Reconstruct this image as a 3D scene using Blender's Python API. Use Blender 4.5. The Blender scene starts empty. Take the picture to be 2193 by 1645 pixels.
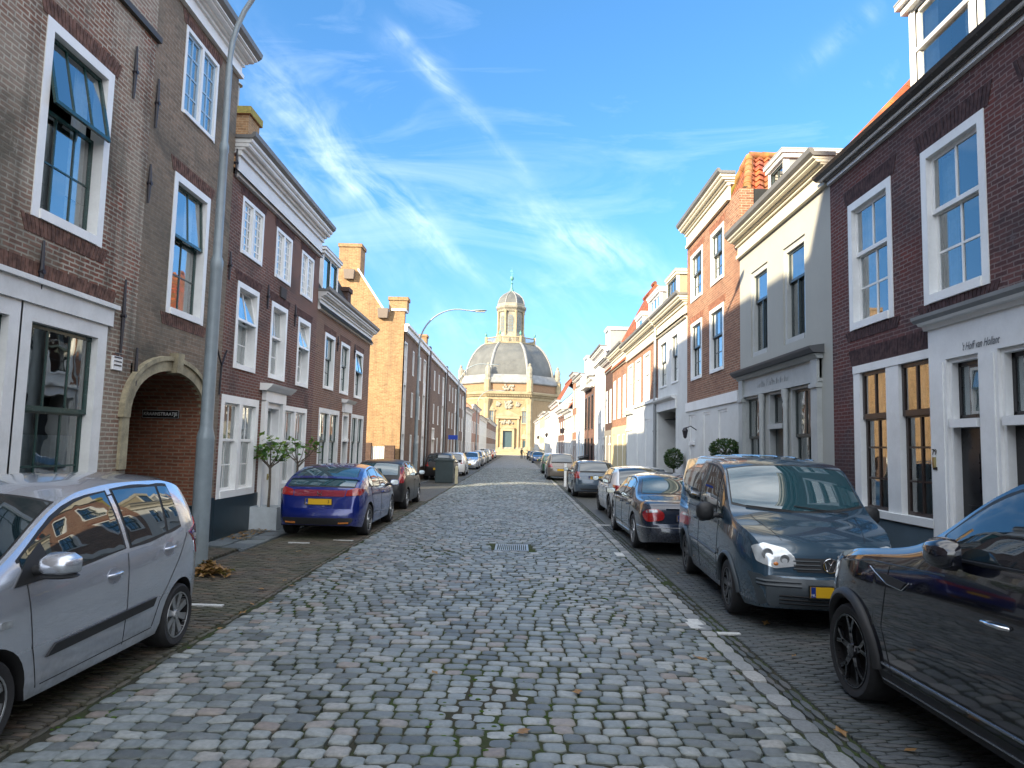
import bpy, bmesh, math, random
import numpy as np
from mathutils import Vector, Matrix
from mathutils.bvhtree import BVHTree
from mathutils.geometry import delaunay_2d_cdt
R_ = math.radians
random.seed(7); rng = np.random.default_rng(7)
SC = bpy.context.scene
COL = SC.collection

# ---------------------------------------------------------------- camera calibration (photo pixels, 2193 x 1645)
FPX = 1500.0; PCX, PCY = 1096.5, 822.5
_D = FPX*FPX/135.5
CU = Vector((.0244*_D, -_D, FPX)).normalized()
CF = Vector((11.5, 135.5+.28, FPX)).normalized(); CF = (CF-CU*CF.dot(CU)).normalized()
CR = CF.cross(CU)
if CR.x < 0: CR = -CR
CAM = Vector((0, 0, 1.80))
def ray(px, py):
    d = Vector((px-PCX, py-PCY, FPX)); return Vector((d.dot(CR), d.dot(CF), d.dot(CU)))
def ground(px, py, z=-.1):
    r = ray(px, py); return CAM + r*((z-CAM.z)/r.z)
def onX(px, py, X, k=0.0):
    r = ray(px, py); return CAM + r*(X/(r.x-k*r.y))
def onY(px, py, Y):
    r = ray(px, py); return CAM + r*(Y/r.y)
def rect(F, TL, TR, BR, BL):
    """four photo corners of an opening -> (s0, s1, z0, z1) on a facade"""
    p = [F.un(*c) for c in (TL, TR, BR, BL)]
    sa = (p[0][0]+p[3][0])/2; sb = (p[1][0]+p[2][0])/2
    za = (p[0][1]+p[1][1])/2; zb = (p[2][1]+p[3][1])/2
    return (min(sa, sb), max(sa, sb), min(za, zb), max(za, zb))

# ---------------------------------------------------------------- node helpers
class NT:
    def __init__(s, name):
        s.m = bpy.data.materials.new(name); s.m.use_nodes = True
        s.t = s.m.node_tree; s.t.nodes.clear()
        s.out = s.n('ShaderNodeOutputMaterial')
    def n(s, typ, **kw):
        nd = s.t.nodes.new(typ)
        for k, v in kw.items():
            if k.startswith('i_'): nd.inputs[k[2:].replace('_', ' ')].default_value = v
            else: setattr(nd, k, v)
        return nd
    def l(s, a, b): s.t.links.new(a, b)
    def setin(s, sock, v):
        if isinstance(v, bpy.types.NodeSocket): s.l(v, sock)
        elif v is not None:
            if isinstance(v, (tuple, list)) and len(v) == 3 and sock.type == 'RGBA': v = (*v, 1)
            sock.default_value = v
    def math(s, op, a, b=None, c=None, clamp=False):
        nd = s.n('ShaderNodeMath', operation=op); nd.use_clamp = clamp
        s.setin(nd.inputs[0], a)
        if b is not None: s.setin(nd.inputs[1], b)
        if c is not None: s.setin(nd.inputs[2], c)
        return nd.outputs[0]
    def mix(s, f, a, b, typ='MIX'):
        nd = s.n('ShaderNodeMix', data_type='RGBA', blend_type=typ)
        s.setin(nd.inputs[0], f); s.setin(nd.inputs[6], a); s.setin(nd.inputs[7], b)
        return nd.outputs[2]
    def noise(s, vec, scale, detail=3, rough=.55, dist=0):
        nd = s.n('ShaderNodeTexNoise'); nd.inputs['Scale'].default_value = scale
        nd.inputs['Detail'].default_value = detail; nd.inputs['Roughness'].default_value = rough
        nd.inputs['Distortion'].default_value = dist
        if vec is not None: s.l(vec, nd.inputs['Vector'])
        return nd.outputs['Fac']
    def ramp(s, f, stops, interp='LINEAR'):
        nd = s.n('ShaderNodeValToRGB'); cr = nd.color_ramp; cr.interpolation = interp
        while len(cr.elements) < len(stops): cr.elements.new(.5)
        for e, (p, c) in zip(cr.elements, stops):
            e.position = p; e.color = (c, c, c, 1) if not isinstance(c, tuple) else (*c, 1)
        s.l(f, nd.inputs[0]); return nd.outputs[0]
    def pos(s): return s.n('ShaderNodeNewGeometry').outputs['Position']
    def obj(s): return s.n('ShaderNodeTexCoord').outputs['Object']
    def bump(s, h, strength=.4, dist=.02):
        nd = s.n('ShaderNodeBump'); nd.inputs['Strength'].default_value = strength
        nd.inputs['Distance'].default_value = dist; s.l(h, nd.inputs['Height']); return nd.outputs[0]
    def pbr(s, col, rough=.6, metal=0, normal=None, coat=0, spec=.5, coat_rough=.03, sheen=0, emit=None, estr=0):
        p = s.n('ShaderNodeBsdfPrincipled')
        s.setin(p.inputs['Base Color'], col); s.setin(p.inputs['Roughness'], rough); s.setin(p.inputs['Metallic'], metal)
        p.inputs['Specular IOR Level'].default_value = spec
        p.inputs['Coat Weight'].default_value = coat; p.inputs['Coat Roughness'].default_value = coat_rough
        if normal is not None: s.l(normal, p.inputs['Normal'])
        if emit: p.inputs['Emission Color'].default_value = (*emit, 1); p.inputs['Emission Strength'].default_value = estr
        s.l(p.outputs[0], s.out.inputs[0]); return s.m
    def wallvec(s):
        """u along the wall (x or y by normal), v = height"""
        g = s.n('ShaderNodeNewGeometry')
        a = s.n('ShaderNodeSeparateXYZ'); s.l(g.outputs['Position'], a.inputs[0])
        b = s.n('ShaderNodeSeparateXYZ'); s.l(g.outputs['True Normal'], b.inputs[0])
        f = s.math('GREATER_THAN', s.math('ABSOLUTE', b.outputs[0]), .55)
        u = s.math('ADD', s.math('MULTIPLY', a.outputs[1], f), s.math('MULTIPLY', a.outputs[0], s.math('SUBTRACT', 1, f)))
        c = s.n('ShaderNodeCombineXYZ'); s.l(u, c.inputs[0]); s.l(a.outputs[2], c.inputs[1])
        return c.outputs[0], g.outputs['Position'], a.outputs

_M = {}
def paint(name, col, rough=.45, metal=0, coat=0, var=.12, scale=3., bump=.0, spec=.5, dirt=None):
    """painted / plain surface with a slight variation"""
    if name in _M: return _M[name]
    t = NT(name); p = t.pos()
    n1 = t.noise(p, scale, 4); n2 = t.noise(p, scale*9, 3)
    f = t.math('ADD', t.math('MULTIPLY', n1, .7), t.math('MULTIPLY', n2, .3))
    f = t.ramp(f, [(.3, 0.), (.7, 1.)])
    c2 = tuple(max(0, c*(1-var*1.6)) for c in col)
    base = t.mix(f, c2, tuple(min(1, c*(1+var*.4)) for c in col))
    if dirt:
        d = t.ramp(t.noise(p, 1.3, 6, .7), [(.5, 0.), (.72, 1.)])
        base = t.mix(t.math('MULTIPLY', d, dirt[1]), base, dirt[0])
    r = t.math('ADD', t.math('MULTIPLY', n2, .16), rough-.08)
    nrm = t.bump(n2, bump, .01) if bump else None
    _M[name] = t.pbr(base, r, metal, nrm, coat, spec); return _M[name]

def brick(name, c1, c2, mortar, patch=None, patch_amt=.5, dark=None, dark_amt=.4, bw=.21, rh=.0625, ms=.009, bumps=.6, eff=None, grime=0., red=None):
    """brick bond with per-brick variation, weathered patches and lime bloom"""
    if name in _M: return _M[name]
    t = NT(name); uv, p, sep = t.wallvec()
    wob = t.n('ShaderNodeVectorMath', operation='MULTIPLY_ADD')
    nn = t.n('ShaderNodeTexNoise'); nn.inputs['Scale'].default_value = 9; t.l(p, nn.inputs['Vector'])
    sub = t.n('ShaderNodeVectorMath', operation='SUBTRACT'); t.l(nn.outputs['Color'], sub.inputs[0]); sub.inputs[1].default_value = (.5, .5, .5)
    t.l(sub.outputs[0], wob.inputs[0]); wob.inputs[1].default_value = (.03, .022, 0); t.l(uv, wob.inputs[2])
    b = t.n('ShaderNodeTexBrick'); b.offset = .5; b.squash = 1
    t.l(wob.outputs[0], b.inputs['Vector'])
    b.inputs['Color1'].default_value = (*c1, 1); b.inputs['Color2'].default_value = (*c2, 1); b.inputs['Mortar'].default_value = (*mortar, 1)
    b.inputs['Scale'].default_value = 1; b.inputs['Mortar Size'].default_value = ms; b.inputs['Mortar Smooth'].default_value = .25
    b.inputs['Brick Width'].default_value = bw; b.inputs['Row Height'].default_value = rh; b.inputs['Bias'].default_value = 0
    col = b.outputs['Color']
    n1 = t.noise(p, 14, 4, .6)
    col = t.mix(.55, col, t.ramp(n1, [(.25, .25), (.75, .8)]), 'OVERLAY')
    if red:
        nr = t.noise(p, .55, 4, .6, .8); bt = t.n('ShaderNodeTexBrick'); t.l(wob.outputs[0], bt.inputs['Vector']); bt.offset = .5
        bt.inputs['Color1'].default_value = (*red[0], 1); bt.inputs['Color2'].default_value = (*[x*.45 for x in red[0]], 1); bt.inputs['Mortar'].default_value = (*mortar, 1); bt.inputs['Scale'].default_value = 1
        bt.inputs['Mortar Size'].default_value = ms; bt.inputs['Brick Width'].default_value = bw; bt.inputs['Row Height'].default_value = rh
        col = t.mix(t.math('MULTIPLY', t.ramp(nr, [(.50, 0.), (.56, 1.)]), red[1]), col, bt.outputs['Color'])
    n2 = t.noise(p, .8, 5, .6)
    if patch: col = t.mix(t.math('MULTIPLY', t.ramp(n2, [(.42, 0.), (.6, 1.)]), patch_amt), col, t.mix(.5, col, patch, 'MIX'))
    n3 = t.noise(p, .45, 6, .65, .6)
    if dark: col = t.mix(t.math('MULTIPLY', t.ramp(n3, [(.48, 0.), (.62, 1.)]), dark_amt), col, dark)
    if eff:
        n4 = t.noise(p, 5, 6, .75)
        col = t.mix(t.ramp(n4, [(.6, 0.), (.72, eff[1])]), col, eff[0])
    if grime:
        st = t.n('ShaderNodeMapping'); t.l(p, st.inputs[0]); st.inputs['Scale'].default_value = (2.5, 2.5, .25)
        n5 = t.noise(st.outputs[0], 1.2, 5, .65)
        col = t.mix(t.math('MULTIPLY', t.ramp(n5, [(.5, 0.), (.7, 1.)]), grime), col, (.05, .045, .035))
    h = t.math('ADD', t.math('MULTIPLY', t.math('SUBTRACT', 1, b.outputs['Fac']), .7), t.math('MULTIPLY', n1, .5))
    _M[name] = t.pbr(col, t.math('ADD', .72, t.math('MULTIPLY', n1, .2)), 0, t.bump(h, bumps, .012), spec=.3)
    return _M[name]

def glass_mat(name, tint=(.75, .85, .87), ior=1.55, wob=.012, body=None):
    """window pane: reflects by its real fresnel, lets the room show through"""
    if name in _M: return _M[name]
    t = NT(name); p = t.pos()
    bn = t.bump(t.noise(p, 1.6, 2), .25, wob)
    g = t.n('ShaderNodeBsdfGlossy'); g.inputs['Roughness'].default_value = .0; g.inputs['Color'].default_value = (.97, 1, 1, 1); t.l(bn, g.inputs['Normal'])
    tr = t.n('ShaderNodeBsdfTransparent'); tr.inputs['Color'].default_value = (*tint, 1)
    fr = t.n('ShaderNodeFresnel'); fr.inputs['IOR'].default_value = ior; t.l(bn, fr.inputs['Normal'])
    under = tr.outputs[0]
    if body:
        d = t.n('ShaderNodeBsdfPrincipled'); d.inputs['Base Color'].default_value = (*body[0], 1); d.inputs['Roughness'].default_value = .5
        mx = t.n('ShaderNodeMixShader'); mx.inputs[0].default_value = body[1]; t.l(under, mx.inputs[1]); t.l(d.outputs[0], mx.inputs[2]); under = mx.outputs[0]
    f2 = t.math('MULTIPLY_ADD', fr.outputs[0], 1.9, .12, clamp=True)
    m = t.n('ShaderNodeMixShader'); t.l(f2, m.inputs[0]); t.l(under, m.inputs[1]); t.l(g.outputs[0], m.inputs[2])
    t.l(m.outputs[0], t.out.inputs[0]); _M[name] = t.m; return t.m

def pantile_mat(name, c=(.42, .11, .045), moss=.3, far=False, dark=(.08, .05, .035)):
    if name in _M: return _M[name]
    t = NT(name); p = t.pos(); uv, _, sep = t.wallvec()
    n0 = t.noise(p, 3.5, 3); n1 = t.noise(p, 20, 4, .6); n2 = t.noise(p, 1.1, 6, .7)
    cc = t.mix(t.ramp(n0, [(.35, 0.), (.65, 1.)]), tuple(x*.6 for x in c), tuple(min(1, x*1.25) for x in c))
    vor = t.n('ShaderNodeTexVoronoi'); vor.inputs['Scale'].default_value = 4; t.l(p, vor.inputs['Vector'])
    cc = t.mix(.35, cc, t.mix(.6, (.5, .5, .5), vor.outputs['Color']), 'OVERLAY')
    cc = t.mix(t.ramp(t.noise(p, 6, 5, .7), [(.55, 0.), (.7, .5)]), cc, dark)
    cc = t.mix(t.math('MULTIPLY', t.ramp(n2, [(.52, 0.), (.66, 1.)]), moss), cc, (.16, .15, .03))
    nrm = t.bump(n1, .3, .01)
    if far:
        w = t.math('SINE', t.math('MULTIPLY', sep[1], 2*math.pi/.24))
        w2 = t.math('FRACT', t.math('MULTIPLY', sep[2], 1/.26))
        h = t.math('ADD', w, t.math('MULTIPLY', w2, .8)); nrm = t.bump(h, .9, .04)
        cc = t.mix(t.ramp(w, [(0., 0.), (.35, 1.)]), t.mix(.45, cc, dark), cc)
    _M[name] = t.pbr(cc, .8, 0, nrm, spec=.25); return _M[name]

# ---------------------------------------------------------------- mesh builder
class MB:
    def __init__(s): s.v = []; s.f = []
    def add(s, vs, fs):
        o = len(s.v); s.v += [tuple(v) for v in vs]; s.f += [tuple(i+o for i in f) for f in fs]; return s
    def quad(s, a, b, c, d, out=None):
        q = [Vector(a), Vector(b), Vector(c), Vector(d)]
        if out is not None and (q[1]-q[0]).cross(q[2]-q[0]).dot(Vector(out)) < 0: q.reverse()
        return s.add(q, [(0, 1, 2, 3)])
    def tri(s, a, b, c): return s.add([a, b, c], [(0, 1, 2)])
    def box(s, x0, x1, y0, y1, z0, z1):
        if x0 > x1: x0, x1 = x1, x0
        if y0 > y1: y0, y1 = y1, y0
        if z0 > z1: z0, z1 = z1, z0
        v = [(x0,y0,z0),(x1,y0,z0),(x1,y1,z0),(x0,y1,z0),(x0,y0,z1),(x1,y0,z1),(x1,y1,z1),(x0,y1,z1)]
        return s.add(v, [(0,3,2,1),(4,5,6,7),(0,1,5,4),(1,2,6,5),(2,3,7,6),(3,0,4,7)])
    def frustum(s, c, r0, r1, z0, z1, n=12, rot=0, cap=True, sx=1, sy=1):
        vs = []
        for r, z in ((r0, z0), (r1, z1)):
            for i in range(n):
                a = rot+2*math.pi*i/n; vs.append((c[0]+r*sx*math.cos(a), c[1]+r*sy*math.sin(a), z))
        fs = [(i, (i+1) % n, n+(i+1) % n, n+i) for i in range(n)]
        if cap: fs += [tuple(range(n-1, -1, -1)), tuple(range(n, 2*n))]
        return s.add(vs, fs)
    def lathe(s, c, prof, n=16, rot=0, axis='z', sx=1, sy=1):
        """prof: list of (r, h)"""
        vs = []
        for r, h in prof:
            for i in range(n):
                a = rot+2*math.pi*i/n; x, y = r*sx*math.cos(a), r*sy*math.sin(a)
                if axis == 'z': vs.append((c[0]+x, c[1]+y, c[2]+h))
                elif axis == 'y': vs.append((c[0]+x, c[1]+h, c[2]+y))
                else: vs.append((c[0]+h, c[1]+x, c[2]+y))
        fs = []
        for k in range(len(prof)-1):
            for i in range(n):
                j = (i+1) % n; fs.append((k*n+i, k*n+j, (k+1)*n+j, (k+1)*n+i))
        return s.add(vs, fs)
    def tube(s, pts, r, n=8, cap=True):
        pts = [Vector(p) for p in pts]; rr = r if isinstance(r, (list, tuple)) else [r]*len(pts)
        vs = []; up = Vector((0, 0, 1))
        t0 = (pts[1]-pts[0]).normalized(); ref = up if abs(t0.z) < .9 else Vector((1, 0, 0))
        a = t0.cross(ref).normalized()
        for i, p in enumerate(pts):
            t = (pts[min(i+1, len(pts)-1)]-pts[max(i-1, 0)]).normalized()
            a = (a-t*a.dot(t)).normalized(); b = t.cross(a)
            for k in range(n):
                an = 2*math.pi*k/n; vs.append(p+(a*math.cos(an)+b*math.sin(an))*rr[i])
        fs = []
        for i in range(len(pts)-1):
            for k in range(n):
                j = (k+1) % n; fs.append((i*n+k, i*n+j, (i+1)*n+j, (i+1)*n+k))
        if cap: fs += [tuple(range(n-1, -1, -1)), tuple((len(pts)-1)*n+k for k in range(n))]
        return s.add(vs, fs)
    def ball(s, c, rx, ry=None, rz=None, n=10, m=7):
        ry = ry or rx; rz = rz or rx; vs = []; fs = []
        for i in range(m+1):
            ph = math.pi*i/m
            for k in range(n):
                a = 2*math.pi*k/n; vs.append((c[0]+rx*math.sin(ph)*math.cos(a), c[1]+ry*math.sin(ph)*math.sin(a), c[2]-rz*math.cos(ph)))
        for i in range(m):
            for k in range(n):
                j = (k+1) % n; fs.append((i*n+k, i*n+j, (i+1)*n+j, (i+1)*n+k))
        return s.add(vs, fs)
    def obj(s, name, mat, smooth=None, merge=False, org=(0, 0, 0), recalc=True, bevel=0):
        me = bpy.data.meshes.new(name)
        o = Vector(org)
        me.from_pydata([tuple(Vector(v)-o) for v in s.v], [], s.f)
        if merge or recalc or bevel:
            bm = bmesh.new(); bm.from_mesh(me)
            if merge: bmesh.ops.remove_doubles(bm, verts=bm.verts, dist=1e-4)
            if recalc: bmesh.ops.recalc_face_normals(bm, faces=bm.faces)
            if bevel:
                bmesh.ops.bevel(bm, geom=[e for e in bm.edges if len(e.link_faces) == 2 and e.calc_face_angle(0) > .5], offset=bevel, segments=2, affect='EDGES', profile=.6)
            bm.to_mesh(me); bm.free()
        if smooth is not None:
            me.polygons.foreach_set('use_smooth', [True]*len(me.polygons))
            me.set_sharp_from_angle(angle=R_(smooth))
        ob = bpy.data.objects.new(name, me); COL.objects.link(ob)
        for m in (mat if isinstance(mat, (list, tuple)) else [mat]): me.materials.append(m)
        return ob

class Thing:
    """an Empty at the thing's base that parents its parts; parts are given in world (or local) coordinates"""
    def __init__(s, name, label, cat, loc=(0, 0, 0), rot=0, group=None, kind=None, local=False):
        s.o = bpy.data.objects.new(name, None); COL.objects.link(s.o)
        s.o.location = loc; s.o.rotation_euler = (0, 0, rot); s.o.empty_display_size = .3
        s.loc = Vector((0, 0, 0)) if local else Vector(loc)
        s.o['label'] = label; s.o['category'] = cat
        if group: s.o['group'] = group
        if kind: s.o['kind'] = kind
    def add(s, mb, name, mat, parent=None, **kw):
        if not mb.f: return None
        ob = mb.obj(name, mat, org=s.loc, **kw); ob.parent = parent or s.o; return ob
    def text(s, body, name, mat, M, size, parent=None, shear=0, ext=.002, align='CENTER', space=1., sx=1.):
        cu = bpy.data.curves.new(name, 'FONT'); cu.body = body; cu.size = size; cu.extrude = ext; cu.shear = shear
        cu.align_x = align; cu.align_y = 'CENTER'; cu.space_character = space; cu.resolution_u = 3
        cu.materials.append(mat)
        tmp = bpy.data.objects.new(name+'_curve', cu); COL.objects.link(tmp)
        me = bpy.data.meshes.new_from_object(tmp.evaluated_get(bpy.context.evaluated_depsgraph_get()))
        bpy.data.objects.remove(tmp); bpy.data.curves.remove(cu)
        ob = bpy.data.objects.new(name, me); COL.objects.link(ob); ob.parent = parent or s.o
        MM = M.copy(); MM.translation = MM.translation - s.loc
        ob.matrix_local = MM @ Matrix.Diagonal((sx, 1, 1, 1)); return ob

def faded(T, c, right, up, w, h, n, name, mat, parent=None, seed=1, slant=.25):
    """worn writing of which only broken strokes are left"""
    r_ = random.Random(seed); m = MB(); c, R, U = Vector(c), Vector(right), Vector(up); N = R.cross(U)*.0015; x = -w/2
    while x < w/2:
        hh = h*r_.choice((.55, .55, .6, 1.)); z0 = -h/2; k = r_.random()
        for (a, b, d, e) in ((0, z0, .01, z0+hh), (.02, z0+hh*.5, .06, z0+hh*.62), (.06, z0, .07, z0+hh*.8)):
            if r_.random() < .25: continue
            t = h*.045; p = [c+R*(x+a*h*8+slant*b)+U*b, c+R*(x+a*h*8+t+slant*b)+U*b, c+R*(x+d*h*8+t+slant*e)+U*e, c+R*(x+d*h*8+slant*e)+U*e]
            m.add([q+N for q in p]+[q-N for q in p], [(0, 1, 2, 3), (7, 6, 5, 4), (0, 4, 5, 1), (1, 5, 6, 2), (2, 6, 7, 3), (3, 7, 4, 0)])
        x += w/n*r_.uniform(.85, 1.15)*(1.6 if k > .85 else 1)
    return T.add(m, name, mat, parent)
def solo(mb, name, mat, label=None, cat=None, kind=None, group=None, loc=(0, 0, 0), **kw):
    ob = mb.obj(name, mat, org=loc, **kw); ob.location = loc
    if label: ob['label'] = label
    if cat: ob['category'] = cat
    if kind: ob['kind'] = kind
    if group: ob['group'] = group
    return ob
def copy_tree(o, parent=None):
    c = o.copy(); COL.objects.link(c); c.parent = parent
    for ch in o.children: copy_tree(ch, c)
    return c
def text_basis(origin, right, up):
    r = Vector(right).normalized(); u = Vector(up).normalized(); n = r.cross(u)
    return Matrix(((r.x, u.x, n.x, origin[0]), (r.y, u.y, n.y, origin[1]), (r.z, u.z, n.z, origin[2]), (0, 0, 0, 1)))

# shared materials
WHITE = paint('white_paint', (.78, .79, .78), .4, var=.07, dirt=((.50, .50, .47), .30))
WHITE2 = paint('old_white_paint', (.70, .71, .70), .5, var=.1, dirt=((.35, .34, .3), .25))
CREAM = paint('cream_paint', (.62, .58, .47), .5, var=.08)
GREEN = paint('dark_green_paint', (.012, .045, .04), .25, var=.1)
BLACKP = paint('black_paint', (.012, .012, .014), .3, var=.1)
BROWNP = paint('dark_brown_paint', (.035, .022, .018), .3, var=.15)
TEAL = paint('teal_black_plinth', (.012, .03, .042), .4, var=.25, scale=5, bump=.2)
IRON = paint('black_iron', (.012, .010, .016), .5, var=.1)
GLASS = glass_mat('window_glass')
GLASS_D = glass_mat('dim_window_glass', (.45, .55, .6), 1.5)
FROST = glass_mat('frosted_glass', (.5, .6, .62), 1.5, .004, body=((.10, .14, .15), .8))
CURT = paint('white_net_curtain', (.62, .66, .68), .9, var=.12, scale=14)
CURT2 = paint('grey_curtain', (.30, .34, .36), .9, var=.2, scale=14)
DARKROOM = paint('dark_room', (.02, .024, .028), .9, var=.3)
PANT = pantile_mat('pantiles', c=(.30, .088, .04), moss=.45); PANTF = pantile_mat('far_pantiles', c=(.30, .085, .04), moss=.2, far=True)
PANTD = pantile_mat('dark_pantiles', (.035, .037, .04), .2, True, (.015, .015, .017))
LEAD = paint('zinc_sheet', (.30, .32, .33), .5, var=.15, scale=2)
# ================================================================ sky and sun
SUN_AZ, SUN_EL = 47.0, 21.0       # travels towards (+x, +y)
w = bpy.data.worlds.new('World'); SC.world = w; w.use_nodes = True
wt = w.node_tree; wt.nodes.clear()
class WT(NT):
    def __init__(s): s.t = wt
W_ = WT()
wo = W_.n('ShaderNodeOutputWorld'); bg = W_.n('ShaderNodeBackground')
sky = W_.n('ShaderNodeTexSky', sky_type='NISHITA'); sky.sun_disc = False
sky.sun_elevation = R_(SUN_EL); sky.sun_rotation = R_(180+SUN_AZ); sky.air_density = 1.0; sky.dust_density = .35; sky.ozone_density = 2.2; sky.altitude = 0
tc = W_.n('ShaderNodeTexCoord'); sp = W_.n('ShaderNodeSeparateXYZ'); W_.l(tc.outputs['Generated'], sp.inputs[0])
yy = W_.math('MAXIMUM', sp.outputs[1], .05)
U = W_.math('DIVIDE', sp.outputs[0], yy); V = W_.math('DIVIDE', sp.outputs[2], yy)
front = W_.math('GREATER_THAN', sp.outputs[1], .05)
def uvof(px, py):
    r = ray(px, py); return r.x/r.y, r.z/r.y
# streak coordinates: a runs down-right along the wisps, b across
A_ = R_(-47)
ca, sa = math.cos(A_), math.sin(A_)
aa = W_.math('ADD', W_.math('MULTIPLY', U, ca), W_.math('MULTIPLY', V, sa))
bb = W_.math('SUBTRACT', W_.math('MULTIPLY', V, ca), W_.math('MULTIPLY', U, sa))
cb = W_.n('ShaderNodeCombineXYZ'); W_.l(U, cb.inputs[0]); W_.l(V, cb.inputs[1])
wn = W_.n('ShaderNodeTexNoise'); wn.inputs['Scale'].default_value = 5; wn.inputs['Detail'].default_value = 4; W_.l(cb.outputs[0], wn.inputs['Vector'])
wsep = W_.n('ShaderNodeSeparateColor'); W_.l(wn.outputs['Color'], wsep.inputs[0])
a2 = W_.math('ADD', aa, W_.math('MULTIPLY', W_.math('SUBTRACT', wsep.outputs[0], .5), .12))
b2 = W_.math('ADD', bb, W_.math('MULTIPLY', W_.math('SUBTRACT', wsep.outputs[1], .5), .07))
cs = W_.n('ShaderNodeCombineXYZ'); W_.l(W_.math('MULTIPLY', a2, 5.), cs.inputs[0]); W_.l(W_.math('MULTIPLY', b2, 22), cs.inputs[1])
st = W_.noise(cs.outputs[0], 1.0, 7, .62, .4)
cs2 = W_.n('ShaderNodeCombineXYZ'); W_.l(W_.math('MULTIPLY', a2, 5.), cs2.inputs[0]); W_.l(W_.math('MULTIPLY', b2, 8), cs2.inputs[1]); cs2.inputs[2].default_value = 4
st2 = W_.noise(cs2.outputs[0], 1.6, 7, .65, .8)
total = None
# (start px, end px, half width in px, strength)
for (x0, y0, x1, y1, hw, k) in [(490, 60, 720, 330, 55, .62), (600, 250, 900, 470, 50, .5), (640, 330, 800, 420, 34, .35), (840, 440, 1040, 590, 26, .6),
                                (830, 70, 930, 140, 30, .65), (900, 120, 1010, 240, 22, .6), (985, 220, 1115, 360, 17, .6), (1140, 455, 1400, 590, 42, .9), (1190, 500, 1290, 520, 30, .5),
                                (1290, 600, 1430, 625, 14, .6), (540, 330, 780, 430, 60, .45), (900, 640, 1050, 760, 60, .3), (1150, 590, 1330, 700, 80, .28),
                                (1700, 150, 1880, 10, 26, .22), (600, 480, 980, 620, 90, .3), (1140, 740, 1250, 800, 60, .25)]:
    u0, v0 = uvof(x0, y0); u1, v1 = uvof(x1, y1)
    L_ = math.hypot(u1-u0, v1-v0); dx, dy = (u1-u0)/L_, (v1-v0)/L_; mx, my = (u0+u1)/2, (v0+v1)/2
    du = W_.math('ADD', W_.math('SUBTRACT', U, mx), W_.math('MULTIPLY', W_.math('SUBTRACT', wsep.outputs[0], .5), .06))
    dv = W_.math('ADD', W_.math('SUBTRACT', V, my), W_.math('MULTIPLY', W_.math('SUBTRACT', wsep.outputs[2], .5), .06))
    al = W_.math('ADD', W_.math('MULTIPLY', du, dx), W_.math('MULTIPLY', dv, dy))
    ac = W_.math('SUBTRACT', W_.math('MULTIPLY', dv, dx), W_.math('MULTIPLY', du, dy))
    hwu = hw/FPX
    e = W_.math('ADD', W_.math('POWER', W_.math('ABSOLUTE', W_.math('DIVIDE', al, L_*.62)), 3), W_.math('POWER', W_.math('DIVIDE', ac, hwu), 2))
    m = W_.math('MULTIPLY', W_.math('EXPONENT', W_.math('MULTIPLY', e, -1)), k)
    total = m if total is None else W_.math('ADD', total, m)
fil = W_.math('ADD', W_.math('MULTIPLY', W_.ramp(st, [(.40, 0.), (.70, 1.)]), .75), W_.math('MULTIPLY', W_.ramp(st2, [(.44, 0.), (.72, 1.)]), .45))
brk = W_.ramp(W_.noise(cb.outputs[0], 7., 4, .6), [(.36, .15), (.62, 1.)])
cloud = W_.math('MULTIPLY', W_.math('MULTIPLY', total, fil), brk)
# thin veil everywhere, so other directions have some cirrus too
gn = W_.n('ShaderNodeMapping'); W_.l(tc.outputs['Generated'], gn.inputs[0]); gn.inputs['Scale'].default_value = (1.2, 3, 5)
veil = W_.math('MULTIPLY', W_.ramp(W_.noise(gn.outputs[0], 2.2, 7, .6, 1.), [(.52, 0.), (.8, 1.)]), .28)
behind = W_.ramp(sp.outputs[1], [(0., 1.), (.05, 0.)])     # bright cloud added out of view, behind and overhead, as ambient fill
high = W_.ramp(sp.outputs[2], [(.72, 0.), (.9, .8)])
fill_cloud = W_.math('MULTIPLY', W_.math('MULTIPLY', W_.math('MAXIMUM', behind, high), W_.ramp(W_.noise(gn.outputs[0], 1.1, 6, .6, .6), [(.35, .3), (.6, 1.)])), W_.ramp(sp.outputs[2], [(.02, 0.), (.12, 1.)]))
cloud = W_.math('ADD', W_.math('ADD', W_.math('MULTIPLY', cloud, front), veil), fill_cloud, clamp=True)
hs = W_.n('ShaderNodeHueSaturation'); W_.l(sky.outputs[0], hs.inputs['Color']); hs.inputs['Saturation'].default_value = 1.22; hs.inputs['Value'].default_value = .66
tintm = W_.mix(1.0, hs.outputs[0], (.80, 1.0, 1.16), 'MULTIPLY')
elv = W_.ramp(sp.outputs[2], [(0., (.66, .66, .84)), (.10, (.76, .76, .93)), (.3, (1.05, 1.04, 1.02)), (.7, (1.5, 1.30, 1.10))])
tintm = W_.mix(1.0, tintm, elv, 'MULTIPLY')
cloudc = W_.mix(W_.math('MAXIMUM', behind, high), (4.0, 4.5, 5.0), (10.5, 10.4, 10.2))  # added fill cloud is far brighter than the wisps in view
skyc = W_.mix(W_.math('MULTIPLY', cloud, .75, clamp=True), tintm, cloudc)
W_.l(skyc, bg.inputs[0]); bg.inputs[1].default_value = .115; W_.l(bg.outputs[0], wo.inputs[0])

sd = bpy.data.lights.new('sun', 'SUN'); sd.energy = 4.0; sd.angle = R_(.5); sd.color = (1, .83, .58)
so = bpy.data.objects.new('sun', sd); COL.objects.link(so)
dirv = Vector((math.sin(R_(SUN_AZ))*math.cos(R_(SUN_EL)), math.cos(R_(SUN_AZ))*math.cos(R_(SUN_EL)), -math.sin(R_(SUN_EL))))
so.rotation_euler = dirv.to_track_quat('-Z', 'Y').to_euler(); so.location = (-20, -20, 30)

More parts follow.
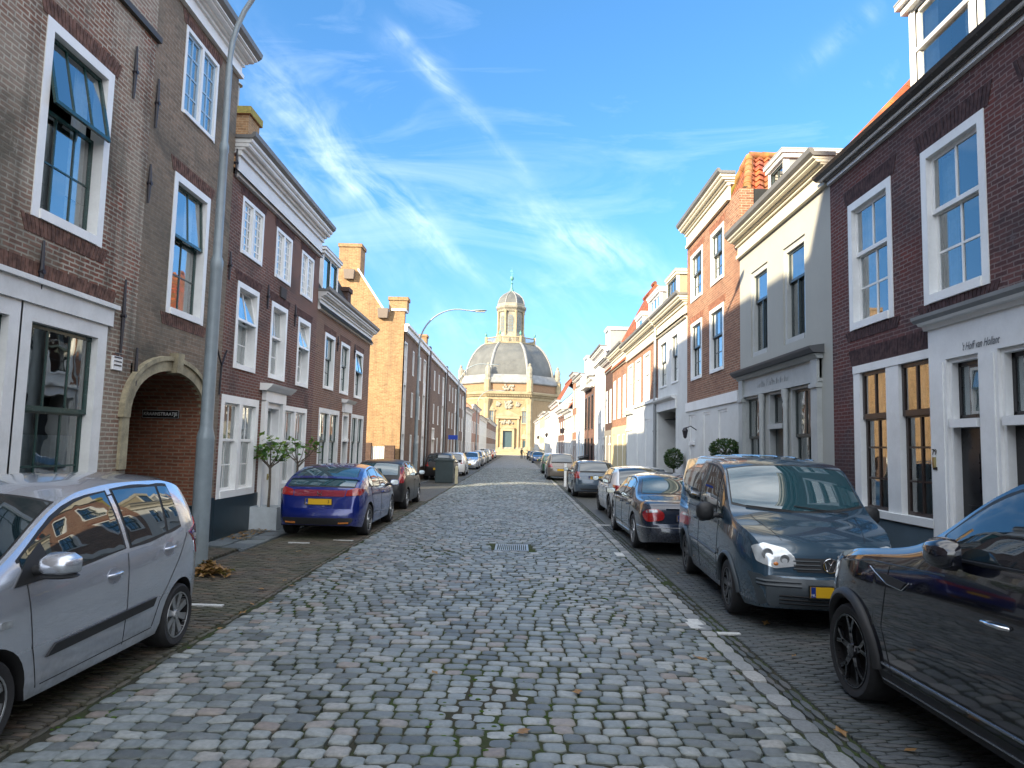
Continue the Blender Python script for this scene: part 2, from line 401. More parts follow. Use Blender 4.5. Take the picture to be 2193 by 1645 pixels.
# ================================================================ camera
cd = bpy.data.cameras.new('camera'); co = bpy.data.objects.new('camera', cd); COL.objects.link(co); SC.camera = co
cd.sensor_fit = 'HORIZONTAL'; cd.sensor_width = 36; cd.lens = 36*FPX/2193; cd.clip_end = 3000; cd.clip_start = .05
# camera axes in world: photo x, photo up (-y), back
ex = Vector((CR.x, CF.x, CU.x)); ey = -Vector((CR.y, CF.y, CU.y)); ez = -Vector((CR.z, CF.z, CU.z))
Mc = Matrix(((ex.x, ey.x, ez.x, CAM.x), (ex.y, ey.y, ez.y, CAM.y), (ex.z, ey.z, ez.z, CAM.z), (0, 0, 0, 1)))
co.matrix_world = Mc
SC.view_settings.view_transform = 'Standard'; SC.view_settings.look = 'None'; SC.view_settings.exposure = 1.9; SC.view_settings.gamma = 1
SC.cycles.max_bounces = 7; SC.cycles.diffuse_bounces = 3; SC.cycles.glossy_bounces = 4; SC.cycles.transparent_max_bounces = 12
SC.cycles.sample_clamp_indirect = 6; SC.cycles.use_denoising = True

# ================================================================ ground
def camber(x): return -.10*np.minimum(((np.asarray(x)+.5)/2.45)**2, 1.0)
XL, XR = -3.0, 1.97                       # edges of the sett carriageway

def sett_mat():
    t = NT('worn_granite_setts'); p = t.pos()
    at = t.n('ShaderNodeAttribute', attribute_name='rnd'); at2 = t.n('ShaderNodeAttribute', attribute_name='edge')
    base = t.ramp(at.outputs['Fac'], [(0., (.058, .067, .070)), (.2, (.10, .113, .117)), (.45, (.132, .152, .158)), (.7, (.172, .192, .195)), (.86, (.23, .243, .238)), (.95, (.19, .17, .155)), (1., (.15, .125, .11))])
    n1 = t.noise(p, 26, 5, .65); n2 = t.noise(p, 140, 3, .6); n3 = t.noise(p, 1.1, 4, .6)
    base = t.mix(.6, base, t.ramp(n1, [(.25, .2), (.75, .82)]), 'OVERLAY')
    base = t.mix(t.ramp(n2, [(.55, 0.), (.75, .25)]), base, (.3, .3, .3))
    base = t.mix(t.math('MULTIPLY', t.math('MULTIPLY', at2.outputs['Fac'], t.ramp(n3, [(.4, .3), (.65, 1.)])), .75), base, (.03, .042, .02))
    rough = t.math('MULTIPLY_ADD', n1, .35, .36)
    return t.pbr(base, rough, 0, t.bump(t.math('ADD', n1, t.math('MULTIPLY', n2, .3)), .35, .006), spec=.5)
def klinker_mat(name, tones, moss):
    t = NT(name); p = t.pos()
    at = t.n('ShaderNodeAttribute', attribute_name='rnd'); at2 = t.n('ShaderNodeAttribute', attribute_name='edge')
    base = t.ramp(at.outputs['Fac'], tones)
    n1 = t.noise(p, 40, 5, .65); n3 = t.noise(p, .9, 5, .65)
    base = t.mix(.5, base, t.ramp(n1, [(.25, .25), (.75, .8)]), 'OVERLAY')
    g = t.math('MULTIPLY', t.ramp(n3, [(.38, .15), (.62, 1.)]), moss)
    base = t.mix(t.math('MULTIPLY', g, t.math('MULTIPLY_ADD', at2.outputs['Fac'], .7, .3)), base, (.035, .05, .02))
    return t.pbr(base, .72, 0, t.bump(n1, .5, .006), spec=.35)
def soil_mat(name, c, moss, mc=(.035, .06, .015)):
    t = NT(name); p = t.pos()
    n = t.noise(p, 60, 4, .7); g = t.ramp(t.noise(p, 1.6, 5, .65), [(.42, .12), (.6, 1.)])
    base = t.mix(n, tuple(x*.5 for x in c), c); base = t.mix(t.math('MULTIPLY', t.math('MULTIPLY', g, t.ramp(n, [(.3, .3), (.6, 1.)])), moss), base, mc)
    return t.pbr(base, .95, 0, t.bump(n, 1., .01), spec=.1)
SETT = sett_mat()
KR = klinker_mat('dark_clinkers', [(0., (.04, .045, .05)), (.4, (.07, .075, .08)), (.8, (.070, .078, .086)), (1., (.085, .082, .084))], .3)
KL = klinker_mat('mossy_clinkers', [(0., (.045, .04, .035)), (.4, (.075, .065, .055)), (.8, (.10, .085, .07)), (1., (.12, .08, .06))], .75)
EDGE = klinker_mat('pale_kerb_setts', [(0., (.13, .14, .15)), (.5, (.2, .21, .215)), (1., (.27, .27, .265))], .25)
BLUES = klinker_mat('bluestone_slabs', [(0., (.07, .085, .10)), (1., (.15, .17, .185))], .3)

def stones(name, mat, cells, zfun, n=12, rings=((.5, .003), (.84, 0.), (.97, -.008), (1., -.035)), sup=4.5, jit=.05, dome=.006, tilt=.012, kind='structure', hz=.004):
    """cells: array (cx, cy, hx, hy). one sheet of paving made of separate worn stones"""
    C = np.asarray(cells, dtype=float); N = len(C)
    ang = np.linspace(0, 2*np.pi, n, endpoint=False)+np.pi/n
    c, s = np.cos(ang), np.sin(ang)
    r = (np.abs(c)**sup+np.abs(s)**sup)**(-1/sup); ox, oy = c*r, s*r
    jx = 1+rng.normal(0, jit, (N, n)); jy = 1+rng.normal(0, jit, (N, n))
    jx = (jx+np.roll(jx, 1, 1))/2; jy = (jy+np.roll(jy, 1, 1))/2
    tx = rng.normal(0, tilt, N); ty = rng.normal(0, tilt, N); dz = rng.normal(0, hz, N); sk = rng.normal(0, .06, N)
    V = []; E = []
    zc = zfun(C[:, 0], C[:, 1])
    ctr = np.stack([C[:, 0], C[:, 1], zc+dz+dome], 1); V.append(ctr[:, None, :]); E.append(np.zeros((N, 1)))
    for k, (rr, zz) in enumerate(rings):
        px = C[:, None, 2]*ox[None]*rr*jx; py = C[:, None, 3]*oy[None]*rr*jy + px*sk[:, None]
        z = zc[:, None]+dz[:, None]+zz+dome*(1-rr)+px*tx[:, None]+py*ty[:, None]
        V.append(np.stack([C[:, None, 0]+px, C[:, None, 1]+py, z], 2)); E.append(np.full((N, n), min(1., max(0., (rr-.6)/.4))**1.5 if k < len(rings)-1 else 1.))
    V = np.concatenate(V, 1); E = np.concatenate(E, 1); per = V.shape[1]
    tri = np.array([(0, 1+i, 1+(i+1) % n) for i in range(n)])
    qd = np.array([(1+k*n+i, 1+(k+1)*n+i, 1+(k+1)*n+(i+1) % n, 1+k*n+(i+1) % n) for k in range(len(rings)-1) for i in range(n)])
    off = (np.arange(N)*per)[:, None, None]
    T = (tri[None]+off).reshape(-1, 3); Q = (qd[None]+off).reshape(-1, 4)
    me = bpy.data.meshes.new(name); me.vertices.add(N*per); me.vertices.foreach_set('co', V.reshape(-1))
    loops = np.concatenate([T.reshape(-1), Q.reshape(-1)]); me.loops.add(len(loops)); me.loops.foreach_set('vertex_index', loops)
    me.polygons.add(len(T)+len(Q))
    ls = np.concatenate([np.arange(len(T))*3, len(T)*3+np.arange(len(Q))*4])
    me.polygons.foreach_set('loop_start', ls)
    me.update(calc_edges=True); me.validate()
    me.polygons.foreach_set('use_smooth', np.ones(len(me.polygons), bool)); me.set_sharp_from_angle(angle=R_(32))
    rv = np.repeat(rng.random(N), per)
    a = me.attributes.new('rnd', 'FLOAT', 'POINT'); a.data.foreach_set('value', rv)
    a = me.attributes.new('edge', 'FLOAT', 'POINT'); a.data.foreach_set('value', E.reshape(-1))
    me.materials.append(mat); ob = bpy.data.objects.new(name, me); COL.objects.link(ob)
    if kind: ob['kind'] = kind
    return ob

def sett_cells(y0, y1, x0=XL, x1=XR, d=(.125, .15), wd=(.135, .195), gap=.006):
    out = []; y = y0; k = 0
    hole = (-.38, .26, 12.45, 13.35)
    while y < y1:
        dd = random.uniform(*d); x = x0+random.uniform(0, .08); ph = k*.13
        while x < x1-.05:
            ww = random.uniform(*wd)
            if x+ww > x1-.07: ww = x1-x
            cx = x+ww/2; bend = .05*math.sin(cx*1.3+y*.21)+.035*math.sin(cx*3.1+y*.8)+.012*math.sin(cx*9+y*5)
            cy = y+dd/2+bend
            if not (hole[0]-ww/2 < cx < hole[1]+ww/2 and hole[2]-.05 < cy < hole[3]+.05):
                out.append((cx+random.uniform(-.006, .006), cy+random.uniform(-.006, .006), ww/2-gap/2-random.random()*.004, dd/2-gap/2-random.random()*.004))
            x += ww
        y += dd; k += 1
    return out
zroad = lambda x, y: camber(x)+.012*np.sin(x*1.9+y*.37)*np.sin(y*.9)
stones('road', SETT, sett_cells(.4, 11.), zroad, n=16, rings=((.45, .0015), (.78, .0005), (.94, -.002), (1., -.007), (1.01, -.04)), sup=8., jit=.045, dome=.0025, tilt=.022, hz=.003)
stones('road', SETT, sett_cells(11., 24.), zroad, n=12, rings=((.6, .001), (.94, -.001), (1., -.007), (1.01, -.04)), sup=8., jit=.04, dome=.002, tilt=.022, hz=.003)
stones('road', SETT, sett_cells(24., 62.), zroad, n=8, rings=((.9, 0.), (1., -.008), (1., -.04)), sup=8., jit=.02, dome=.001, tilt=.022, hz=.003)
zflat = lambda z: (lambda x, y: np.full(np.shape(x), z)+.006*np.sin(x*2.1+y*.6))
def brick_cells(x0, x1, y0, y1, bl=.205, bd=.060, gap=.004, skip=None, across=True):
    out = []; y = y0; k = 0
    while y < y1:
        x = x0+(k % 2)*bl/2-bl/2
        while x < x1:
            a, b = max(x, x0), min(x+bl, x1)
            if b-a > .03:
                c = ((a+b)/2+random.uniform(-.002, .002), y+bd/2+.012*math.sin(a*1.7+y*.5)+random.uniform(-.003, .003), (b-a)/2-gap/2, bd/2-gap/2)
                if not skip or not skip(c[0], c[1]): out.append(c)
            x += bl
        y += bd; k += 1
    return out
BR_RINGS = ((.80, 0.), (.97, -.003), (1., -.03))
stones('parking_strip', KR, brick_cells(2.31, 4.45, 3.0, 17.), zflat(-.10), n=8, rings=BR_RINGS, sup=9, jit=.008, dome=.0005, tilt=.010, hz=.0015)
stones('parking_strip', KL, brick_cells(-4.72, -3.06, 2.2, 24.), zflat(-.10), n=8, rings=BR_RINGS, sup=9, jit=.012, dome=.001, tilt=.02, hz=.0025)
# edging courses: pale setts along the road, a thin brick line, a second course
def line_cells(x, wd, y0, y1, ln, gap=.008):
    out = []; y = y0
    while y < y1:
        l = ln*random.uniform(.8, 1.15); out.append((x+random.uniform(-.004, .004), y+l/2, wd/2-gap/2, l/2-gap/2)); y += l
    return out
stones('road_edging', EDGE, line_cells(XR+.095, .17, 2.5, 62, .27), zflat(-.098), n=10, rings=((.8, 0.), (.97, -.004), (1., -.03)), sup=7, jit=.02, dome=.003)
stones('road_edging', KR, line_cells(XR+.215, .06, 2.5, 40, .2)+line_cells(XR+.29, .065, 2.5, 40, .2), zflat(-.108), n=8, rings=BR_RINGS, sup=9, jit=.01, dome=.001)
stones('road_edging', KL, line_cells(XL-.03, .06, 3., 62, .2), zflat(-.101), n=8, rings=BR_RINGS, sup=9, jit=.01, dome=.001)
# left footpath: brick then bluestone slabs in front of the white-windowed house
stones('footpath', KL, brick_cells(-5.68, -4.86, 4.6, 12.5, bl=.2, bd=.055), zflat(-.085), n=8, rings=BR_RINGS, sup=9, jit=.01, dome=.001, tilt=.02, hz=.003)
sl = []
y = 12.5
while y < 26.2:
    for x in (-5.45, -4.98): sl.append((x+.0, y+.3+(.2 if x < -5.2 else 0), .225, .29))
    y += .6
stones('footpath', BLUES, sl, zflat(-.078), n=12, rings=((.9, 0.), (.99, -.003), (1., -.03)), sup=14, jit=.006, dome=.001, tilt=.006, hz=.003)
stones('kerb', BLUES, line_cells(-4.79, .11, 12.4, 40, .8), zflat(-.08), n=10, rings=((.85, 0.), (.98, -.004), (1., -.04)), sup=12, jit=.006, dome=.001)

def sheet(name, mat, x0, x1, y0, y1, z, nx=1, ny=1, zf=None):
    m = MB(); xs = np.linspace(x0, x1, nx+1); ys = np.linspace(y0, y1, ny+1)
    vs = [(x, yv, z if zf is None else float(zf(x))+z) for yv in ys for x in xs]
    fs = [(j*(nx+1)+i, j*(nx+1)+i+1, (j+1)*(nx+1)+i+1, (j+1)*(nx+1)+i) for j in range(ny) for i in range(nx)]
    m.add(vs, fs); return solo(m, name, mat, kind='structure', recalc=False, smooth=60)
SOIL = soil_mat('mossy_joint_soil', (.05, .046, .038), .9)
sheet('road_bed', SOIL, XL-.05, XR+.35, .2, 62.0, -.016, 24, 1, zf=camber)
def pavetex(name, c1, c2, mo, bw, rh, rot=False):
    t = NT(name); p = t.pos(); b = t.n('ShaderNodeTexBrick'); t.l(p, b.inputs['Vector'])
    b.inputs['Color1'].default_value = (*c1, 1); b.inputs['Color2'].default_value = (*c2, 1); b.inputs['Mortar'].default_value = (*mo, 1)
    b.inputs['Scale'].default_value = 1; b.inputs['Brick Width'].default_value = bw; b.inputs['Row Height'].default_value = rh; b.inputs['Mortar Size'].default_value = .009
    n = t.noise(p, 9, 5, .6); col = t.mix(.5, b.outputs['Color'], t.ramp(n, [(.25, .25), (.75, .8)]), 'OVERLAY')
    n3 = t.noise(p, .7, 5, .6); col = t.mix(t.ramp(n3, [(.45, 0.), (.65, .45)]), col, (.05, .055, .035))
    return t.pbr(col, .6, 0, t.bump(t.math('SUBTRACT', 1, b.outputs['Fac']), .6, .01), spec=.4)
FARSETT = pavetex('far_setts', (.13, .14, .15), (.2, .205, .21), (.03, .035, .025), .165, .14)
FARPAVE = pavetex('far_clinkers', (.055, .055, .052), (.10, .095, .085), (.02, .022, .015), .2, .062)
PLAZA = pavetex('plaza_paving', (.3, .27, .22), (.36, .33, .27), (.15, .14, .12), .4, .2)
sheet('road', FARSETT, XL, XR+.2, 61.9, 152., -.004, 12, 1, zf=camber)
sheet('ground', FARPAVE, -400, 400, -300, 900, -.135)
sheet('parking_strip', FARPAVE, 2.31, 5.3, 17., 152., -.106)
sheet('footpath', FARPAVE, 4.45, 5.3, -4, 17., -.102)
sheet('parking_strip', FARPAVE, -5.75, -3.06, 24., 152., -.107)
sheet('plaza', PLAZA, -60, 60, 152, 240, .0)
# ================================================================ houses
class Fac:
    """facade plane on one side of the street; s runs along the street, d out of the wall towards the road"""
    def __init__(s, side, X0, k=0.0, sref=0.0): s.side, s.X0, s.k, s.sref = side, X0, k, sref
    def X(s, y): return s.X0+s.k*(y-s.sref)
    def p(s, y, d, z): return (s.X(y)-s.side*d, y, z)
    def un(s, px, py):
        r = ray(px, py); t = (s.X0-s.k*s.sref)/(r.x-s.k*r.y); q = CAM+r*t; return q.y, q.z
    def box(s, m, s0, s1, d0, d1, z0, z1):
        v = [s.p(a, d, z) for z in (z0, z1) for a, d in ((s0, d0), (s1, d0), (s1, d1), (s0, d1))]
        m.add(v, [(0,3,2,1),(4,5,6,7),(0,1,5,4),(1,2,6,5),(2,3,7,6),(3,0,4,7)]); return m
    def quad(s, m, s0, s1, d, z0, z1):
        m.quad(s.p(s0, d, z0), s.p(s1, d, z0), s.p(s1, d, z1), s.p(s0, d, z1), out=(-s.side, 0, 0)); return m
    def prism(s, m, prof, s0, s1, mitre=0):
        """prof: closed polygon of (d, z) extruded along s"""
        n = len(prof); v = [s.p(s0, d, z) for d, z in prof]+[s.p(s1, d, z) for d, z in prof]
        m.add(v, [(i, (i+1) % n, n+(i+1) % n, n+i) for i in range(n)]+[tuple(range(n-1, -1, -1)), tuple(range(n, 2*n))]); return m

def wall_mesh(F, s0, s1, z0, z1, holes, depth, gable=None, reveal=.16, side_z=None):
    """front skin with real openings and reveals + side walls (+ gables), back wall"""
    m = MB(); S = sorted({s0, s1, *[h[0] for h in holes], *[h[1] for h in holes]}); Z = sorted({z0, z1, *[h[2] for h in holes], *[h[3] for h in holes]})
    S = [a for a in S if s0 <= a <= s1]; Z = [a for a in Z if z0 <= a <= z1]
    for i in range(len(S)-1):
        for j in range(len(Z)-1):
            a, b = (S[i]+S[i+1])/2, (Z[j]+Z[j+1])/2
            if any(h[0] < a < h[1] and h[2] < b < h[3] for h in holes): continue
            F.quad(m, S[i], S[i+1], 0, Z[j], Z[j+1])
    for h in holes:
        a, b, c, d = h[:4]; a, b, c, d = max(a, s0), min(b, s1), max(c, z0), min(d, z1)
        rv = h[4] if len(h) > 4 else reveal
        m.quad(F.p(a, 0, c), F.p(a, -rv, c), F.p(a, -rv, d), F.p(a, 0, d)); m.quad(F.p(b, 0, c), F.p(b, -rv, c), F.p(b, -rv, d), F.p(b, 0, d))
        m.quad(F.p(a, 0, c), F.p(b, 0, c), F.p(b, -rv, c), F.p(a, -rv, c)); m.quad(F.p(a, 0, d), F.p(b, 0, d), F.p(b, -rv, d), F.p(a, -rv, d))
    zf = z1; z1 = side_z or z1
    for s in (s0, s1):
        m.quad(F.p(s, 0, z0), F.p(s, -depth, z0), F.p(s, -depth, z1), F.p(s, 0, z1))
        if zf > z1: m.quad(F.p(s, 0, z1), F.p(s, -.34, z1), F.p(s, -.34, zf), F.p(s, 0, zf))
        if gable:
            rd, rz = gable; m.add([F.p(s, 0, z1), F.p(s, -depth, z1), F.p(s, -rd, rz)], [(0, 1, 2)])
    if zf > z1: m.quad(F.p(s0, -.34, z1), F.p(s1, -.34, z1), F.p(s1, -.34, zf), F.p(s0, -.34, zf)); m.quad(F.p(s0, 0, zf), F.p(s1, 0, zf), F.p(s1, -.34, zf), F.p(s0, -.34, zf))
    m.quad(F.p(s0, -depth, z0), F.p(s1, -depth, z0), F.p(s1, -depth, z1), F.p(s0, -depth, z1))
    return m

def window(T, F, s0, s1, z0, z1, fr=WHITE, sash=WHITE, glass=GLASS, fw=.09, cols=2, rows=(1, 2), split=.42, proud=.012, tilt=0, curt='sides', sw=.045, mw=.022, simple=False, name='window', cmat=None, label=None, dep=.10, mull=0):
    """sash window: outer frame (part) > sash bars, panes, curtain (sub-parts)"""
    f = MB(); B = lambda m, *a: F.box(m, *a)
    B(f, s0, s0+fw, -dep-.05, proud, z0, z1); B(f, s1-fw, s1, -dep-.05, proud, z0, z1)
    B(f, s0+fw, s1-fw, -dep-.05, proud, z1-fw, z1); B(f, s0+fw, s1-fw, -dep-.05, proud+.02, z0, z0+fw*.9)
    if mull:
        for q in range(mull):
            c = s0+(s1-s0)*(q+1)/(mull+1); B(f, c-fw*.55, c+fw*.55, -dep-.05, proud, z0+fw*.9, z1-fw)
    fo = T.add(f, name, fr)
    if label: fo['label'] = label
    nb = mull+1
    for q in range(nb):
        a = s0+(s1-s0)*q/nb + (fw if q == 0 else fw*.55); b = s0+(s1-s0)*(q+1)/nb - (fw if q == nb-1 else fw*.55)
        c, d = z0+fw*.9, z1-fw; hs = d-(d-c)*split
        g = MB(); bars = MB()
        if simple:
            F.quad(g, a, b, -dep+.01, c, d)
            T.add(g, 'pane', glass, fo, recalc=False)
            if sash: B(bars, a, b, -dep+.0, -dep+.04, hs-.03, hs+.03); B(bars, (a+b)/2-.02, (a+b)/2+.02, -dep, -dep+.035, c, d); T.add(bars, 'sash', sash, fo)
            continue
        for (za, zb, dd, nr, up) in ((hs, d, -dep+.045, rows[0], 1), (c, hs, -dep, rows[1], 0)):
            if nr == 0: continue
            bars_ = MB(); gl = MB()
            ov = .03 if up else 0
            B(bars_, a, a+sw, dd-.035, dd, za-ov, zb); B(bars_, b-sw, b, dd-.035, dd, za-ov, zb)
            B(bars_, a+sw, b-sw, dd-.035, dd, zb-sw, zb); B(bars_, a+sw, b-sw, dd-.035, dd, za-ov, za-ov+sw*1.15)
            for k in range(1, cols):
                x = a+(b-a)*k/cols; B(bars_, x-mw/2, x+mw/2, dd-.028, dd-.004, za-ov+sw*1.15, zb-sw)
            for k in range(1, nr):
                z = za+(zb-za)*k/nr; B(bars_, a+sw, b-sw, dd-.026, dd-.006, z-mw/2, z+mw/2)
            F.quad(gl, a+sw*.6, b-sw*.6, dd-.018, za-ov+sw*.6, zb-sw*.6)
            if up and tilt:   # hopper: bottom edge swings out about the top
                def rot(v):
                    X, Y, Z_ = v; d0 = F.side*(F.X(Y)-X); hz = zb; r = Z_-hz; c_, s_ = math.cos(tilt), math.sin(tilt)
                    nd = (d0-dd)*c_ - r*s_; nz = hz + r*c_ + (d0-dd)*s_
                    return (F.X(Y)-F.side*(nd+dd), Y, nz)
                bars_.v = [rot(v) for v in bars_.v]; gl.v = [rot(v) for v in gl.v]
            T.add(bars_, 'sash', sash, fo); T.add(gl, 'pane', glass, fo, recalc=False)
        cm = cmat or CURT
        if curt:
            cu = MB(); cd_ = -dep-.12
            def drape(x0, x1, za, zb):
                n = max(6, int((x1-x0)/.025)); vs = []; fs = []
                for i in range(n+1):
                    x = x0+(x1-x0)*i/n; o = .018*math.sin(i*1.9)+.01*math.sin(i*.7)
                    vs += [F.p(x, cd_+o, za), F.p(x, cd_+o*.6, zb)]
                for i in range(n): fs.append((2*i, 2*i+2, 2*i+3, 2*i+1))
                cu.add(vs, fs)
            W = b-a
            if curt == 'sides': drape(a, a+W*.28, c, d); drape(b-W*.28, b, c, d)
            elif curt == 'full': drape(a, b, c, d)
            elif curt == 'low': drape(a, b, c, c+(d-c)*.45)
            elif curt == 'blind': F.quad(cu, a, b, -dep-.07, c, d)
            elif curt == 'left': drape(a, a+W*.4, c, d)
            T.add(cu, 'curtain', cm, fo, smooth=50)
    return fo

def door(T, F, s0, s1, z0, z1, fr=WHITE, leaf=BLACKP, tz=None, fw=.09, rec=.22, glass=GLASS_D, panels=3, proud=.01):
    f = MB(); F.box(f, s0, s0+fw, -rec, proud, z0, z1); F.box(f, s1-fw, s1, -rec, proud, z0, z1); F.box(f, s0+fw, s1-fw, -rec, proud, z1-fw, z1)
    if tz: F.box(f, s0+fw, s1-fw, -rec, proud+.05, tz-.05, tz+.05)
    fo = T.add(f, 'door', fr); a, b = s0+fw, s1-fw; top = tz-.05 if tz else z1-fw
    l = MB(); F.box(l, a, b, -rec, -rec+.05, z0+.02, top)
    for k in range(panels):
        h = (top-z0-.3)/panels; zz = z0+.15+k*h
        F.box(l, a+.1, b-.1, -rec+.05, -rec+.062, zz, zz+h-.1); F.box(l, a+.15, b-.15, -rec+.062, -rec+.07, zz+.05, zz+h-.15)
    T.add(l, 'door_leaf', leaf, fo)
    h = MB(); hx = a+.1 if F.side > 0 else b-.1
    h.ball(F.p(hx, -rec+.11, z0+1.05), .03, .03, .03, 8, 5); F.box(h, hx-.02, hx+.02, -rec+.05, -rec+.09, z0+.98, z0+1.12); T.add(h, 'handle', paint('brass', (.5, .42, .2), .3, 1), fo)
    if tz:
        g = MB(); F.quad(g, a+.05, b-.05, -rec+.04, tz+.09, z1-fw-.04); T.add(g, 'transom_pane', glass, fo, recalc=False)
        g = MB(); F.box(g, a, a+.05, -rec, -rec+.06, tz+.05, z1-fw); F.box(g, b-.05, b, -rec, -rec+.06, tz+.05, z1-fw); F.box(g, a, b, -rec, -rec+.06, z1-fw-.05, z1-fw); F.box(g, a, b, -rec, -rec+.06, tz+.05, tz+.1)
        T.add(g, 'transom_frame', leaf, fo)
    return fo

def cornice(T, F, s0, s1, z, h=.75, proj=.42, mat=WHITE, gut=None, ends=.12, frieze=True, fd=.05):
    """classical timber cornice: architrave bead, frieze board, stepped mouldings, gutter"""
    m = MB(); a, b = s0, s1
    if frieze:
        F.box(m, a, b, -.02, fd, z, z+h*.62); F.box(m, a-.03, b+.03, 0, fd+.035, z-.03, z+.05); F.box(m, a-.03, b+.03, 0, fd+.05, z+h*.56, z+h*.62)
    zz = z+h*.62
    for k, (d, t) in enumerate(((.10, .0), (.17, .22), (.27, .42), (.33, .7))):
        z0 = zz+h*.38*t; z1 = zz+h*.38*((0, .22, .42, .7, 1)[k+1])
        dd = proj*d/.33*.82
        F.prism(m, [(-.1, z0), (dd*.9, z0), (dd, z0+(z1-z0)*.35), (dd, z1), (-.1, z1)], a-ends*(d/.33), b+ends*(d/.33))
    o = T.add(m, 'cornice', mat)
    g = MB(); F.prism(g, [(-.1, z+h), (proj*.84, z+h), (proj, z+h+.05), (proj+.02, z+h+.13), (proj-.04, z+h+.13), (proj-.08, z+h+.07), (-.1, z+h+.07)], a-ends-.03, b+ends+.03)
    T.add(g, 'gutter', gut or paint('grey_gutter', (.17, .17, .165), .5, .1), o)
    return o

def tiled(F, s0, s1, z0, d0, z1, d1, near=False):
    """roof slope from the eave (d0, z0) up to the ridge (d1, z1); near ones get modelled pantiles"""
    m = MB()
    if not near:
        m.quad(F.p(s0, d0, z0), F.p(s1, d0, z0), F.p(s1, d1, z1), F.p(s0, d1, z1), out=(0, 0, 1))
        return m
    ln = math.hypot(d1-d0, z1-z0); nx, nz = -(z1-z0)/ln*-1, (d0-d1)/ln*1
    up = Vector((d1-d0, z1-z0)).normalized(); nrm = Vector((-up.y, up.x));
    if nrm.y < 0: nrm = -nrm
    nc = max(1, round((s1-s0)/.235)); nr = max(1, round(ln/.30)); vs = []; fs = []; K = 8
    for r in range(nr):
        for e in (0, 1):
            for i in range(nc*K+1):
                ph = (i % K)/K*2*math.pi; wv = .030*math.sin(ph)+.012*math.sin(2*ph+.6)
                t = (r+e*1.06)/nr; off = wv+(.045 if e == 0 else .005)+.006*math.sin(r*7.3+(i//K)*3.1)
                q = Vector((d0, z0))+up*(t*ln)+nrm*off
                vs.append(F.p(s0+(s1-s0)*i/(nc*K), q.x, q.y))
    W = nc*K+1
    for r in range(nr):
        o = r*2*W
        for i in range(W-1):
            fs.append((o+i, o+i+1, o+W+i+1, o+W+i))
            if r > 0: fs.append((o-W+i, o-W+i+1, o+i+1, o+i))
    m.add(vs, fs); return m

def roof(T, F, s0, s1, eave, depth, ridge_h, mat=PANTF, near=False, hip0=0, hip1=0, d0=.15, ridge_d=None):
    rd = ridge_d or depth/2; zr = eave+ridge_h
    if hip0 or hip1:
        m = MB(); a, b = s0+hip0, s1-hip1
        P = [F.p(s0, d0, eave), F.p(s1, d0, eave), F.p(s1, -depth, eave), F.p(s0, -depth, eave), F.p(a, -rd, zr), F.p(b, -rd, zr)]
        m.add(P, [(0, 1, 5, 4), (2, 3, 4, 5), (1, 2, 5), (3, 0, 4)])
        o = T.add(m, 'roof', mat)
    else:
        m = tiled(F, s0, s1, eave, d0, zr, -rd, near); b = MB(); b.quad(F.p(s0, -depth, eave), F.p(s1, -depth, eave), F.p(s1, -rd, zr-.02), F.p(s0, -rd, zr-.02)); m.add(b.v, b.f)
        o = T.add(m, 'roof', mat, smooth=50 if near else None, recalc=not near)
    r = MB(); n = max(1, int((s1-hip1-s0-hip0)/.35))
    for i in range(n):
        y0 = s0+hip0+(s1-hip1-s0-hip0)*i/n; y1 = s0+hip0+(s1-hip1-s0-hip0)*(i+1)/n
        r.tube([F.p(y0, -rd, zr+.02), F.p(y1+.03, -rd, zr+.02)], [.11, .125], 8)
    T.add(r, 'ridge_tiles', mat, o, smooth=50)
    return o

def chimney(T, F, s, d, z0, z1, w, l, mat, pots=1, parent=None, moss=None):
    m = MB(); F.box(m, s-l/2, s+l/2, d-w/2, d+w/2, z0, z1-.16); F.box(m, s-l/2-.05, s+l/2+.05, d-w/2-.05, d+w/2+.05, z1-.16, z1)
    o = T.add(m, 'chimney', mat, parent)
    if moss: k = MB(); F.box(k, s-l/2-.06, s+l/2+.06, d-w/2-.06, d+w/2+.06, z1-.15, z1+.03); T.add(k, 'chimney_cap' if parent is None else 'cap', moss, o if parent is None else parent)
    if pots and parent is None:
        p = MB()
        for i in range(pots): c = F.p(s+(i-(pots-1)/2)*.3, d, 0); p.lathe((c[0], c[1], z1), [(0, 0), (.1, 0), (.09, .3), (.12, .31), (.12, .36), (0, .37)], 10)
        T.add(p, 'chimney_pot', paint('clay_pot', (.3, .12, .07), .8), o, smooth=40)
    return o

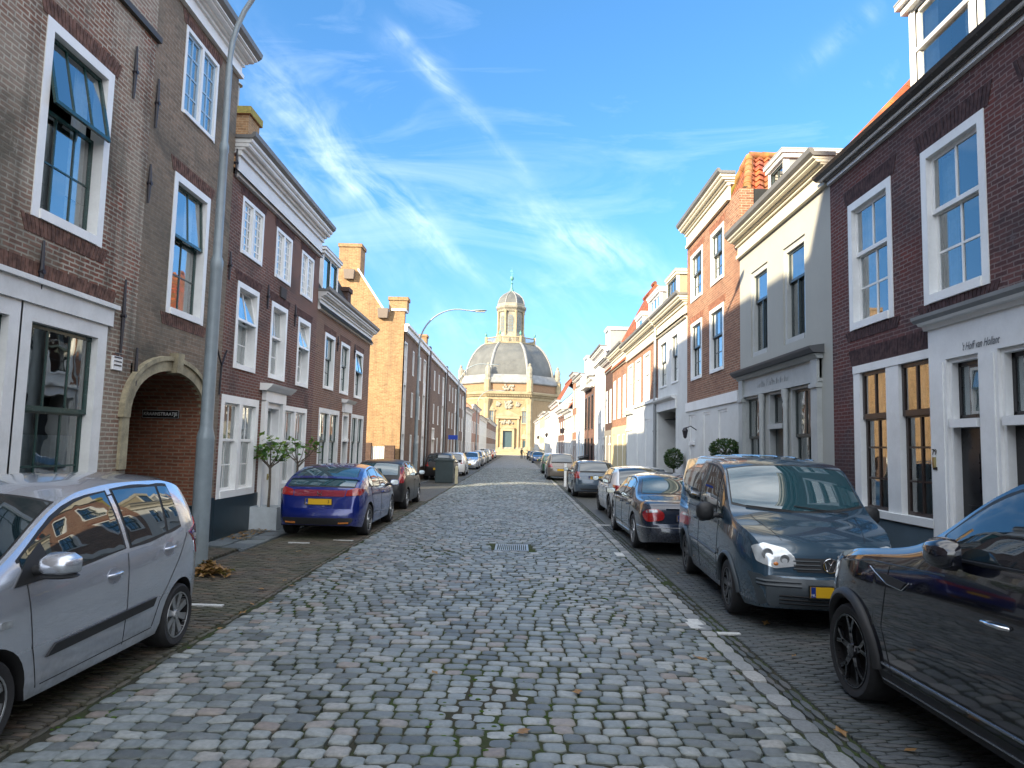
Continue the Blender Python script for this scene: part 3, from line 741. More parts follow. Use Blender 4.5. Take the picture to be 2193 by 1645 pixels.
def dormer(T, F, s0, s1, d, z0, z1, back, mat=CREAM, side=LEAD, wins=1, sash=WHITE, cols=2, rows=(1, 2), top=None, over=.12, curt='sides'):
    """box dormer standing in the roof slope: cheeks, front, flat roof and windows"""
    m = MB(); h = []
    W = (s1-s0-.12*(wins+1))/wins
    for i in range(wins): a = s0+.12+i*(W+.12); h.append((a, a+W, z0+.1, z1-.14))
    Fd = Fac(F.side, F.X0-F.side*d, F.k, F.sref)
    S = sorted({s0, s1, *[x[0] for x in h], *[x[1] for x in h]}); Z = sorted({z0, z1, z0+.1, z1-.14})
    for i in range(len(S)-1):
        for j in range(len(Z)-1):
            a, b = (S[i]+S[i+1])/2, (Z[j]+Z[j+1])/2
            if any(q[0] < a < q[1] and q[2] < b < q[3] for q in h): continue
            Fd.quad(m, S[i], S[i+1], 0, Z[j], Z[j+1])
    Fd.box(m, s0, s0+.06, -.1, .02, z0, z1); Fd.box(m, s1-.06, s1, -.1, .02, z0, z1)
    o = T.add(m, 'dormer', mat)
    for s in (s0+.005, s1-.005): c = MB(); c.quad(Fd.p(s, -.01, z0), Fd.p(s, -back, z0), Fd.p(s, -back, z1), Fd.p(s, -.01, z1)); T.add(c, 'dormer_cheek', side, o)
    r = MB(); Fd.box(r, s0-over, s1+over, -back, over, z1, z1+.07); Fd.box(r, s0-over*.6, s1+over*.6, -back, over*.6, z1-.1, z1); T.add(r, 'dormer_roof', mat, o)
    r = MB(); Fd.box(r, s0-over-.01, s1+over+.01, -back, over+.01, z1+.07, z1+.1); T.add(r, 'roof_sheet', LEAD, o)
    for a, b, c0, c1 in h:
        f = MB(); g = MB(); sw = .05
        Fd.box(f, a, a+sw, -.08, -.02, c0, c1); Fd.box(f, b-sw, b, -.08, -.02, c0, c1); Fd.box(f, a, b, -.08, -.02, c0, c0+sw); Fd.box(f, a, b, -.08, -.02, c1-sw, c1)
        hs = c1-(c1-c0)*.42
        if rows[0]: Fd.box(f, a, b, -.08, .0, hs-.03, hs+.03)
        for k in range(1, cols): x = a+(b-a)*k/cols; Fd.box(f, x-.012, x+.012, -.07, -.03, c0, c1)
        if rows[1] > 1: Fd.box(f, a, b, -.07, -.03, (c0+hs)/2-.012, (c0+hs)/2+.012)
        Fd.quad(g, a, b, -.05, c0, c1)
        T.add(f, 'window_sash', sash, o); T.add(g, 'pane', GLASS, o, recalc=False)
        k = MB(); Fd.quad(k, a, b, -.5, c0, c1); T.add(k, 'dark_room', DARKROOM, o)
        if curt:
            k = MB(); n = 10
            for (x0, x1) in ((a, a+(b-a)*.25), (b-(b-a)*.25, b)):
                vs = []
                for i in range(n+1): x = x0+(x1-x0)*i/n; oo = -.15+.015*math.sin(i*2.1); vs += [Fd.p(x, oo, c0), Fd.p(x, oo, c1)]
                k.add(vs, [(2*i, 2*i+2, 2*i+3, 2*i+1) for i in range(n)])
            T.add(k, 'curtain', CURT, o, smooth=50)
    return o

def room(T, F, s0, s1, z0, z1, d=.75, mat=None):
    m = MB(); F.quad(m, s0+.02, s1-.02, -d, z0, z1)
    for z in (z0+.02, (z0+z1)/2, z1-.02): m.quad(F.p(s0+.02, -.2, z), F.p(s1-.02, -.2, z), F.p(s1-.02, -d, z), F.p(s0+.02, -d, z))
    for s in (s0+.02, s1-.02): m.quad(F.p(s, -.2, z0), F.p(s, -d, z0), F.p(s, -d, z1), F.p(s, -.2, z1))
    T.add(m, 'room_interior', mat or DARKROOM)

def house(label, F, s0, s1, eave, wallmat, holes=(), depth=8., ridge=3., roofmat=PANTF, near=False, cat='house', name='brick_house', z0=-.12, base=None, gable=True, roofkw={}, doroof=True, group=None, side_z=None):
    c = F.p((s0+s1)/2, 0, 0)
    T = Thing(name, label, cat, (c[0], c[1], 0), group=group)
    T.F = F; T.holes = list(holes)
    gb = (depth/2, eave+ridge) if gable and doroof else None
    T.add(wall_mesh(F, s0, s1, z0, eave, T.holes, depth, gb, side_z=side_z), 'wall', wallmat)
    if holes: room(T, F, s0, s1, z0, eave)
    if doroof: roof(T, F, s0, s1, eave+.02, depth, ridge, roofmat, near, **roofkw)
    return T
def downpipe(T, F, s, z0, z1, mat=None, r=.045, d=.09):
    m = MB(); m.tube([F.p(s, d, z0), F.p(s, d, z1)], r, 8)
    for z in np.arange(z0+.8, z1, 1.8): m.frustum(F.p(s, d, 0), r*1.35, r*1.35, z, z+.05, 8)
    T.add(m, 'downpipe', mat or paint('zinc_pipe', (.28, .30, .31), .45, .4), smooth=40)
def anchor(T, F, s, z0, z1, y=False):
    m = MB(); zc = (z0+z1)/2
    m.tube([F.p(s, .03, z0), F.p(s, .035, zc), F.p(s, .03, z1)], [.016, .026, .014], 6)
    m.tube([F.p(s, -.02, zc), F.p(s, .07, zc)], .03, 6)
    T.add(m, 'wall_anchor', IRON, smooth=40)

# brick kinds -----------------------------------------------------------------------------------------------
BK1 = brick('weathered_brick', (.13, .058, .038), (.21, .10, .065), (.36, .33, .27), patch=(.34, .32, .26), patch_amt=1., dark=(.10, .09, .068), dark_amt=.9, eff=((.45, .42, .36), .65), ms=.012, grime=.7, red=((.26, .085, .055), .85))
BK1B = brick('render_stained_brick', (.15, .11, .078), (.22, .16, .115), (.24, .215, .17), patch=(.13, .12, .095), patch_amt=.9, dark=(.075, .07, .055), dark_amt=.8, ms=.006, eff=((.3, .29, .26), .3))
BK2 = brick('dark_red_brick', (.09, .036, .028), (.17, .066, .045), (.24, .20, .175), patch=(.10, .075, .065), patch_amt=.5, dark=(.045, .032, .03), dark_amt=.6, eff=((.3, .28, .26), .35), grime=.25, red=((.24, .075, .045), .5))
BK3 = brick('brown_brick', (.14, .066, .043), (.23, .11, .07), (.28, .235, .19), patch=(.15, .11, .085), patch_amt=.5, dark=(.07, .045, .035), dark_amt=.4, eff=((.35, .32, .28), .4), grime=.25, red=((.26, .10, .06), .5))
BKG = brick('yellow_orange_brick', (.21, .12, .058), (.31, .19, .095), (.30, .22, .13), patch=(.24, .15, .08), patch_amt=.5, grime=.35)
BK4 = brick('brown_flat_brick', (.13, .075, .05), (.20, .125, .085), (.20, .16, .13), patch=(.16, .12, .09), patch_amt=.3, dark=(.09, .06, .045), dark_amt=.4)
BK4D = brick('deep_brown_brick', (.055, .03, .024), (.08, .045, .035), (.07, .055, .045))
BKR1 = brick('purple_brown_brick', (.062, .032, .034), (.12, .052, .048), (.17, .135, .13), patch=(.13, .035, .028), patch_amt=.55, dark=(.035, .032, .037), dark_amt=.5, rh=.058, bw=.2, eff=((.26, .27, .29), .35), red=((.17, .04, .03), .7))
BKR3 = brick('orange_brown_brick', (.17, .075, .045), (.29, .14, .085), (.32, .26, .19), patch=(.25, .12, .08), patch_amt=.4, dark=(.13, .06, .045), dark_amt=.4)
BKA = brick('passage_brick', (.15, .052, .03), (.24, .09, .05), (.22, .17, .12), patch=(.12, .06, .04), patch_amt=.5, ms=.011)
MOSSY = brick('mossy_brick', (.22, .17, .05), (.28, .23, .06), (.22, .2, .06), patch=(.25, .24, .05), patch_amt=.9)
GREYP = paint('grey_plaster', (.37, .375, .345), .75, var=.06, scale=1.2, bump=.05)
WALLW = paint('white_wall', (.64, .65, .63), .7, var=.08, scale=1.5, dirt=((.42, .41, .37), .35))
WALLC = paint('cream_wall', (.50, .43, .27), .7, var=.07)
WALLB = paint('pale_blue_wall', (.58, .66, .72), .7, var=.05)
STONE = paint('weathered_sandstone', (.40, .35, .23), .85, var=.35, scale=5, bump=.4, dirt=((.10, .09, .07), .6))
LBLUE = paint('light_blue_paint', (.30, .44, .58), .35, var=.06)
SOLD = lambda F, s0, s1, z, h=.24, n=None: None
def lintel(T, F, s0, s1, z, mat, h=.22):
    """flat arch of upright bricks over an opening"""
    m = MB(); n = max(3, int((s1-s0+.16)/.065)); a = s0-.08; w = (s1-s0+.16)/n
    for i in range(n):
        c = a+(i+.5)*w; t = (c-(s0+s1)/2)/(s1-s0)*.16
        q = [F.p(c-w*.44, .008, z), F.p(c+w*.44, .008, z), F.p(c+w*.44+t, .008, z+h), F.p(c-w*.44+t, .008, z+h)]
        b = [F.p(c-w*.44, -.03, z), F.p(c+w*.44, -.03, z), F.p(c+w*.44+t, -.03, z+h), F.p(c-w*.44+t, -.03, z+h)]
        m.add(q+b, [(0, 1, 2, 3), (0, 4, 5, 1), (1, 5, 6, 2), (2, 6, 7, 3), (3, 7, 4, 0)])
    T.add(m, 'brick_arch', mat)
def solid_brick(name, c, v=.5):
    t = NT(name); p = t.pos(); n = t.noise(p, 11, 3); n2 = t.noise(p, 60, 3)
    return t.pbr(t.mix(t.ramp(n, [(.35, 0.), (.65, 1.)]), tuple(x*(1-v) for x in c), tuple(x*(1+v*.5) for x in c)), .8, 0, t.bump(n2, .4, .005), spec=.3)
LB1 = solid_brick('upright_brown_bricks', (.13, .07, .052)); LB2 = solid_brick('upright_dark_bricks', (.085, .042, .035)); LBR = solid_brick('upright_purple_bricks', (.065, .036, .036)); LBR3 = solid_brick('upright_orange_bricks', (.24, .11, .07))

# ================================================================ LEFT SIDE
FL = Fac(-1, -5.7)
rx = lambda *c: rect(FL, *c)
# --- L1: weathered brick house with green sashes
w1 = rx((105.5, 34), (246, 163), (215, 531), (62, 457))
p0 = FL.un(228, 700); gfz1 = FL.un(236, 700)[1]; gfr = FL.un(218, 850)[0]
sA = FL.un(290, 700)[0]
gz0 = .55
gf = [(FL.un(60, 850)[0]-.02-3.2, gfr, gz0, gfz1)]
g_s1 = gfr; g_m = FL.un(52, 850)[0]; g_m0 = FL.un(28, 850)[0]
holes = [w1, (gfr-4.98, gfr, gz0, gfz1)]
w1b = (w1[0]-2.6, w1[1]-2.6, w1[2], w1[3])
holes.append(w1b)
H = house('tall weathered brick house with green sash windows beside the arched passage', FL, -2.28, sA, 9.9, BK1, holes, ridge=3.1, near=False)
window(H, FL, *w1, sash=GREEN, cols=3, rows=(1, 2), split=.40, fw=.13, tilt=R_(12), curt='sides', dep=.13, sw=.05, label='upper sash window with its top light tilted open')
window(H, FL, *w1b, sash=GREEN, cols=3, fw=.13, dep=.13)
# ground-floor shop-like band: frieze, posts, three-by windows
f = MB(); zt = gfz1
FL.box(f, gfr-5.6, gfr+.06, -.05, .05, zt, zt+.24); FL.box(f, gfr-5.7, gfr+.12, -.02, .10, zt+.24, zt+.30)
H.add(f, 'frieze_board', WHITE2)
for k in range(3):
    b = gfr-k*1.66; window(H, FL, b-1.69 if k == 0 else b-1.66, b, gz0, zt, sash=GREEN, fr=WHITE2, cols=3, rows=(1, 2), split=.42, fw=.20, dep=.12, sw=.055, glass=GLASS, curt='low' if k == 0 else 'full', cmat=CURT2)
lintel(H, FL, gfr-3.5, gfr, zt+.30, LB1, .2)
lintel(H, FL, w1[0], w1[1], w1[3], LB1, .22); lintel(H, FL, w1[0], w1[1], w1[2]-.2, LB1, .19)
for (x0, y0, x1, y1) in [(288, 98, 283, 212), (88, 515, 78, 650), (268, 600, 251, 755)]:
    a = FL.un(x0, y0); b = FL.un(x1, y1); anchor(H, FL, (a[0]+b[0])/2, b[1], a[1])
cornice(H, FL, -2.28, sA-.0, 9.3, .6, .4)
m = MB(); a = FL.un(250, 0); b = FL.un(340, 92); FL.box(m, a[0]-1, b[0]-.02, 0, .07, b[1]-.03, b[1]+.06); H.add(m, 'string_course', paint('dark_moulding', (.05, .045, .04), .6))
v = rx((237, 762), (258, 764), (258, 794), (237, 792)); m = MB(); FL.box(m, v[0], v[1], 0, .03, v[2], v[3]); vo = H.add(m, 'vent_grille', WHITE, bevel=.006)
m = MB()
for k in range(4): z = v[2]+.06+k*.055; FL.box(m, v[0]+.03, v[1]-.03, .031, .036, z, z+.018)
H.add(m, 'vent_slot', IRON, vo)
m = MB(); FL.box(m, -2.28, sA, 0, .03, -.12, .5); H.add(m, 'plinth', TEAL)

# --- L1b: part with the arched passage
sE = 13.27
e1 = FL.un(514, 170)[1]
w2 = rx((376, 365), (450, 428), (433.5, 700), (353, 666)); w3 = rx((401.7, 54.5), (469, 139.6), (458, 308), (386, 235))
aL, aR = FL.un(273, 880)[0], 12.62; aT = FL.un(385, 800)[1]; aS = aT-.80
H = Thing('gate_house', 'grey-brown plastered house over an arched brick passage', 'house', (-5.7, 12, 0)); H.F = FL
nA = 20; arc = [((aL+aR)/2-(aR-aL)/2*math.cos(math.pi*i/nA), aS+(aT-aS)*math.sin(math.pi*i/nA)**.85) for i in range(nA+1)]
wm = wall_mesh(FL, sA, sE, -.12, e1, [w2, w3, (aL, aR, -.12, aT+.001, .001)], 8., (4., e1+3.2))
for i in range(nA):    # spandrels above the arch line
    (a, za), (b, zb) = arc[i], arc[i+1]
    wm.quad(FL.p(a, 0, za), FL.p(b, 0, zb), FL.p(b, 0, aT+.001), FL.p(a, 0, aT+.001), out=(1, 0, 0))
H.add(wm, 'wall', BK1B)
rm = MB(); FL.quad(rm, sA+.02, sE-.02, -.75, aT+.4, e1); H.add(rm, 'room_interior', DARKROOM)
roof(H, FL, sA, sE, e1+.6, 8, 3., PANTF)
ps = MB()
for i in range(nA): (a, za), (b, zb) = arc[i], arc[i+1]; ps.quad(FL.p(a, 0, za), FL.p(b, 0, zb), FL.p(b, -6.5, zb), FL.p(a, -6.5, za))
for s in (aL, aR): ps.quad(FL.p(s, 0, -.1), FL.p(s, -6.5, -.1), FL.p(s, -6.5, aS), FL.p(s, 0, aS))
ps.quad(FL.p(aL, -6.5, -.1), FL.p(aR, -6.5, -.1), FL.p(aR, -6.5, aT), FL.p(aL, -6.5, aT))
H.add(ps, 'passage', BKA)
pl = MB(); pl.box(-12, -5.72, aR-.03, aR-.004, -.1, .62); FL.box(pl, aR+.02, sE, .0, .025, -.1, .72); H.add(pl, 'plinth', TEAL)
am = MB(); N = 22
pr = [((aL+aR)/2-((aR-aL)/2+q)*math.cos(math.pi*i/N), aS+(aT-aS+q)*math.sin(math.pi*i/N)**.85) for q in (0., .17, .24) for i in range(N+1)]
for q in range(2):
    for i in range(N):
        a, b, c, d = pr[q*(N+1)+i], pr[q*(N+1)+i+1], pr[(q+1)*(N+1)+i+1], pr[(q+1)*(N+1)+i]; dd = (.05, .085)[q]
        am.add([FL.p(x[0], dd, x[1]) for x in (a, b, c, d)]+[FL.p(x[0], -.06, x[1]) for x in (a, b, c, d)], [(0, 1, 2, 3), (0, 4, 5, 1), (1, 5, 6, 2), (2, 6, 7, 3), (3, 7, 4, 0)])
ks = (aL+aR)/2; FL.prism(am, [(-.05, aT-.04), (.13, aT-.02), (.15, aT+.3), (-.05, aT+.3)], ks-.10, ks+.10)
for s in (aL, aR): FL.box(am, s-.19 if s == aL else s, s if s == aL else s+.2, -.05, .04, aS-.75, aS)
H.add(am, 'stone_arch', STONE)
window(H, FL, *w2, sash=GREEN, cols=2, rows=(1, 2), split=.42, fw=.12, dep=.13, tilt=R_(4), curt='sides')
f = window(H, FL, *w3, sash=LBLUE, cols=2, rows=(0, 4), split=0, fw=.07, dep=.03, curt='full', mull=1, mw=.03, label='shuttered upper casement pair with light blue frames')
lintel(H, FL, w2[0], w2[1], w2[3], LB1, .22); lintel(H, FL, w3[0], w3[1], w3[3], LB1, .2); lintel(H, FL, w2[0], w2[1], w2[2]-.2, LB1, .19)
cornice(H, FL, sA, sE, e1+.02, .38, .40, ends=.06)
for (x0, y0, x1, y1) in [(335, 168, 330, 275), (297, 335, 291, 420), (283, 743, 274, 850)]:
    a = FL.un(x0, y0); b = FL.un(x1, y1); anchor(H, FL, max(sA+.04, (a[0]+b[0])/2), b[1], a[1])
a = FL.un(468, 783); b = FL.un(464, 845); m = MB(); sY = sE-.1
m.tube([FL.p(sY, .04, b[1]), FL.p(sY, .05, a[1])], .02, 6); m.tube([FL.p(sY, .05, a[1]), FL.p(sY-.25, .04, a[1]+.34)], .018, 6); m.tube([FL.p(sY, .05, a[1]), FL.p(sY+.22, .04, a[1]+.32)], .018, 6); H.add(m, 'wall_anchor', IRON)
# street name plate on the far wall of the passage, a thing of its own
c0 = onY(345, 887, aR-.012)
T = Thing('street_sign', 'black enamel street sign with white letters under the arch', 'street sign', tuple(c0)); m = MB(); m.box(c0.x-.34, c0.x+.34, aR-.03, aR-.012, c0.z-.078, c0.z+.078); T.add(m, 'sign_plate', paint('black_enamel', (.012, .012, .014), .2), bevel=.006)
fr = MB()
for (a, b, c, d) in ((-.33, .33, .066, .07), (-.33, .33, -.07, -.066), (-.33, -.326, -.07, .07), (.326, .33, -.07, .07)): fr.box(c0.x+a, c0.x+b, aR-.033, aR-.03, c0.z+c, c0.z+d)
T.add(fr, 'border_line', WHITE); T.text('KRAANSTRAATJE', 'lettering', WHITE, text_basis((c0.x, aR-.034, c0.z), (1, 0, 0), (0, 0, 1)), .088, ext=.001, space=.98, sx=.92)
ch = MB()

# --- L2: dark brick house with white windows
E2 = FL.un(506, 377)[1]
q = lambda ox, oy, sc, pts: rx(*[(ox+x/sc, oy+y/sc) for x, y in pts])
c3 = lambda pts: q(440, 200, 3.1625, pts); c4 = lambda pts: q(440, 640, 3.1625, pts)
t1, t2, t3 = c3([(258, 655), (403, 800), (380, 1155), (235, 1050)]), c3([(483, 895), (590, 1000), (573, 1315), (468, 1228)]), c3([(655, 1080), (737, 1165), (718, 1440), (637, 1378)])
m1 = rx((440+218/3.1625, 200+1250/3.1625), (440+367/3.1625, 200+1330/3.1625), (440+332/3.1625, 640+505/3.1625), (440+187/3.1625, 640+468/3.1625))
m2 = rx((440+450/3.1625, 200+1405/3.1625), (440+557/3.1625, 200+1467/3.1625), (440+532/3.1625, 640+563/3.1625), (440+422/3.1625, 640+530/3.1625))
m3 = c4([(628, 135), (710, 178), (692, 612), (608, 583)])
g1 = c4([(98, 640), (360, 680), (325, 1340), (50, 1395)]); dr = c4([(385, 700), (500, 712), (487, 1385), (355, 1395)]); g2 = c4([(515, 725), (687, 750), (660, 1245), (487, 1295)])
zt = (t1[2]+t2[2]+t3[2])/3; zt1 = (t1[3]+t2[3]+t3[3])/3; t1, t2, t3 = [(a[0], a[1], zt, zt1) for a in (t1, t2, t3)]
zt = (m1[2]+m2[2]+m3[2])/3; zt1 = (m1[3]+m2[3]+m3[3])/3; m1, m2, m3 = [(a[0], a[1], zt, zt1) for a in (m1, m2, m3)]
gz1 = (g1[3]+g2[3])/2; gz0_ = .68; g1 = (max(g1[0], sE+.1), g1[1], gz0_, gz1); g2 = (max(g2[0], dr[1]+.12), g2[1], gz0_, gz1); dr = (dr[0], dr[1], -.08, gz1+.0)
S2 = 19.35
print('L2', t1, m1, g1, dr, g2, E2)
H = house('dark red brick house with white multi-pane windows and a white doorcase', FL, sE+.003, S2, E2, BK2, [t1, t2, t3, m1, m2, m3, g1, g2, dr], ridge=3.2)
for k, t in enumerate((t1, t2, t3)): window(H, FL, *t, cols=3, rows=(0, 6), split=0, fw=.075, dep=.03, curt='blind', mw=.028, mull=1, sw=.045)
for k, t in enumerate((m1, m2, m3)): window(H, FL, *t, cols=2, rows=(1, 2), split=.42, fw=.11, dep=.17, tilt=(R_(12), R_(3), R_(14))[k], curt='sides'); lintel(H, FL, t[0], t[1], t[3], LB2, .2)
for t in (t1, t2, t3): lintel(H, FL, t[0], t[1], t[3], LB2, .2)
window(H, FL, *g1, cols=2, rows=(1, 2), split=.42, fw=.15, dep=.10, mull=1, curt='full'); window(H, FL, *g2, cols=2, rows=(1, 2), split=.42, fw=.12, dep=.10, mull=1, curt='full')
door(H, FL, *dr[:2], -.08, gz1, leaf=WHITE, tz=gz1-.85, fw=.13, panels=2)
m = MB(); FL.box(m, dr[0]-.08, dr[0]+.1, 0, .09, -.08, gz1+.02); FL.box(m, dr[1]-.1, dr[1]+.08, 0, .09, -.08, gz1+.02); FL.box(m, dr[0]-.08, dr[1]+.08, 0, .1, gz1, gz1+.24)
FL.prism(m, [(0, gz1+.24), (.16, gz1+.24), (.26, gz1+.33), (.30, gz1+.38), (0, gz1+.40)], dr[0]-.24, dr[1]+.24); H.add(m, 'doorcase', WHITE)
for a, b in ((sE+.003, dr[0]-.09), (dr[1]+.09, S2)): m = MB(); FL.box(m, a, b, 0, .03, -.12, gz0_); H.add(m, 'plinth', TEAL)
cornice(H, FL, sE+.12, S2, E2, .74, .38, mat=WHITE2, ends=.06)
a = c3([(503, 1310), (540, 1325), (540, 1395), (503, 1385)]); m = MB(); FL.box(m, *a[:2], 0, .04, *a[2:]); H.add(m, 'stone_plaque', paint('dark_stone', (.04, .035, .035), .8), bevel=.01)
for pts in [((420, 1295), (412, 1460)), ((605, 1430), (598, 1580)), ((200, 370), (183, 555)), ((145, 1060), (132, 1250))]:
    a = FL.un(440+pts[0][0]/3.1625, 200+pts[0][1]/3.1625); b = FL.un(440+pts[1][0]/3.1625, 200+pts[1][1]/3.1625); anchor(H, FL, max(sE+.05, (a[0]+b[0])/2), b[1], a[1])
cc = onX(527, 262, -6.9); chimney(H, FL, cc.y+.2, -1.35, 7.6, onX(527, 236, -6.9).z, .55, .7, BKG, 0, moss=MOSSY)
fl = MB(); fl.tube([(-7.2, cc.y+.0, 9.2), (-7.2, cc.y, 10.6)], .09, 8); fl.tube([(-7.2, cc.y, 10.6), (-7.2, cc.y, 10.75)], [.16, .02], 8); H.add(fl, 'flue_pipe', LEAD)

# --- L3: smaller brick house, green sashes
S3 = 26.4
u1, u2, u3 = c4([(810, 228), (880, 258), (862, 628), (795, 605)]), c4([(922, 295), (980, 320), (962, 658), (903, 635)]), c4([(1018, 350), (1068, 375), (1055, 685), (1002, 665)])
za, zb = (u1[2]+u2[2]+u3[2])/3, (u1[3]+u2[3]+u3[3])/3; u1, u2, u3 = [(a[0], a[1], za, zb) for a in (u1, u2, u3)]
g1 = c4([(765, 730), (905, 760), (890, 1115), (755, 1115)]); dr = c4([(925, 770), (968, 775), (958, 1115), (915, 1115)]); g2 = c4([(985, 780), (1070, 800), (1055, 1115), (975, 1115)])
gz1 = (g1[3]+g2[3])/2; g1 = (max(g1[0], S2+.25), g1[1], .6, gz1); dr = (max(dr[0], g1[1]+.1), dr[1], -.08, gz1); g2 = (max(g2[0], dr[1]+.08), g2[1], .6, gz1)
E3 = 5.55; print('L3', u1, g1, dr, g2)
H = house('lower brown brick house with narrow dark-sash windows and a blue-green dormer', FL, S2+.003, S3, E3, BK3, [u1, u2, u3, g1, dr, g2], depth=3.2, ridge=2.9, roofmat=PANTD)
for k, u in enumerate((u1, u2, u3)): window(H, FL, *u, sash=GREEN, cols=2, rows=(1, 2), split=.42, fw=.10, dep=.12, tilt=R_(9) if k == 2 else 0, curt='sides'); lintel(H, FL, u[0], u[1], u[3], LB1, .2)
window(H, FL, *g1, sash=GREEN, fr=WHITE2, cols=2, rows=(1, 2), fw=.14, mull=1, curt='blind', cmat=CURT, glass=GLASS_D); window(H, FL, *g2, sash=GREEN, fr=WHITE2, cols=2, rows=(1, 2), fw=.12, mull=1, curt='blind', glass=GLASS_D)
door(H, FL, dr[0], dr[1], -.08, gz1, leaf=GREEN, tz=gz1-.9, fw=.12)
m = MB(); FL.box(m, dr[0]-.06, dr[1]+.06, 0, .1, gz1, gz1+.3); FL.prism(m, [(0, gz1+.3), (.15, gz1+.3), (.24, gz1+.4), (0, gz1+.42)], dr[0]-.18, dr[1]+.18); H.add(m, 'doorcase', WHITE2)
cornice(H, FL, S2+.05, S3, E3+.02, .48, .32, mat=WHITE2, ends=.05)
for a, b in ((S2+.003, dr[0]-.02), (dr[1]+.02, S3)): m = MB(); FL.box(m, a, b, 0, .02, -.12, .55); H.add(m, 'plinth', TEAL)
dormer(H, FL, 21.2, 23.0, -.45, 6.35, 7.75, 1.2, mat=WHITE2, side=paint('blue_green_boards', (.03, .13, .15), .5), wins=2, sash=GREEN, cols=1, rows=(0, 1), curt=None)
for pts in [((895, 255), (888, 355)), ((1010, 310), (1002, 405))]:
    a = FL.un(440+pts[0][0]/3.1625, 640+pts[0][1]/3.1625); b = FL.un(440+pts[1][0]/3.1625, 640+pts[1][1]/3.1625); anchor(H, FL, (a[0]+b[0])/2, b[1], a[1])
cc = onX(787, 690, -6.7); chimney(H, FL, 25.9, -1.0, 6.0, 7.6, .5, .5, BK4D, 0)

# --- L4: long brown brick apartment building with the sunlit yellow gable
gY = 31.9; FL_ = FL; FL = Fac(-1, -5.35)
pts = [onY(x, y, gY) for x, y in ((866, 652), (835, 655), (772, 592))]
EV = 7.95; RD = 2.25; RZ = 9.8; DP = 8.5
H = Thing('apartment_building', 'long brown brick apartment building with a sunlit yellow brick gable', 'apartment building', (-5.35, 46, 0)); H.F = FL
secs = [(gY, 41.), (41., 51.), (51., 61.), (61., 69.5)]
holes = []; items = []
for k, (a, b) in enumerate(secs):
    W = b-a; zb0 = .3
    strips = [(a+.35, a+1.15), (b-2.1, b-1.1)]
    for s in strips:
        for (z0, z1) in ((.6, 2.35), (3.1, 4.65), (5.2, 6.6)): items.append((s[0], s[1], z0, z1, 'strip'))
    for s in ((a+2.9, a+3.4), (a+5.4, a+5.9)):
        for (z0, z1) in ((.95, 2.3), (3.15, 4.4), (5.25, 6.5)):
            if k == 1 and s[0] < a+3 and z0 < 2: continue
            items.append((s[0], s[1], z0, z1, 'narrow'))
    if k == 1: items.append((a+2.6, a+3.9, -.05, 2.9, 'door'))
m = wall_mesh(FL, gY+.004, secs[-1][1], -.12, 7.0, [i[:4] for i in items], DP)
H.add(m, 'wall', BK4)
for it in items:
    if it[4] == 'door': door(H, FL, *it[:4], leaf=paint('yellow_brown_door', (.3, .17, .05), .5), tz=2.2); continue
    window(H, FL, *it[:4], fr=WHITE2, sash=WHITE2 if it[4] == 'strip' else None, fw=.07, simple=True, curt=None)
pn = MB()
for k, (a, b) in enumerate(secs):
    for s in ((a+.35, a+1.15), (b-2.1, b-1.1)):
        for z0, z1 in ((2.35, 3.1), (4.65, 5.2)): pn = MB(); FL.box(pn, s[0]+.05, s[1]-.05, 0, .02, z0, z1); H.add(pn, 'infill_panel', WHITE2)
room(H, FL, gY+.1, secs[-1][1], 0, 6.9)
for k, (a, b) in enumerate(secs): pm = MB(); FL.box(pm, b-.55, b-.003 if k < 3 else b, -.02, .16, -.1, 7.55); H.add(pm, 'brick_pier', BK4D)
m = MB()
for k, (a, b) in enumerate(secs): FL.box(m, a+.02 if k == 0 else a, b-.56, 0, .14, 7.0, 7.26); FL.box(m, a+.02, b-.56, 0, .22, 7.26, 7.36)
H.add(m, 'cornice', WHITE2)
# sunlit gable wall facing the alley
g = MB(); X0 = -5.35
prof = [(X0, -.12), (X0, EV), (X0-.55, EV), (X0-.9, EV-.05), (X0-RD, RZ), (X0-2*RD-.5, EV-.6), (X0-DP, EV-.6), (X0-DP, -.12)]
g.add([(x, gY, z) for x, z in prof]+[(x, gY+.3, z) for x, z in prof], [tuple(range(8)), tuple(range(15, 7, -1))]+[(i, (i+1) % 8, 8+(i+1) % 8, 8+i) for i in range(8)])
H.add(g, 'gable_wall', BKG)
g = MB(); g.box(X0-.62, X0+.06, gY-.05, gY+.7, EV, EV+.1); g.tube([(X0-.95, gY-.02, EV+.02), (X0-RD, gY-.02, RZ+.08)], .05, 6); H.add(g, 'gable_coping', WHITE2)
chimney(H, FL, gY+.75, -.4, EV+.1, EV+.75, .85, .6, BKG, 0)
ct = onY(750, 521, gY); chimney(H, FL, gY+.5, ct.x-X0, 7.9, ct.z, 1.02, .9, BKG, 0)
m = tiled(FL, gY+.3, secs[-1][1], 7.3, .0, 8.9, -RD); m.quad(FL.p(gY+.3, -DP, 7.1), FL.p(secs[-1][1], -DP, 7.1), FL.p(secs[-1][1], -RD, 8.88), FL.p(gY+.3, -RD, 8.88)); H.add(m, 'roof', PANTD)
chimney(H, FL, 46.2, -1.2, 7.2, 9.1, .75, .75, BKG, 0)
m = MB(); FL.box(m, 48, 52.5, -3.2, -1.5, 7.3, 8.7); H.add(m, 'roof_plant_box', paint('grey_sheet', (.35, .42, .46), .5))
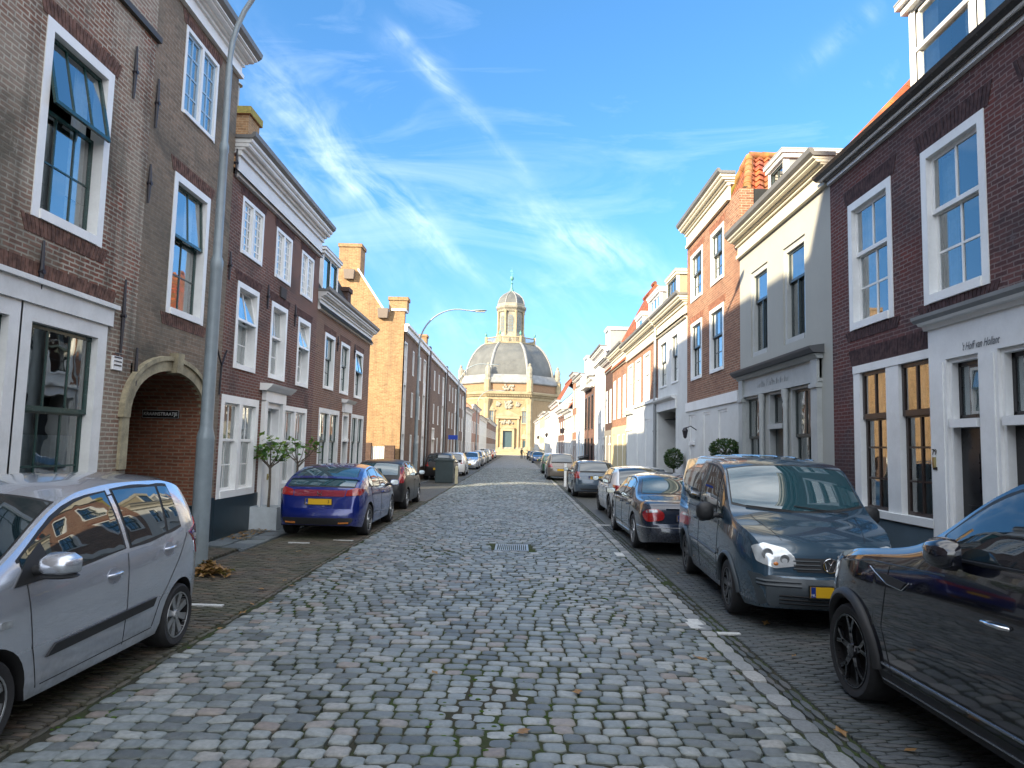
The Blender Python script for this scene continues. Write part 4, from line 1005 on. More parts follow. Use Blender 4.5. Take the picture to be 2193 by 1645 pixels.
for (x, y) in ((749, 589), (821, 672)):
    cpt = onY(x, y, gY); m = MB(); m.add([(cpt.x-.19, gY-.22, cpt.z-.22), (cpt.x+.22, gY-.22, cpt.z-.22), (cpt.x+.22, gY, cpt.z-.22), (cpt.x-.19, gY, cpt.z-.22), (cpt.x-.24, gY-.26, cpt.z+.22), (cpt.x+.26, gY-.26, cpt.z+.22), (cpt.x+.26, gY, cpt.z+.22), (cpt.x-.24, gY, cpt.z+.22)], [(0,3,2,1),(4,5,6,7),(0,1,5,4),(1,2,6,5),(2,3,7,6),(3,0,4,7)]); H.add(m, 'nest_box', paint('grey_brown_box', (.16, .13, .11), .7))
for k in range(4): downpipe(H, FL, secs[k][1]-.75, .1, 7.0)

# alley gate between L3 and the gable
T = Thing('garden_gate', 'white slatted gate between brick piers in front of the yellow gable', 'gate', (-6.2, 31.5, -.1))
m = MB(); m.box(-5.95, -5.5, 31.4, 31.65, -.1, 1.75); T.add(m, 'brick_pier', BK4D); m = MB(); m.box(-6.9, -6.55, 31.4, 31.65, -.1, 1.85); T.add(m, 'brick_pier', BK4D)
m = MB()
for x in np.arange(-6.53, -5.97, .075): m.box(x, x+.045, 31.5, 31.53, 0, 1.7)
for z in (.25, 1.0, 1.55): m.box(-6.54, -5.96, 31.53, 31.56, z, z+.06)
T.add(m, 'slatted_panel', WHITE2)

FL = FL_
# --- beyond the apartments
FLF = Fac(-1, -5.3, .010, 70)
fars = [(69.6, 79, 5.2, WALLW, 2.6, 'white_house', 'small white house past the end of the brown apartments'), (79, 92, 6.1, solid_brick('pink_render', (.36, .22, .17)), 3.2, 'brick_house', 'orange-roofed pinkish house beyond the small white house, left side'),
        (92, 110, 5.4, WALLW, 2.8, 'white_house', 'distant white house on the left, two before the church'), (110, 146, 5.8, BK3, 3., 'brick_house', 'last brick house on the left before the domed church')]
for a, b, e, mt, r, nm, lb in fars:
    n = max(2, int((b-a)/2.6)); hs = []
    for i in range(n):
        c = a+(i+.5)*(b-a)/n; hs += [(c-.45, c+.45, .8, 2.3), (c-.45, c+.45, 3.3, 4.7)]
    H = house(lb, FLF, a+.004, b, e, mt, hs, ridge=r, name=nm, cat='house')
    for h in hs: window(H, FLF, *h, simple=True, curt=None, sash=None)
    cornice(H, FLF, a+.05, b-.05, e, .4, .3)
# houses on the left behind the viewer: they shade the street and show in reflections
FLB = Fac(-1, -5.7)
for a, b, e, r, lb in [(-13, -2.3, 10.3, 4.4, 'tall brick house just behind the viewer on the left'), (-24, -13.02, 9.8, 4.4, 'brick house on the left further behind the viewer')]:
    hs = [(a+1+i*2.4, a+2.1+i*2.4, z, z+1.8) for i in range(int((b-a-1)/2.4)) for z in (.9, 4.2)]
    H = house(lb, FLB, a, b, e, BK3, hs, ridge=r)
    for h in hs: window(H, FLB, *h, simple=True, curt=None)
    cornice(H, FLB, a, b, e, .5, .4)
# ================================================================ RIGHT SIDE
FR = Fac(1, 5.2)
ry = lambda *c: rect(FR, *c)
def eqz(lst):
    za = sum(a[2] for a in lst)/len(lst); zb = sum(a[3] for a in lst)/len(lst); return [(a[0], a[1], za, zb) for a in lst]
# --- R1: purple-brown brick house with white windows, number 79
r1e = 11.58
a1 = ry((1815, 439.5), (1906.7, 379), (1916, 681.7), (1822.6, 705)); a2 = ry((1969.5, 330.7), (2106, 235), (2122, 609), (1983, 654))
a1, a2 = eqz([a1, a2]); EV1 = FR.un(1770.6, 404.5)[1]
gA = ry((1827, 785), (1997, 748), (2005, 1131), (1838, 1085)); gA = (gA[0], gA[1], .98, gA[3])
wA = ry((1840, 797), (1899, 787), (1906, 1096), (1852, 1084)); wB = ry((1924, 782.5), (1992, 768.5), (2003, 1113), (1937, 1103)); wA, wB = eqz([wA, wB]); wA, wB = [(t[0], t[1], 1.03, t[3]) for t in (wA, wB)]
dA = ry((2039, 772), (2099, 753), (2112, 1180), (2050, 1180)); gz = gA[3]
print('R1', a1, a2, EV1, gA, wA, wB, dA)
dt = dA[3]; d0s, d1s = dA[0]-.04, dA[1]+.04
pS1 = gA[0]-.01; pS0 = pS1-3.3
d2 = (d0s-.32-1.1, d0s-.32, dt)
zsill = .93
gA = (gA[0], gA[1], zsill, gz)
holes = [a1, a2, (a2[0]-1.9, a2[1]-1.9, a2[2], a2[3]), (gA[0], gA[1], zsill, gz), (d0s, d1s, -.08, dt), (d2[0], d2[1], -.08, dt)]
H = house('dark purple-brown brick house at number 79 with tall white sash windows', FR, -6., r1e, EV1, BKR1, holes, doroof=False, depth=8.5)
for t in (a1, a2, (a2[0]-1.9, a2[1]-1.9, a2[2], a2[3])):
    window(H, FR, *t, cols=2, rows=(1, 2), split=.40, fw=.12, dep=.10, curt='sides', sw=.05, mw=.03); lintel(H, FR, t[0], t[1], t[3], LBR, .26); lintel(H, FR, t[0], t[1], t[2]-.16, LBR, .15)
# ground-floor pair with dark sashes in one white frame
mid = (wA[0]+wB[1])/2
f = MB(); z0, z1 = wA[2], wA[3]
FR.box(f, gA[0], gA[1], -.14, .03, z1, gz); FR.box(f, gA[0]-.02, gA[1]+.02, -.14, .06, gA[2], z0)
FR.box(f, wA[1], gA[1], -.14, .02, z0, z1); FR.box(f, wB[1], wA[0], -.14, .02, z0, z1); FR.box(f, gA[0], wB[0], -.14, .02, z0, z1)
fo = H.add(f, 'window', WHITE); fo['label'] = 'pair of tall dark sashes in one white frame'
for (a, b, c, d) in (wA, wB):
    hs = d-(d-c)*.335
    for (za, zb, dd, nr) in ((hs, d, -.025, 1), (c, hs, -.065, 3)):
        s = MB(); g = MB(); sw = .055
        FR.box(s, a, a+sw, dd-.04, dd, za-.03, zb); FR.box(s, b-sw, b, dd-.04, dd, za-.03, zb); FR.box(s, a+sw, b-sw, dd-.04, dd, zb-sw, zb); FR.box(s, a+sw, b-sw, dd-.04, dd, za-.03, za+.05)
        x = (a+b)/2; FR.box(s, x-.018, x+.018, dd-.03, dd-.002, za+.05, zb-sw)
        for k in range(1, nr): z = za+(zb-za)*k/nr; FR.box(s, a+sw, b-sw, dd-.028, dd-.004, z-.014, z+.014)
        FR.quad(g, a+.03, b-.03, dd-.02, za, zb-.03); H.add(s, 'sash', BROWNP, fo); H.add(g, 'pane', GLASS, fo, recalc=False)
    k = MB(); n = 40; vs = []
    for i in range(n+1): x = a+(b-a)*i/n; o = -.2+.015*math.sin(i*1.3); vs += [FR.p(x, o, c), FR.p(x, o, c+(d-c)*.24)]
    k.add(vs, [(2*i, 2*i+2, 2*i+3, 2*i+1) for i in range(n)])
    vs = []; n = 12
    for i in range(n+1): x = b-(b-a)*.3*i/n; o = -.24+.02*math.sin(i*1.7); vs += [FR.p(x, o, c), FR.p(x, o, d)]
    k.add(vs, [(2*i, 2*i+2, 2*i+3, 2*i+1) for i in range(n)]); H.add(k, 'curtain', CURT, fo, smooth=50)
lintel(H, FR, gA[0], gA[1], gz+.02, LBR, .24)
m = MB(); FR.box(m, gA[0]-.0, r1e, 0, .03, -.12, gA[2]-.02); H.add(m, 'plinth', paint('grey_blue_plinth', (.09, .13, .16), .5, var=.15))
# double door portal
m = MB(); top = gz+.12
FR.box(m, pS0, pS1, 0, .05, dt, top+.10)
for a, b in ((d1s, pS1), (d2[1], d0s), (pS0, d2[0])): FR.box(m, a, b, 0, .05, -.08, dt); FR.box(m, a+.05, b-.05, .05, .065, .3, dt-.03)
po = H.add(m, 'door_portal', WHITE)
for a, b in ((d0s, d1s), d2[:2]):
    door(H, FR, a, b, -.08, dt, leaf=BLACKP, tz=FR.un(2075, 906)[1], fw=.05, rec=.13, glass=FROST, panels=3)
m = MB(); z = top+.10; FR.prism(m, [(0, z), (.08, z), (.10, z+.05), (.15, z+.06), (.17, z+.09), (0, z+.09)], pS0-.05, pS1+.04); H.add(m, 'portal_cornice', WHITE, po)
m = MB(); FR.prism(m, [(0, z+.09), (.17, z+.09), (.21, z+.13), (.22, z+.17), (0, z+.21)], pS0-.08, pS1+.09); H.add(m, 'cornice_cap', LEAD, po)
q = FR.un(2108, 736); H.text("'t Hoff van Hollant", 'house_name_lettering', paint('grey_script_ink', (.12, .13, .14), .6), text_basis(FR.p(q[0], .056, q[1]), (0, -1, 0), (0, 0, 1)), .13, parent=po, shear=.45, sx=.66, ext=.0005)
q = FR.un(2013, 969); H.text('79', 'house_number', BLACKP, text_basis(FR.p(q[0], .07, q[1]), (0, -1, 0), (0, 0, 1)), .10, parent=po)
q = FR.un(2014, 990); m = MB(); FR.box(m, q[0]-.02, q[0]+.02, .05, .09, q[1]-.07, q[1]+.06); H.add(m, 'door_bell', paint('brass', (.5, .42, .2)), po)
q = FR.un(2015, 1003); m = MB(); FR.box(m, q[0]-.04, q[0]+.04, .05, .075, q[1]-.02, q[1]+.015); H.add(m, 'bell_plate', BLACKP, po)
# cornice with dark moulded gutter
m = MB(); FR.box(m, -6, r1e-.02, -.02, .06, EV1, EV1+.055); co_ = H.add(m, 'cornice', WHITE)
m = MB(); FR.prism(m, [(0, EV1+.055), (.10, EV1+.055), (.12, EV1+.07), (.12, EV1+.085), (0, EV1+.085)], -6, r1e); H.add(m, 'dark_moulding', paint('bronze_moulding', (.05, .042, .035), .25), co_)
m = MB(); FR.prism(m, [(0, EV1+.085), (.15, EV1+.085), (.165, EV1+.11), (0, EV1+.11)], -6, r1e+.05); H.add(m, 'white_moulding', WHITE2, co_)
m = MB(); FR.prism(m, [(0, EV1+.11), (.17, EV1+.11), (.23, EV1+.15), (.25, EV1+.20), (.21, EV1+.20), (.19, EV1+.17), (0, EV1+.17)], -6, r1e+.15); H.add(m, 'gutter', paint('bronze_moulding', (.05, .042, .035)), co_)
RE = EV1+.14; TT = tiled(FR, -6, r1e, RE, .02, RE+4.0, -3.6, True)
ro = H.add(TT, 'roof', PANT, smooth=50, recalc=False)
m = MB(); m.quad(FR.p(-6, -8.5, EV1), FR.p(r1e, -8.5, EV1), FR.p(r1e, -3.6, RE+4), FR.p(-6, -3.6, RE+4)); m.add([FR.p(r1e-.01, 0, EV1), FR.p(r1e-.01, -8.5, EV1), FR.p(r1e-.01, -3.6, RE+3.95)], [(0, 1, 2)]); m.add([FR.p(-6, 0, EV1), FR.p(-6, -8.5, EV1), FR.p(-6, -3.6, RE+3.95)], [(0, 1, 2)]); H.add(m, 'rear_roof', PANTF, ro)
m = MB(); n = 13
for i in range(n): t0, t1 = i/n, (i+1.12)/n; m.tube([FR.p(r1e-.02, .05-3.65*t0, RE+.02+4.02*t0), FR.p(r1e-.02, .05-3.65*t1, RE+.05+4.02*t1)], [.12, .10], 8)
H.add(m, 'verge_tiles', PANT, ro, smooth=40)
dd_ = onX(1953, 190, 5.42); dormer(H, FR, dd_.y-5.2, dd_.y, -.22, EV1+.2, onX(1950, 12, 5.42).z, 2.6, mat=WHITE, side=CREAM, wins=4, cols=1, rows=(1, 1), over=.14)

# --- R2: grey plaster house with shop front
r2e = 16.42
b1 = ry((1615, 581), (1642, 566), (1644.5, 745), (1619.5, 752)); b2 = ry((1687, 534.5), (1723.5, 512), (1726.5, 719), (1694, 731))
b1 = ry((1606, 585), (1643, 559), (1645.5, 751), (1611, 764)); b2 = ry((1674, 537), (1723, 503), (1727, 723), (1681, 742)); b1, b2 = eqz([b1, b2])
EV2 = 6.42
sh = ry((1594, 851), (1751, 828), (1754, 985), (1597, 985)); shz = FR.un(1672, 836)[1]
def sx(px, py=930): return FR.un(px, py)[0]
wl = (sx(1629), sx(1598)); dm = (sx(1683), sx(1648)); wr = (sx(1747), sx(1696))
print('R2', b1, b2, shz, wl, dm, wr)
holes = [b1, b2, (wl[0], wl[1], .6, shz), (dm[0], dm[1], -.08, shz), (wr[0], wr[1], .6, shz)]
H = house('grey plastered house with a moulded shop front and dark window sashes', FR, r1e+.003, r2e, EV2, GREYP, holes, name='plastered_house', doroof=False, gable=False)
DG = paint('dark_grey_green_paint', (.035, .05, .05), .3); GP2 = paint('grey_trim_paint', (.42, .44, .43), .5)
for t in (b1, b2):
    m = MB(); a, b, c, d = t; pass
    window(H, FR, *t, fr=GP2, proud=-.03, sash=DG, cols=1, rows=(1, 1), split=.34, fw=.11, dep=.12, curt='left', label='grey house sash window with one tall lower light')
    x = (a+b)/2; mm = MB(); FR.box(mm, x-.022, x+.022, -.13, -.085, c+.1, c+(d-c)*.62); H.add(mm, 'glazing_bar', DG)
window(H, FR, wl[0], wl[1], .6, shz, fr=GP2, sash=DG, cols=2, rows=(1, 1), split=.36, fw=.05, dep=.1, curt='full', cmat=CURT2); window(H, FR, wr[0], wr[1], .6, shz, fr=GP2, sash=DG, cols=2, rows=(1, 1), split=.36, fw=.05, dep=.1, curt='full', cmat=CURT2)
door(H, FR, dm[0], dm[1], -.08, shz, fr=GP2, leaf=DG, tz=FR.un(1665, 913)[1], fw=.05, rec=.16)
m = MB(); a, b = wr[0]-.28, wl[1]+.26; z = shz
FR.box(m, a, b, 0, .04, z, z+.42); FR.box(m, a-.02, b+.02, 0, .07, z, z+.06)
for s in (a, b-.26): FR.box(m, s+.0, s+.26, 0, .09, -.1, z+.42); FR.box(m, s-.02, s+.28, .0, .12, z-.1, z-.03)
so_ = H.add(m, 'shop_front', GP2)
m = MB(); FR.prism(m, [(0, z+.40), (.10, z+.40), (.13, z+.45), (.19, z+.47), (0, z+.49)], a-.06, b+.06); H.add(m, 'shop_cornice', GP2, so_)
m = MB(); FR.prism(m, [(0, z+.49), (.19, z+.49), (.25, z+.56), (.26, z+.60), (0, z+.64)], a-.12, b+.12); H.add(m, 'cornice_cap', paint('dark_grey_cap', (.09, .095, .10), .5), so_)
for s in ((wl[0]+dm[1])/2, (dm[0]+wr[1])/2):
    m = MB(); c = FR.p(s, .06, 0); m.lathe((c[0], c[1], .55), [(.07, 0), (.055, .08), (.045, .2), (.045, z-.95), (.06, z-.85), (.045, z-.8), (.075, z-.68), (.08, z-.56)], 12); H.add(m, 'slim_column', GP2, so_, smooth=40)
faded(H, FR.p((a+b)/2+.1, .044, z+.22), (0, -1, 0), (0, 0, 1), 1.7, .15, 16, 'faded_lettering', paint('faded_ink', (.26, .29, .30), .6), so_, 2)
cornice(H, FR, r1e+.05, r2e, EV2, .46, .34, mat=CREAM, ends=.05)
roof(H, FR, r1e+.01, r2e, EV2+.36, 8, .9, PANTF, d0=-.1)
d1_ = onX(1647, 400, 5.75); d0_ = onX(1681, 370, 5.75); dormer(H, FR, d0_.y, d1_.y, -.55, 6.75, onX(1685, 303, 5.65).z-.1, 1.75, mat=WHITE2, side=LEAD, wins=1, sash=DG, cols=2, rows=(1, 1), over=.1)

# --- R3: tall orange-brown brick house with raised cornice
r3e = 21.6
k1 = ry((1522, 505), (1551, 478), (1550, 597), (1522, 620)); k2 = ry((1480, 545), (1506, 522), (1504, 628), (1479.5, 648)); k1, k2 = eqz([k1, k2])
k3 = ry((1520, 666.6), (1551, 649), (1550, 792), (1520, 803.6)); k4 = ry((1480, 693), (1504, 679), (1503, 808), (1480, 815)); k3, k4 = eqz([k3, k4])
fz = (FR.un(1463, 870)[1]+FR.un(1575, 845)[1])/2
gw = ry((1508, 869), (1523, 865), (1523, 985), (1508, 985)); gv = ry((1541, 862), (1560, 857), (1560, 985), (1541, 985)); gd = ry((1478, 874), (1490, 872), (1490, 985), (1478, 985))
print('R3', k1, k3, fz, gw, gv, gd)
G = [(gw[0], gw[1], .5, fz-.32), (gv[0], gv[1], .5, fz-.32), (gd[0], gd[1], -.08, fz-.32)]
EV3 = 8.15
H = house('tall orange-brown brick house with a raised white cornice and pantile roof behind', FR, r2e+.003, r3e, EV3, BKR3, [k1, k2, k3, k4]+G, doroof=False, side_z=7.25)
for t in (k1, k2, k3, k4): window(H, FR, *t, fr=WHITE, sash=DG, cols=3, rows=(1, 2), split=.42, fw=.10, dep=.09, curt='sides'); lintel(H, FR, t[0], t[1], t[3], LBR3, .2)
m = wall_mesh(Fac(1, 5.2-.03), r2e+.003, r3e, -.12, fz+.06, G, .03); H.add(m, 'ground_floor_render', WALLW)
for t in G[:2]: window(H, FR, *t, fr=WHITE, sash=DG, cols=2, rows=(1, 1), split=.5, fw=.06, dep=.1, curt='full')
door(H, FR, *G[2], fr=WHITE, leaf=BLACKP, tz=fz-1.15, fw=.06)
m = MB(); FR.box(m, r2e+.01, r3e, .03, .07, fz-.2, fz+.06); H.add(m, 'fascia_board', WHITE)
cs0 = r2e+.75
cornice(H, FR, cs0, r3e-.1, EV3, .62, .34, mat=CREAM)
faded(H, FR.p((cs0+r3e)/2, .056, EV3+.2), (0, -1, 0), (0, 0, 1), 1.9, .17, 10, 'faded_lettering', paint('faded_ink', (.26, .29, .30), .6), None, 3, 0)
m = MB(); pf = [(r2e+.003, EV3-.02), (cs0+.02, EV3-.02), (cs0+.02, EV3+.0), (cs0-.1, EV3+.0)]
n = 10; cur = [(r2e+.003+(.75)*(1-math.cos(i/n*math.pi/2)), EV3-1.5+1.5*math.sin(i/n*math.pi/2)) for i in range(n+1)]
q = FR.un(1494, 925); T = Thing('wall_lamp', 'black bracket lamp on the white ground floor between the door and the window', 'wall lamp', FR.p(q[0], .03, q[1]))
m = MB(); P = [FR.p(q[0], .03, q[1]+.05), FR.p(q[0], .2, q[1]+.16), FR.p(q[0], .36, q[1]+.1)]; m.tube(P, .015, 6); T.add(m, 'bracket', IRON)
c = FR.p(q[0], .36, 0); m = MB(); m.lathe((c[0], c[1], q[1]), [(0, .12), (.05, .1), (.09, .02), (.08, 0), (.05, -.16), (.02, -.2), (0, -.2)], 8); T.add(m, 'lantern', IRON)
# roof with its ridge across the street: slope facing the viewer, hipped at the front
FX = 5.35; RZ3 = 10.05; ys, ym, ye = r2e+.02, 19.0, r3e-.02; hx = 6.3
def pant_plane(P0, P1, P2, P3, cols, rws):
    """pantile surface on the quad P0 P1 (eave) P2 P3 (ridge), P0-P3 and P1-P2 running up the slope"""
    P0, P1, P2, P3 = map(Vector, (P0, P1, P2, P3)); nrm = (P1-P0).cross(P3-P0).normalized()
    if nrm.z < 0: nrm = -nrm
    K = 8; vs = []; fs = []; W = cols*K+1
    for r in range(rws):
        for e in (0, 1):
            t = (r+e*1.06)/rws
            for i in range(W):
                u = i/(W-1); ph = (i % K)/K*2*math.pi; wv = .034*math.sin(ph)+.013*math.sin(2*ph+.6)
                a = P0.lerp(P1, u); b = P3.lerp(P2, u); vs.append(a.lerp(b, t)+nrm*(wv+(.05 if e == 0 else .005)))
    for r in range(rws):
        o = r*2*W
        for i in range(W-1):
            fs.append((o+i, o+i+1, o+W+i+1, o+W+i))
            if r: fs.append((o-W+i, o-W+i+1, o+i+1, o+i))
    m = MB(); m.add(vs, fs); return m
Xb = 13.2
m = pant_plane((FX, ys-.1, 7.3), (Xb, ys-.1, 7.3), (Xb, ym, RZ3), (hx, ym, RZ3), 30, 12)
ro = H.add(m, 'roof', PANT, smooth=50, recalc=False)
m = MB(); m.add([(FX, ys, 7.35), (FX, ye, 7.35), (hx, ym, RZ3), (Xb, ym, RZ3), (Xb, ye, 7.35)], [(0, 1, 2), (1, 4, 3, 2)]); H.add(m, 'rear_slopes', PANTF, ro)
m = MB(); 
def ridge_run(m, A, B, r=.12):
    A, B = Vector(A), Vector(B); n = max(2, int((B-A).length/.36))
    for i in range(n): m.tube([A.lerp(B, i/n), A.lerp(B, min(1, (i+1.15)/n))], [r*1.05, r*.9], 8)
ridge_run(m, (hx, ym, RZ3+.03), (Xb, ym, RZ3+.03)); ridge_run(m, (FX, ys, 7.4), (hx, ym, RZ3)); ridge_run(m, (FX, ye, 7.4), (hx, ym, RZ3))
H.add(m, 'mossy_ridge', pantile_mat('mossy_ridge_tiles', moss=1., c=(.30, .13, .05)), ro, smooth=50)

# --- R4: white house with cream lettering
r4e = 26.1
e4 = ry((1437, 721), (1452, 708), (1453, 815), (1438, 825)); e5 = ry((1412, 739), (1428, 727), (1429, 827), (1413, 834)); e4, e5 = eqz([e4, e5])
eo = ry((1409, 884), (1447, 874), (1447, 1000), (1409, 1000)); EV4 = 6.02; print('R4', e4, e5, eo)
eo = (eo[0], eo[1], -.1, eo[3])
H = house('white plastered house with a cream lettered frieze and recessed entrance', FR, r3e+.003, r4e, EV4, WALLW, [e4, e5, (*eo, .9)], name='plastered_house', ridge=2.2, roofmat=PANTD)
for t in (e4, e5): window(H, FR, *t, fr=WHITE, sash=DG, cols=2, rows=(1, 2), split=.42, fw=.06, dep=.1, curt='sides')
m = MB(); FR.prism(m, [(0, eo[3]), (.05, eo[3]), (.05, eo[3]+.3), (.18, eo[3]+.36), (.2, eo[3]+.42), (0, eo[3]+.44)], eo[0]-.12, eo[1]+.12); H.add(m, 'entrance_cornice', WHITE2)
fr_ = Fac(1, 5.2+.85); mm = (eo[0]+eo[1])/2
m = MB(); fr_.quad(m, eo[0], eo[1], 0, -.1, eo[3]); H.add(m, 'entrance_back_wall', CREAM)
m = MB(); fr_.box(m, eo[0]+.15, mm-.1, 0, .05, .5, eo[3]-.2); H.add(m, 'entrance_window', DG); m = MB(); fr_.box(m, mm+.05, eo[1]-.15, 0, .05, -.08, 2.1); fr_.box(m, mm+.2, eo[1]-.3, .05, .06, .2, 1.9); H.add(m, 'entrance_door', WHITE2)
cornice(H, FR, r3e+.1, r4e, EV4, .66, .36, mat=CREAM)
faded(H, FR.p((r3e+r4e)/2, .056, EV4+.2), (0, -1, 0), (0, 0, 1), 2.3, .2, 10, 'faded_lettering', paint('faded_ink', (.26, .29, .30), .6), None, 4)
da = onX(1429, 630, 5.55); db = onX(1450, 620, 5.55); dormer(H, FR, db.y, da.y, -.35, 6.9, onX(1430, 603, 5.55).z, 2., mat=CREAM, side=paint('tan_boards', (.35, .3, .2), .6), wins=1, sash=DG, cols=3, rows=(0, 2), curt=None, over=.08)
chimney(H, FR, 24.6, -1.9, 8.2, 9.55, .6, .6, MOSSY, 0)

# --- R5: white below, brick band above
r5e = 33.5
c5 = lambda p: ry(*[(1100+x/3.576, 600+y/3.576) for x, y in p])
f1, f2, f3 = eqz([c5([(995, 570), (1045, 545), (1045, 925), (995, 935)]), c5([(930, 620), (975, 600), (975, 945), (930, 955)]), c5([(875, 655), (915, 640), (915, 965), (875, 975)])])
gq = c5([(865, 1035), (915, 1025), (915, 1390), (865, 1390)]); g5a = c5([(948, 1080), (990, 1070), (990, 1395), (948, 1395)]); g5b = c5([(1012, 1075), (1052, 1060), (1052, 1395), (1012, 1395)])
gq = (gq[0], gq[1], -.08, gq[3]); g5a, g5b = [(t[0], t[1], .5, t[3]) for t in (g5a, g5b)]; EV5 = 6.03; zsp = FR.un(1370, 866)[1]; print('R5', f1, gq, g5a, g5b, zsp)
H = house('house with white ground floor, brick band of three tall white windows and two dormers', FR, r4e+.003, r5e, EV5, BKR3, [f1, f2, f3, gq, g5a, g5b], doroof=False)
for t in (f1, f2, f3): window(H, FR, *t, fr=WHITE, sash=WHITE, cols=2, rows=(1, 2), fw=.1, dep=.09, curt='sides')
H.add(wall_mesh(Fac(1, 5.17), r4e+.003, r5e, -.12, zsp, [gq, g5a, g5b], .03), 'ground_floor_render', WALLW)
m = MB(); FR.box(m, r4e+.01, r5e, .03, .1, zsp-.12, zsp); H.add(m, 'band_course', WHITE)
for t in (g5a, g5b): window(H, FR, *t, fr=WHITE, sash=WHITE, cols=2, rows=(1, 2), fw=.07, dep=.1, curt='full')
door(H, FR, *gq, fr=WHITE, leaf=WHITE2, tz=gq[3]-.7, fw=.08)
m = MB(); FR.prism(m, [(0, gq[3]), (.12, gq[3]), (.2, gq[3]+.12), (0, gq[3]+.16)], gq[0]-.2, gq[1]+.2); H.add(m, 'doorcase', WHITE)
cornice(H, FR, r4e+.1, r5e, EV5, .62, .4, mat=CREAM); downpipe(H, FR, r4e+.15, -.1, EV5+.4, r=.06)
roof(H, FR, r4e+.01, r5e, EV5+.5, 8, 2.7, PANTF, d0=-.1, hip0=3.4, ridge_d=2.2)
for (xa, xb, yt) in ((1353, 1371, 657), (1314, 1322, 718)):
    pass
dormer(H, FR, 27.6, 29.9, -.35, 6.75, 8.25, 2.4, mat=WHITE, side=LEAD, wins=1, cols=3, rows=(1, 2), over=.1); dormer(H, FR, 31.4, 33.0, -.35, 6.75, 8.0, 2.0, mat=WHITE, side=CREAM, wins=1, cols=1, rows=(1, 1), over=.1)

# --- R6..: receding row
def row(label, s0, s1, ev, mat, nw, fr=WHITE, sash=WHITE, gfm=None, gfz=2.9, upper=((3.3, 5.2),), roofm=PANTF, rh=2.6, name='brick_house', gar=False, corn=.6, cm=WHITE2, k=FR, w=.85, tz=2.6, lows=.6, rkw={}, doorpos=0):
    n = nw; hs = []; gh = []
    W = (s1-s0)/n
    for i in range(n):
        c = s0+(i+.5)*W
        for z0, z1 in upper: hs.append((c-w/2, c+w/2, z0, z1))
        gh.append((c-w/2, c+w/2, -.08 if i == doorpos else lows, tz))
    H = house(label, k, s0+.004, s1, ev, mat, hs+gh, ridge=rh, roofmat=roofm, name=name, roofkw=rkw)
    far = s0 > 45
    for t in hs: window(H, k, *t, fr=fr, sash=sash, cols=2, rows=(1, 2), fw=.08, dep=.08, simple=far, curt=None if far else 'sides')
    for i, t in enumerate(gh):
        if i == doorpos:
            if gar: 
                m = MB(); k.box(m, t[0], t[1], -.12, -.06, t[2], t[3]); 
                for q in range(1, 5): z = t[2]+(t[3]-t[2])*q/5; k.box(m, t[0], t[1], -.06, -.045, z-.02, z+.02)
                H.add(m, 'garage_door', WALLC)
            else: door(H, k, *t, fr=fr, leaf=BLACKP if i % 2 else DG, tz=t[3]-.5, fw=.07)
        else: window(H, k, *t, fr=fr, sash=sash, fw=.07, dep=.08, simple=far, curt=None if far else 'full')
    if gfm: H.add(wall_mesh(Fac(k.side, k.X0-.03*k.side, k.k, k.sref), s0+.004, s1, -.12, gfz, gh, .03), 'ground_floor_render', gfm)
    cornice(H, k, s0+.05, s1, ev, corn, .4, mat=cm)
    return H
H = row('brick house with three white upper windows over a sunlit cream garage front', 33.5, 38.7, 6.1, BKR3, 3, gfm=WALLC, gfz=3.0, upper=((3.4, 5.5),), gar=True, rh=4.9, rkw=dict(hip0=4.6, ridge_d=2.2), corn=.8, cm=CREAM, doorpos=2)
H = row('narrow grey-brown house squeezed between the cream garage house and a tall white one', 38.7, 41.9, 6.3, BK4D, 2, gfm=paint('grey_brown_render', (.2, .19, .17), .8), rh=4.6, rkw=dict(ridge_d=2.3), w=.7, corn=.5)
H = row('tall white plastered house with a pale doorcase in the right-hand row', 41.9, 47.6, 7.3, WALLW, 3, upper=((3.4, 4.9), (5.4, 6.7)), name='plastered_house', rh=1.6, corn=.7)
FRB = Fac(1, 5.2, -.02, 45)
dormer(H, FR, 43, 44.4, -.3, 7.9, 9.3, 1.8, mat=WALLB, side=LEAD, wins=1, cols=2, rows=(1, 1), curt=None)
H = row('dark brick house with tall black windows and a small balcony', 47.6, 53.2, 6.1, BK2, 3, fr=BLACKP, sash=None, upper=((3.2, 5.6),), rh=2.4, k=FRB, w=1.0)
m = MB(); FRB.box(m, 48.6, 52.2, 0, .5, 6.1, 6.2)
for s in np.arange(48.65, 52.2, .15): FRB.box(m, s, s+.03, .44, .47, 6.2, 7.0)
FRB.box(m, 48.6, 52.2, .43, .48, 7.0, 7.05); H.add(m, 'balcony', WHITE2)
H = row('pale blue-white house with a white dormer on its roof', 53.2, 59., 6.9, WALLB, 3, upper=((3.2, 4.6), (5.0, 6.3)), rh=2.6, k=FRB, name='plastered_house')
dormer(H, FRB, 55, 57, -.4, 7.6, 9.1, 2., mat=WALLB, side=LEAD, wins=1, cols=2, rows=(1, 1), curt=None)
H = row('narrow orange brick house beside the pale blue one', 59., 62.5, 7.6, BKR3, 2, fr=WHITE2, sash=None, upper=((3.2, 4.7), (5.3, 6.9)), rh=1.8, k=FRB)
H = row('low white house below the orange pantile roofs', 62.5, 70.5, 4.7, WALLW, 3, upper=((3.1, 4.2),), rh=1.2, k=FRB, name='plastered_house', w=.8, tz=2.4)
H = row('dark brick house with a steep orange pantile roof', 70.5, 78.5, 5.1, BK2, 3, upper=((3.2, 4.6),), rh=2.4, rkw=dict(ridge_d=1.6), k=FRB)
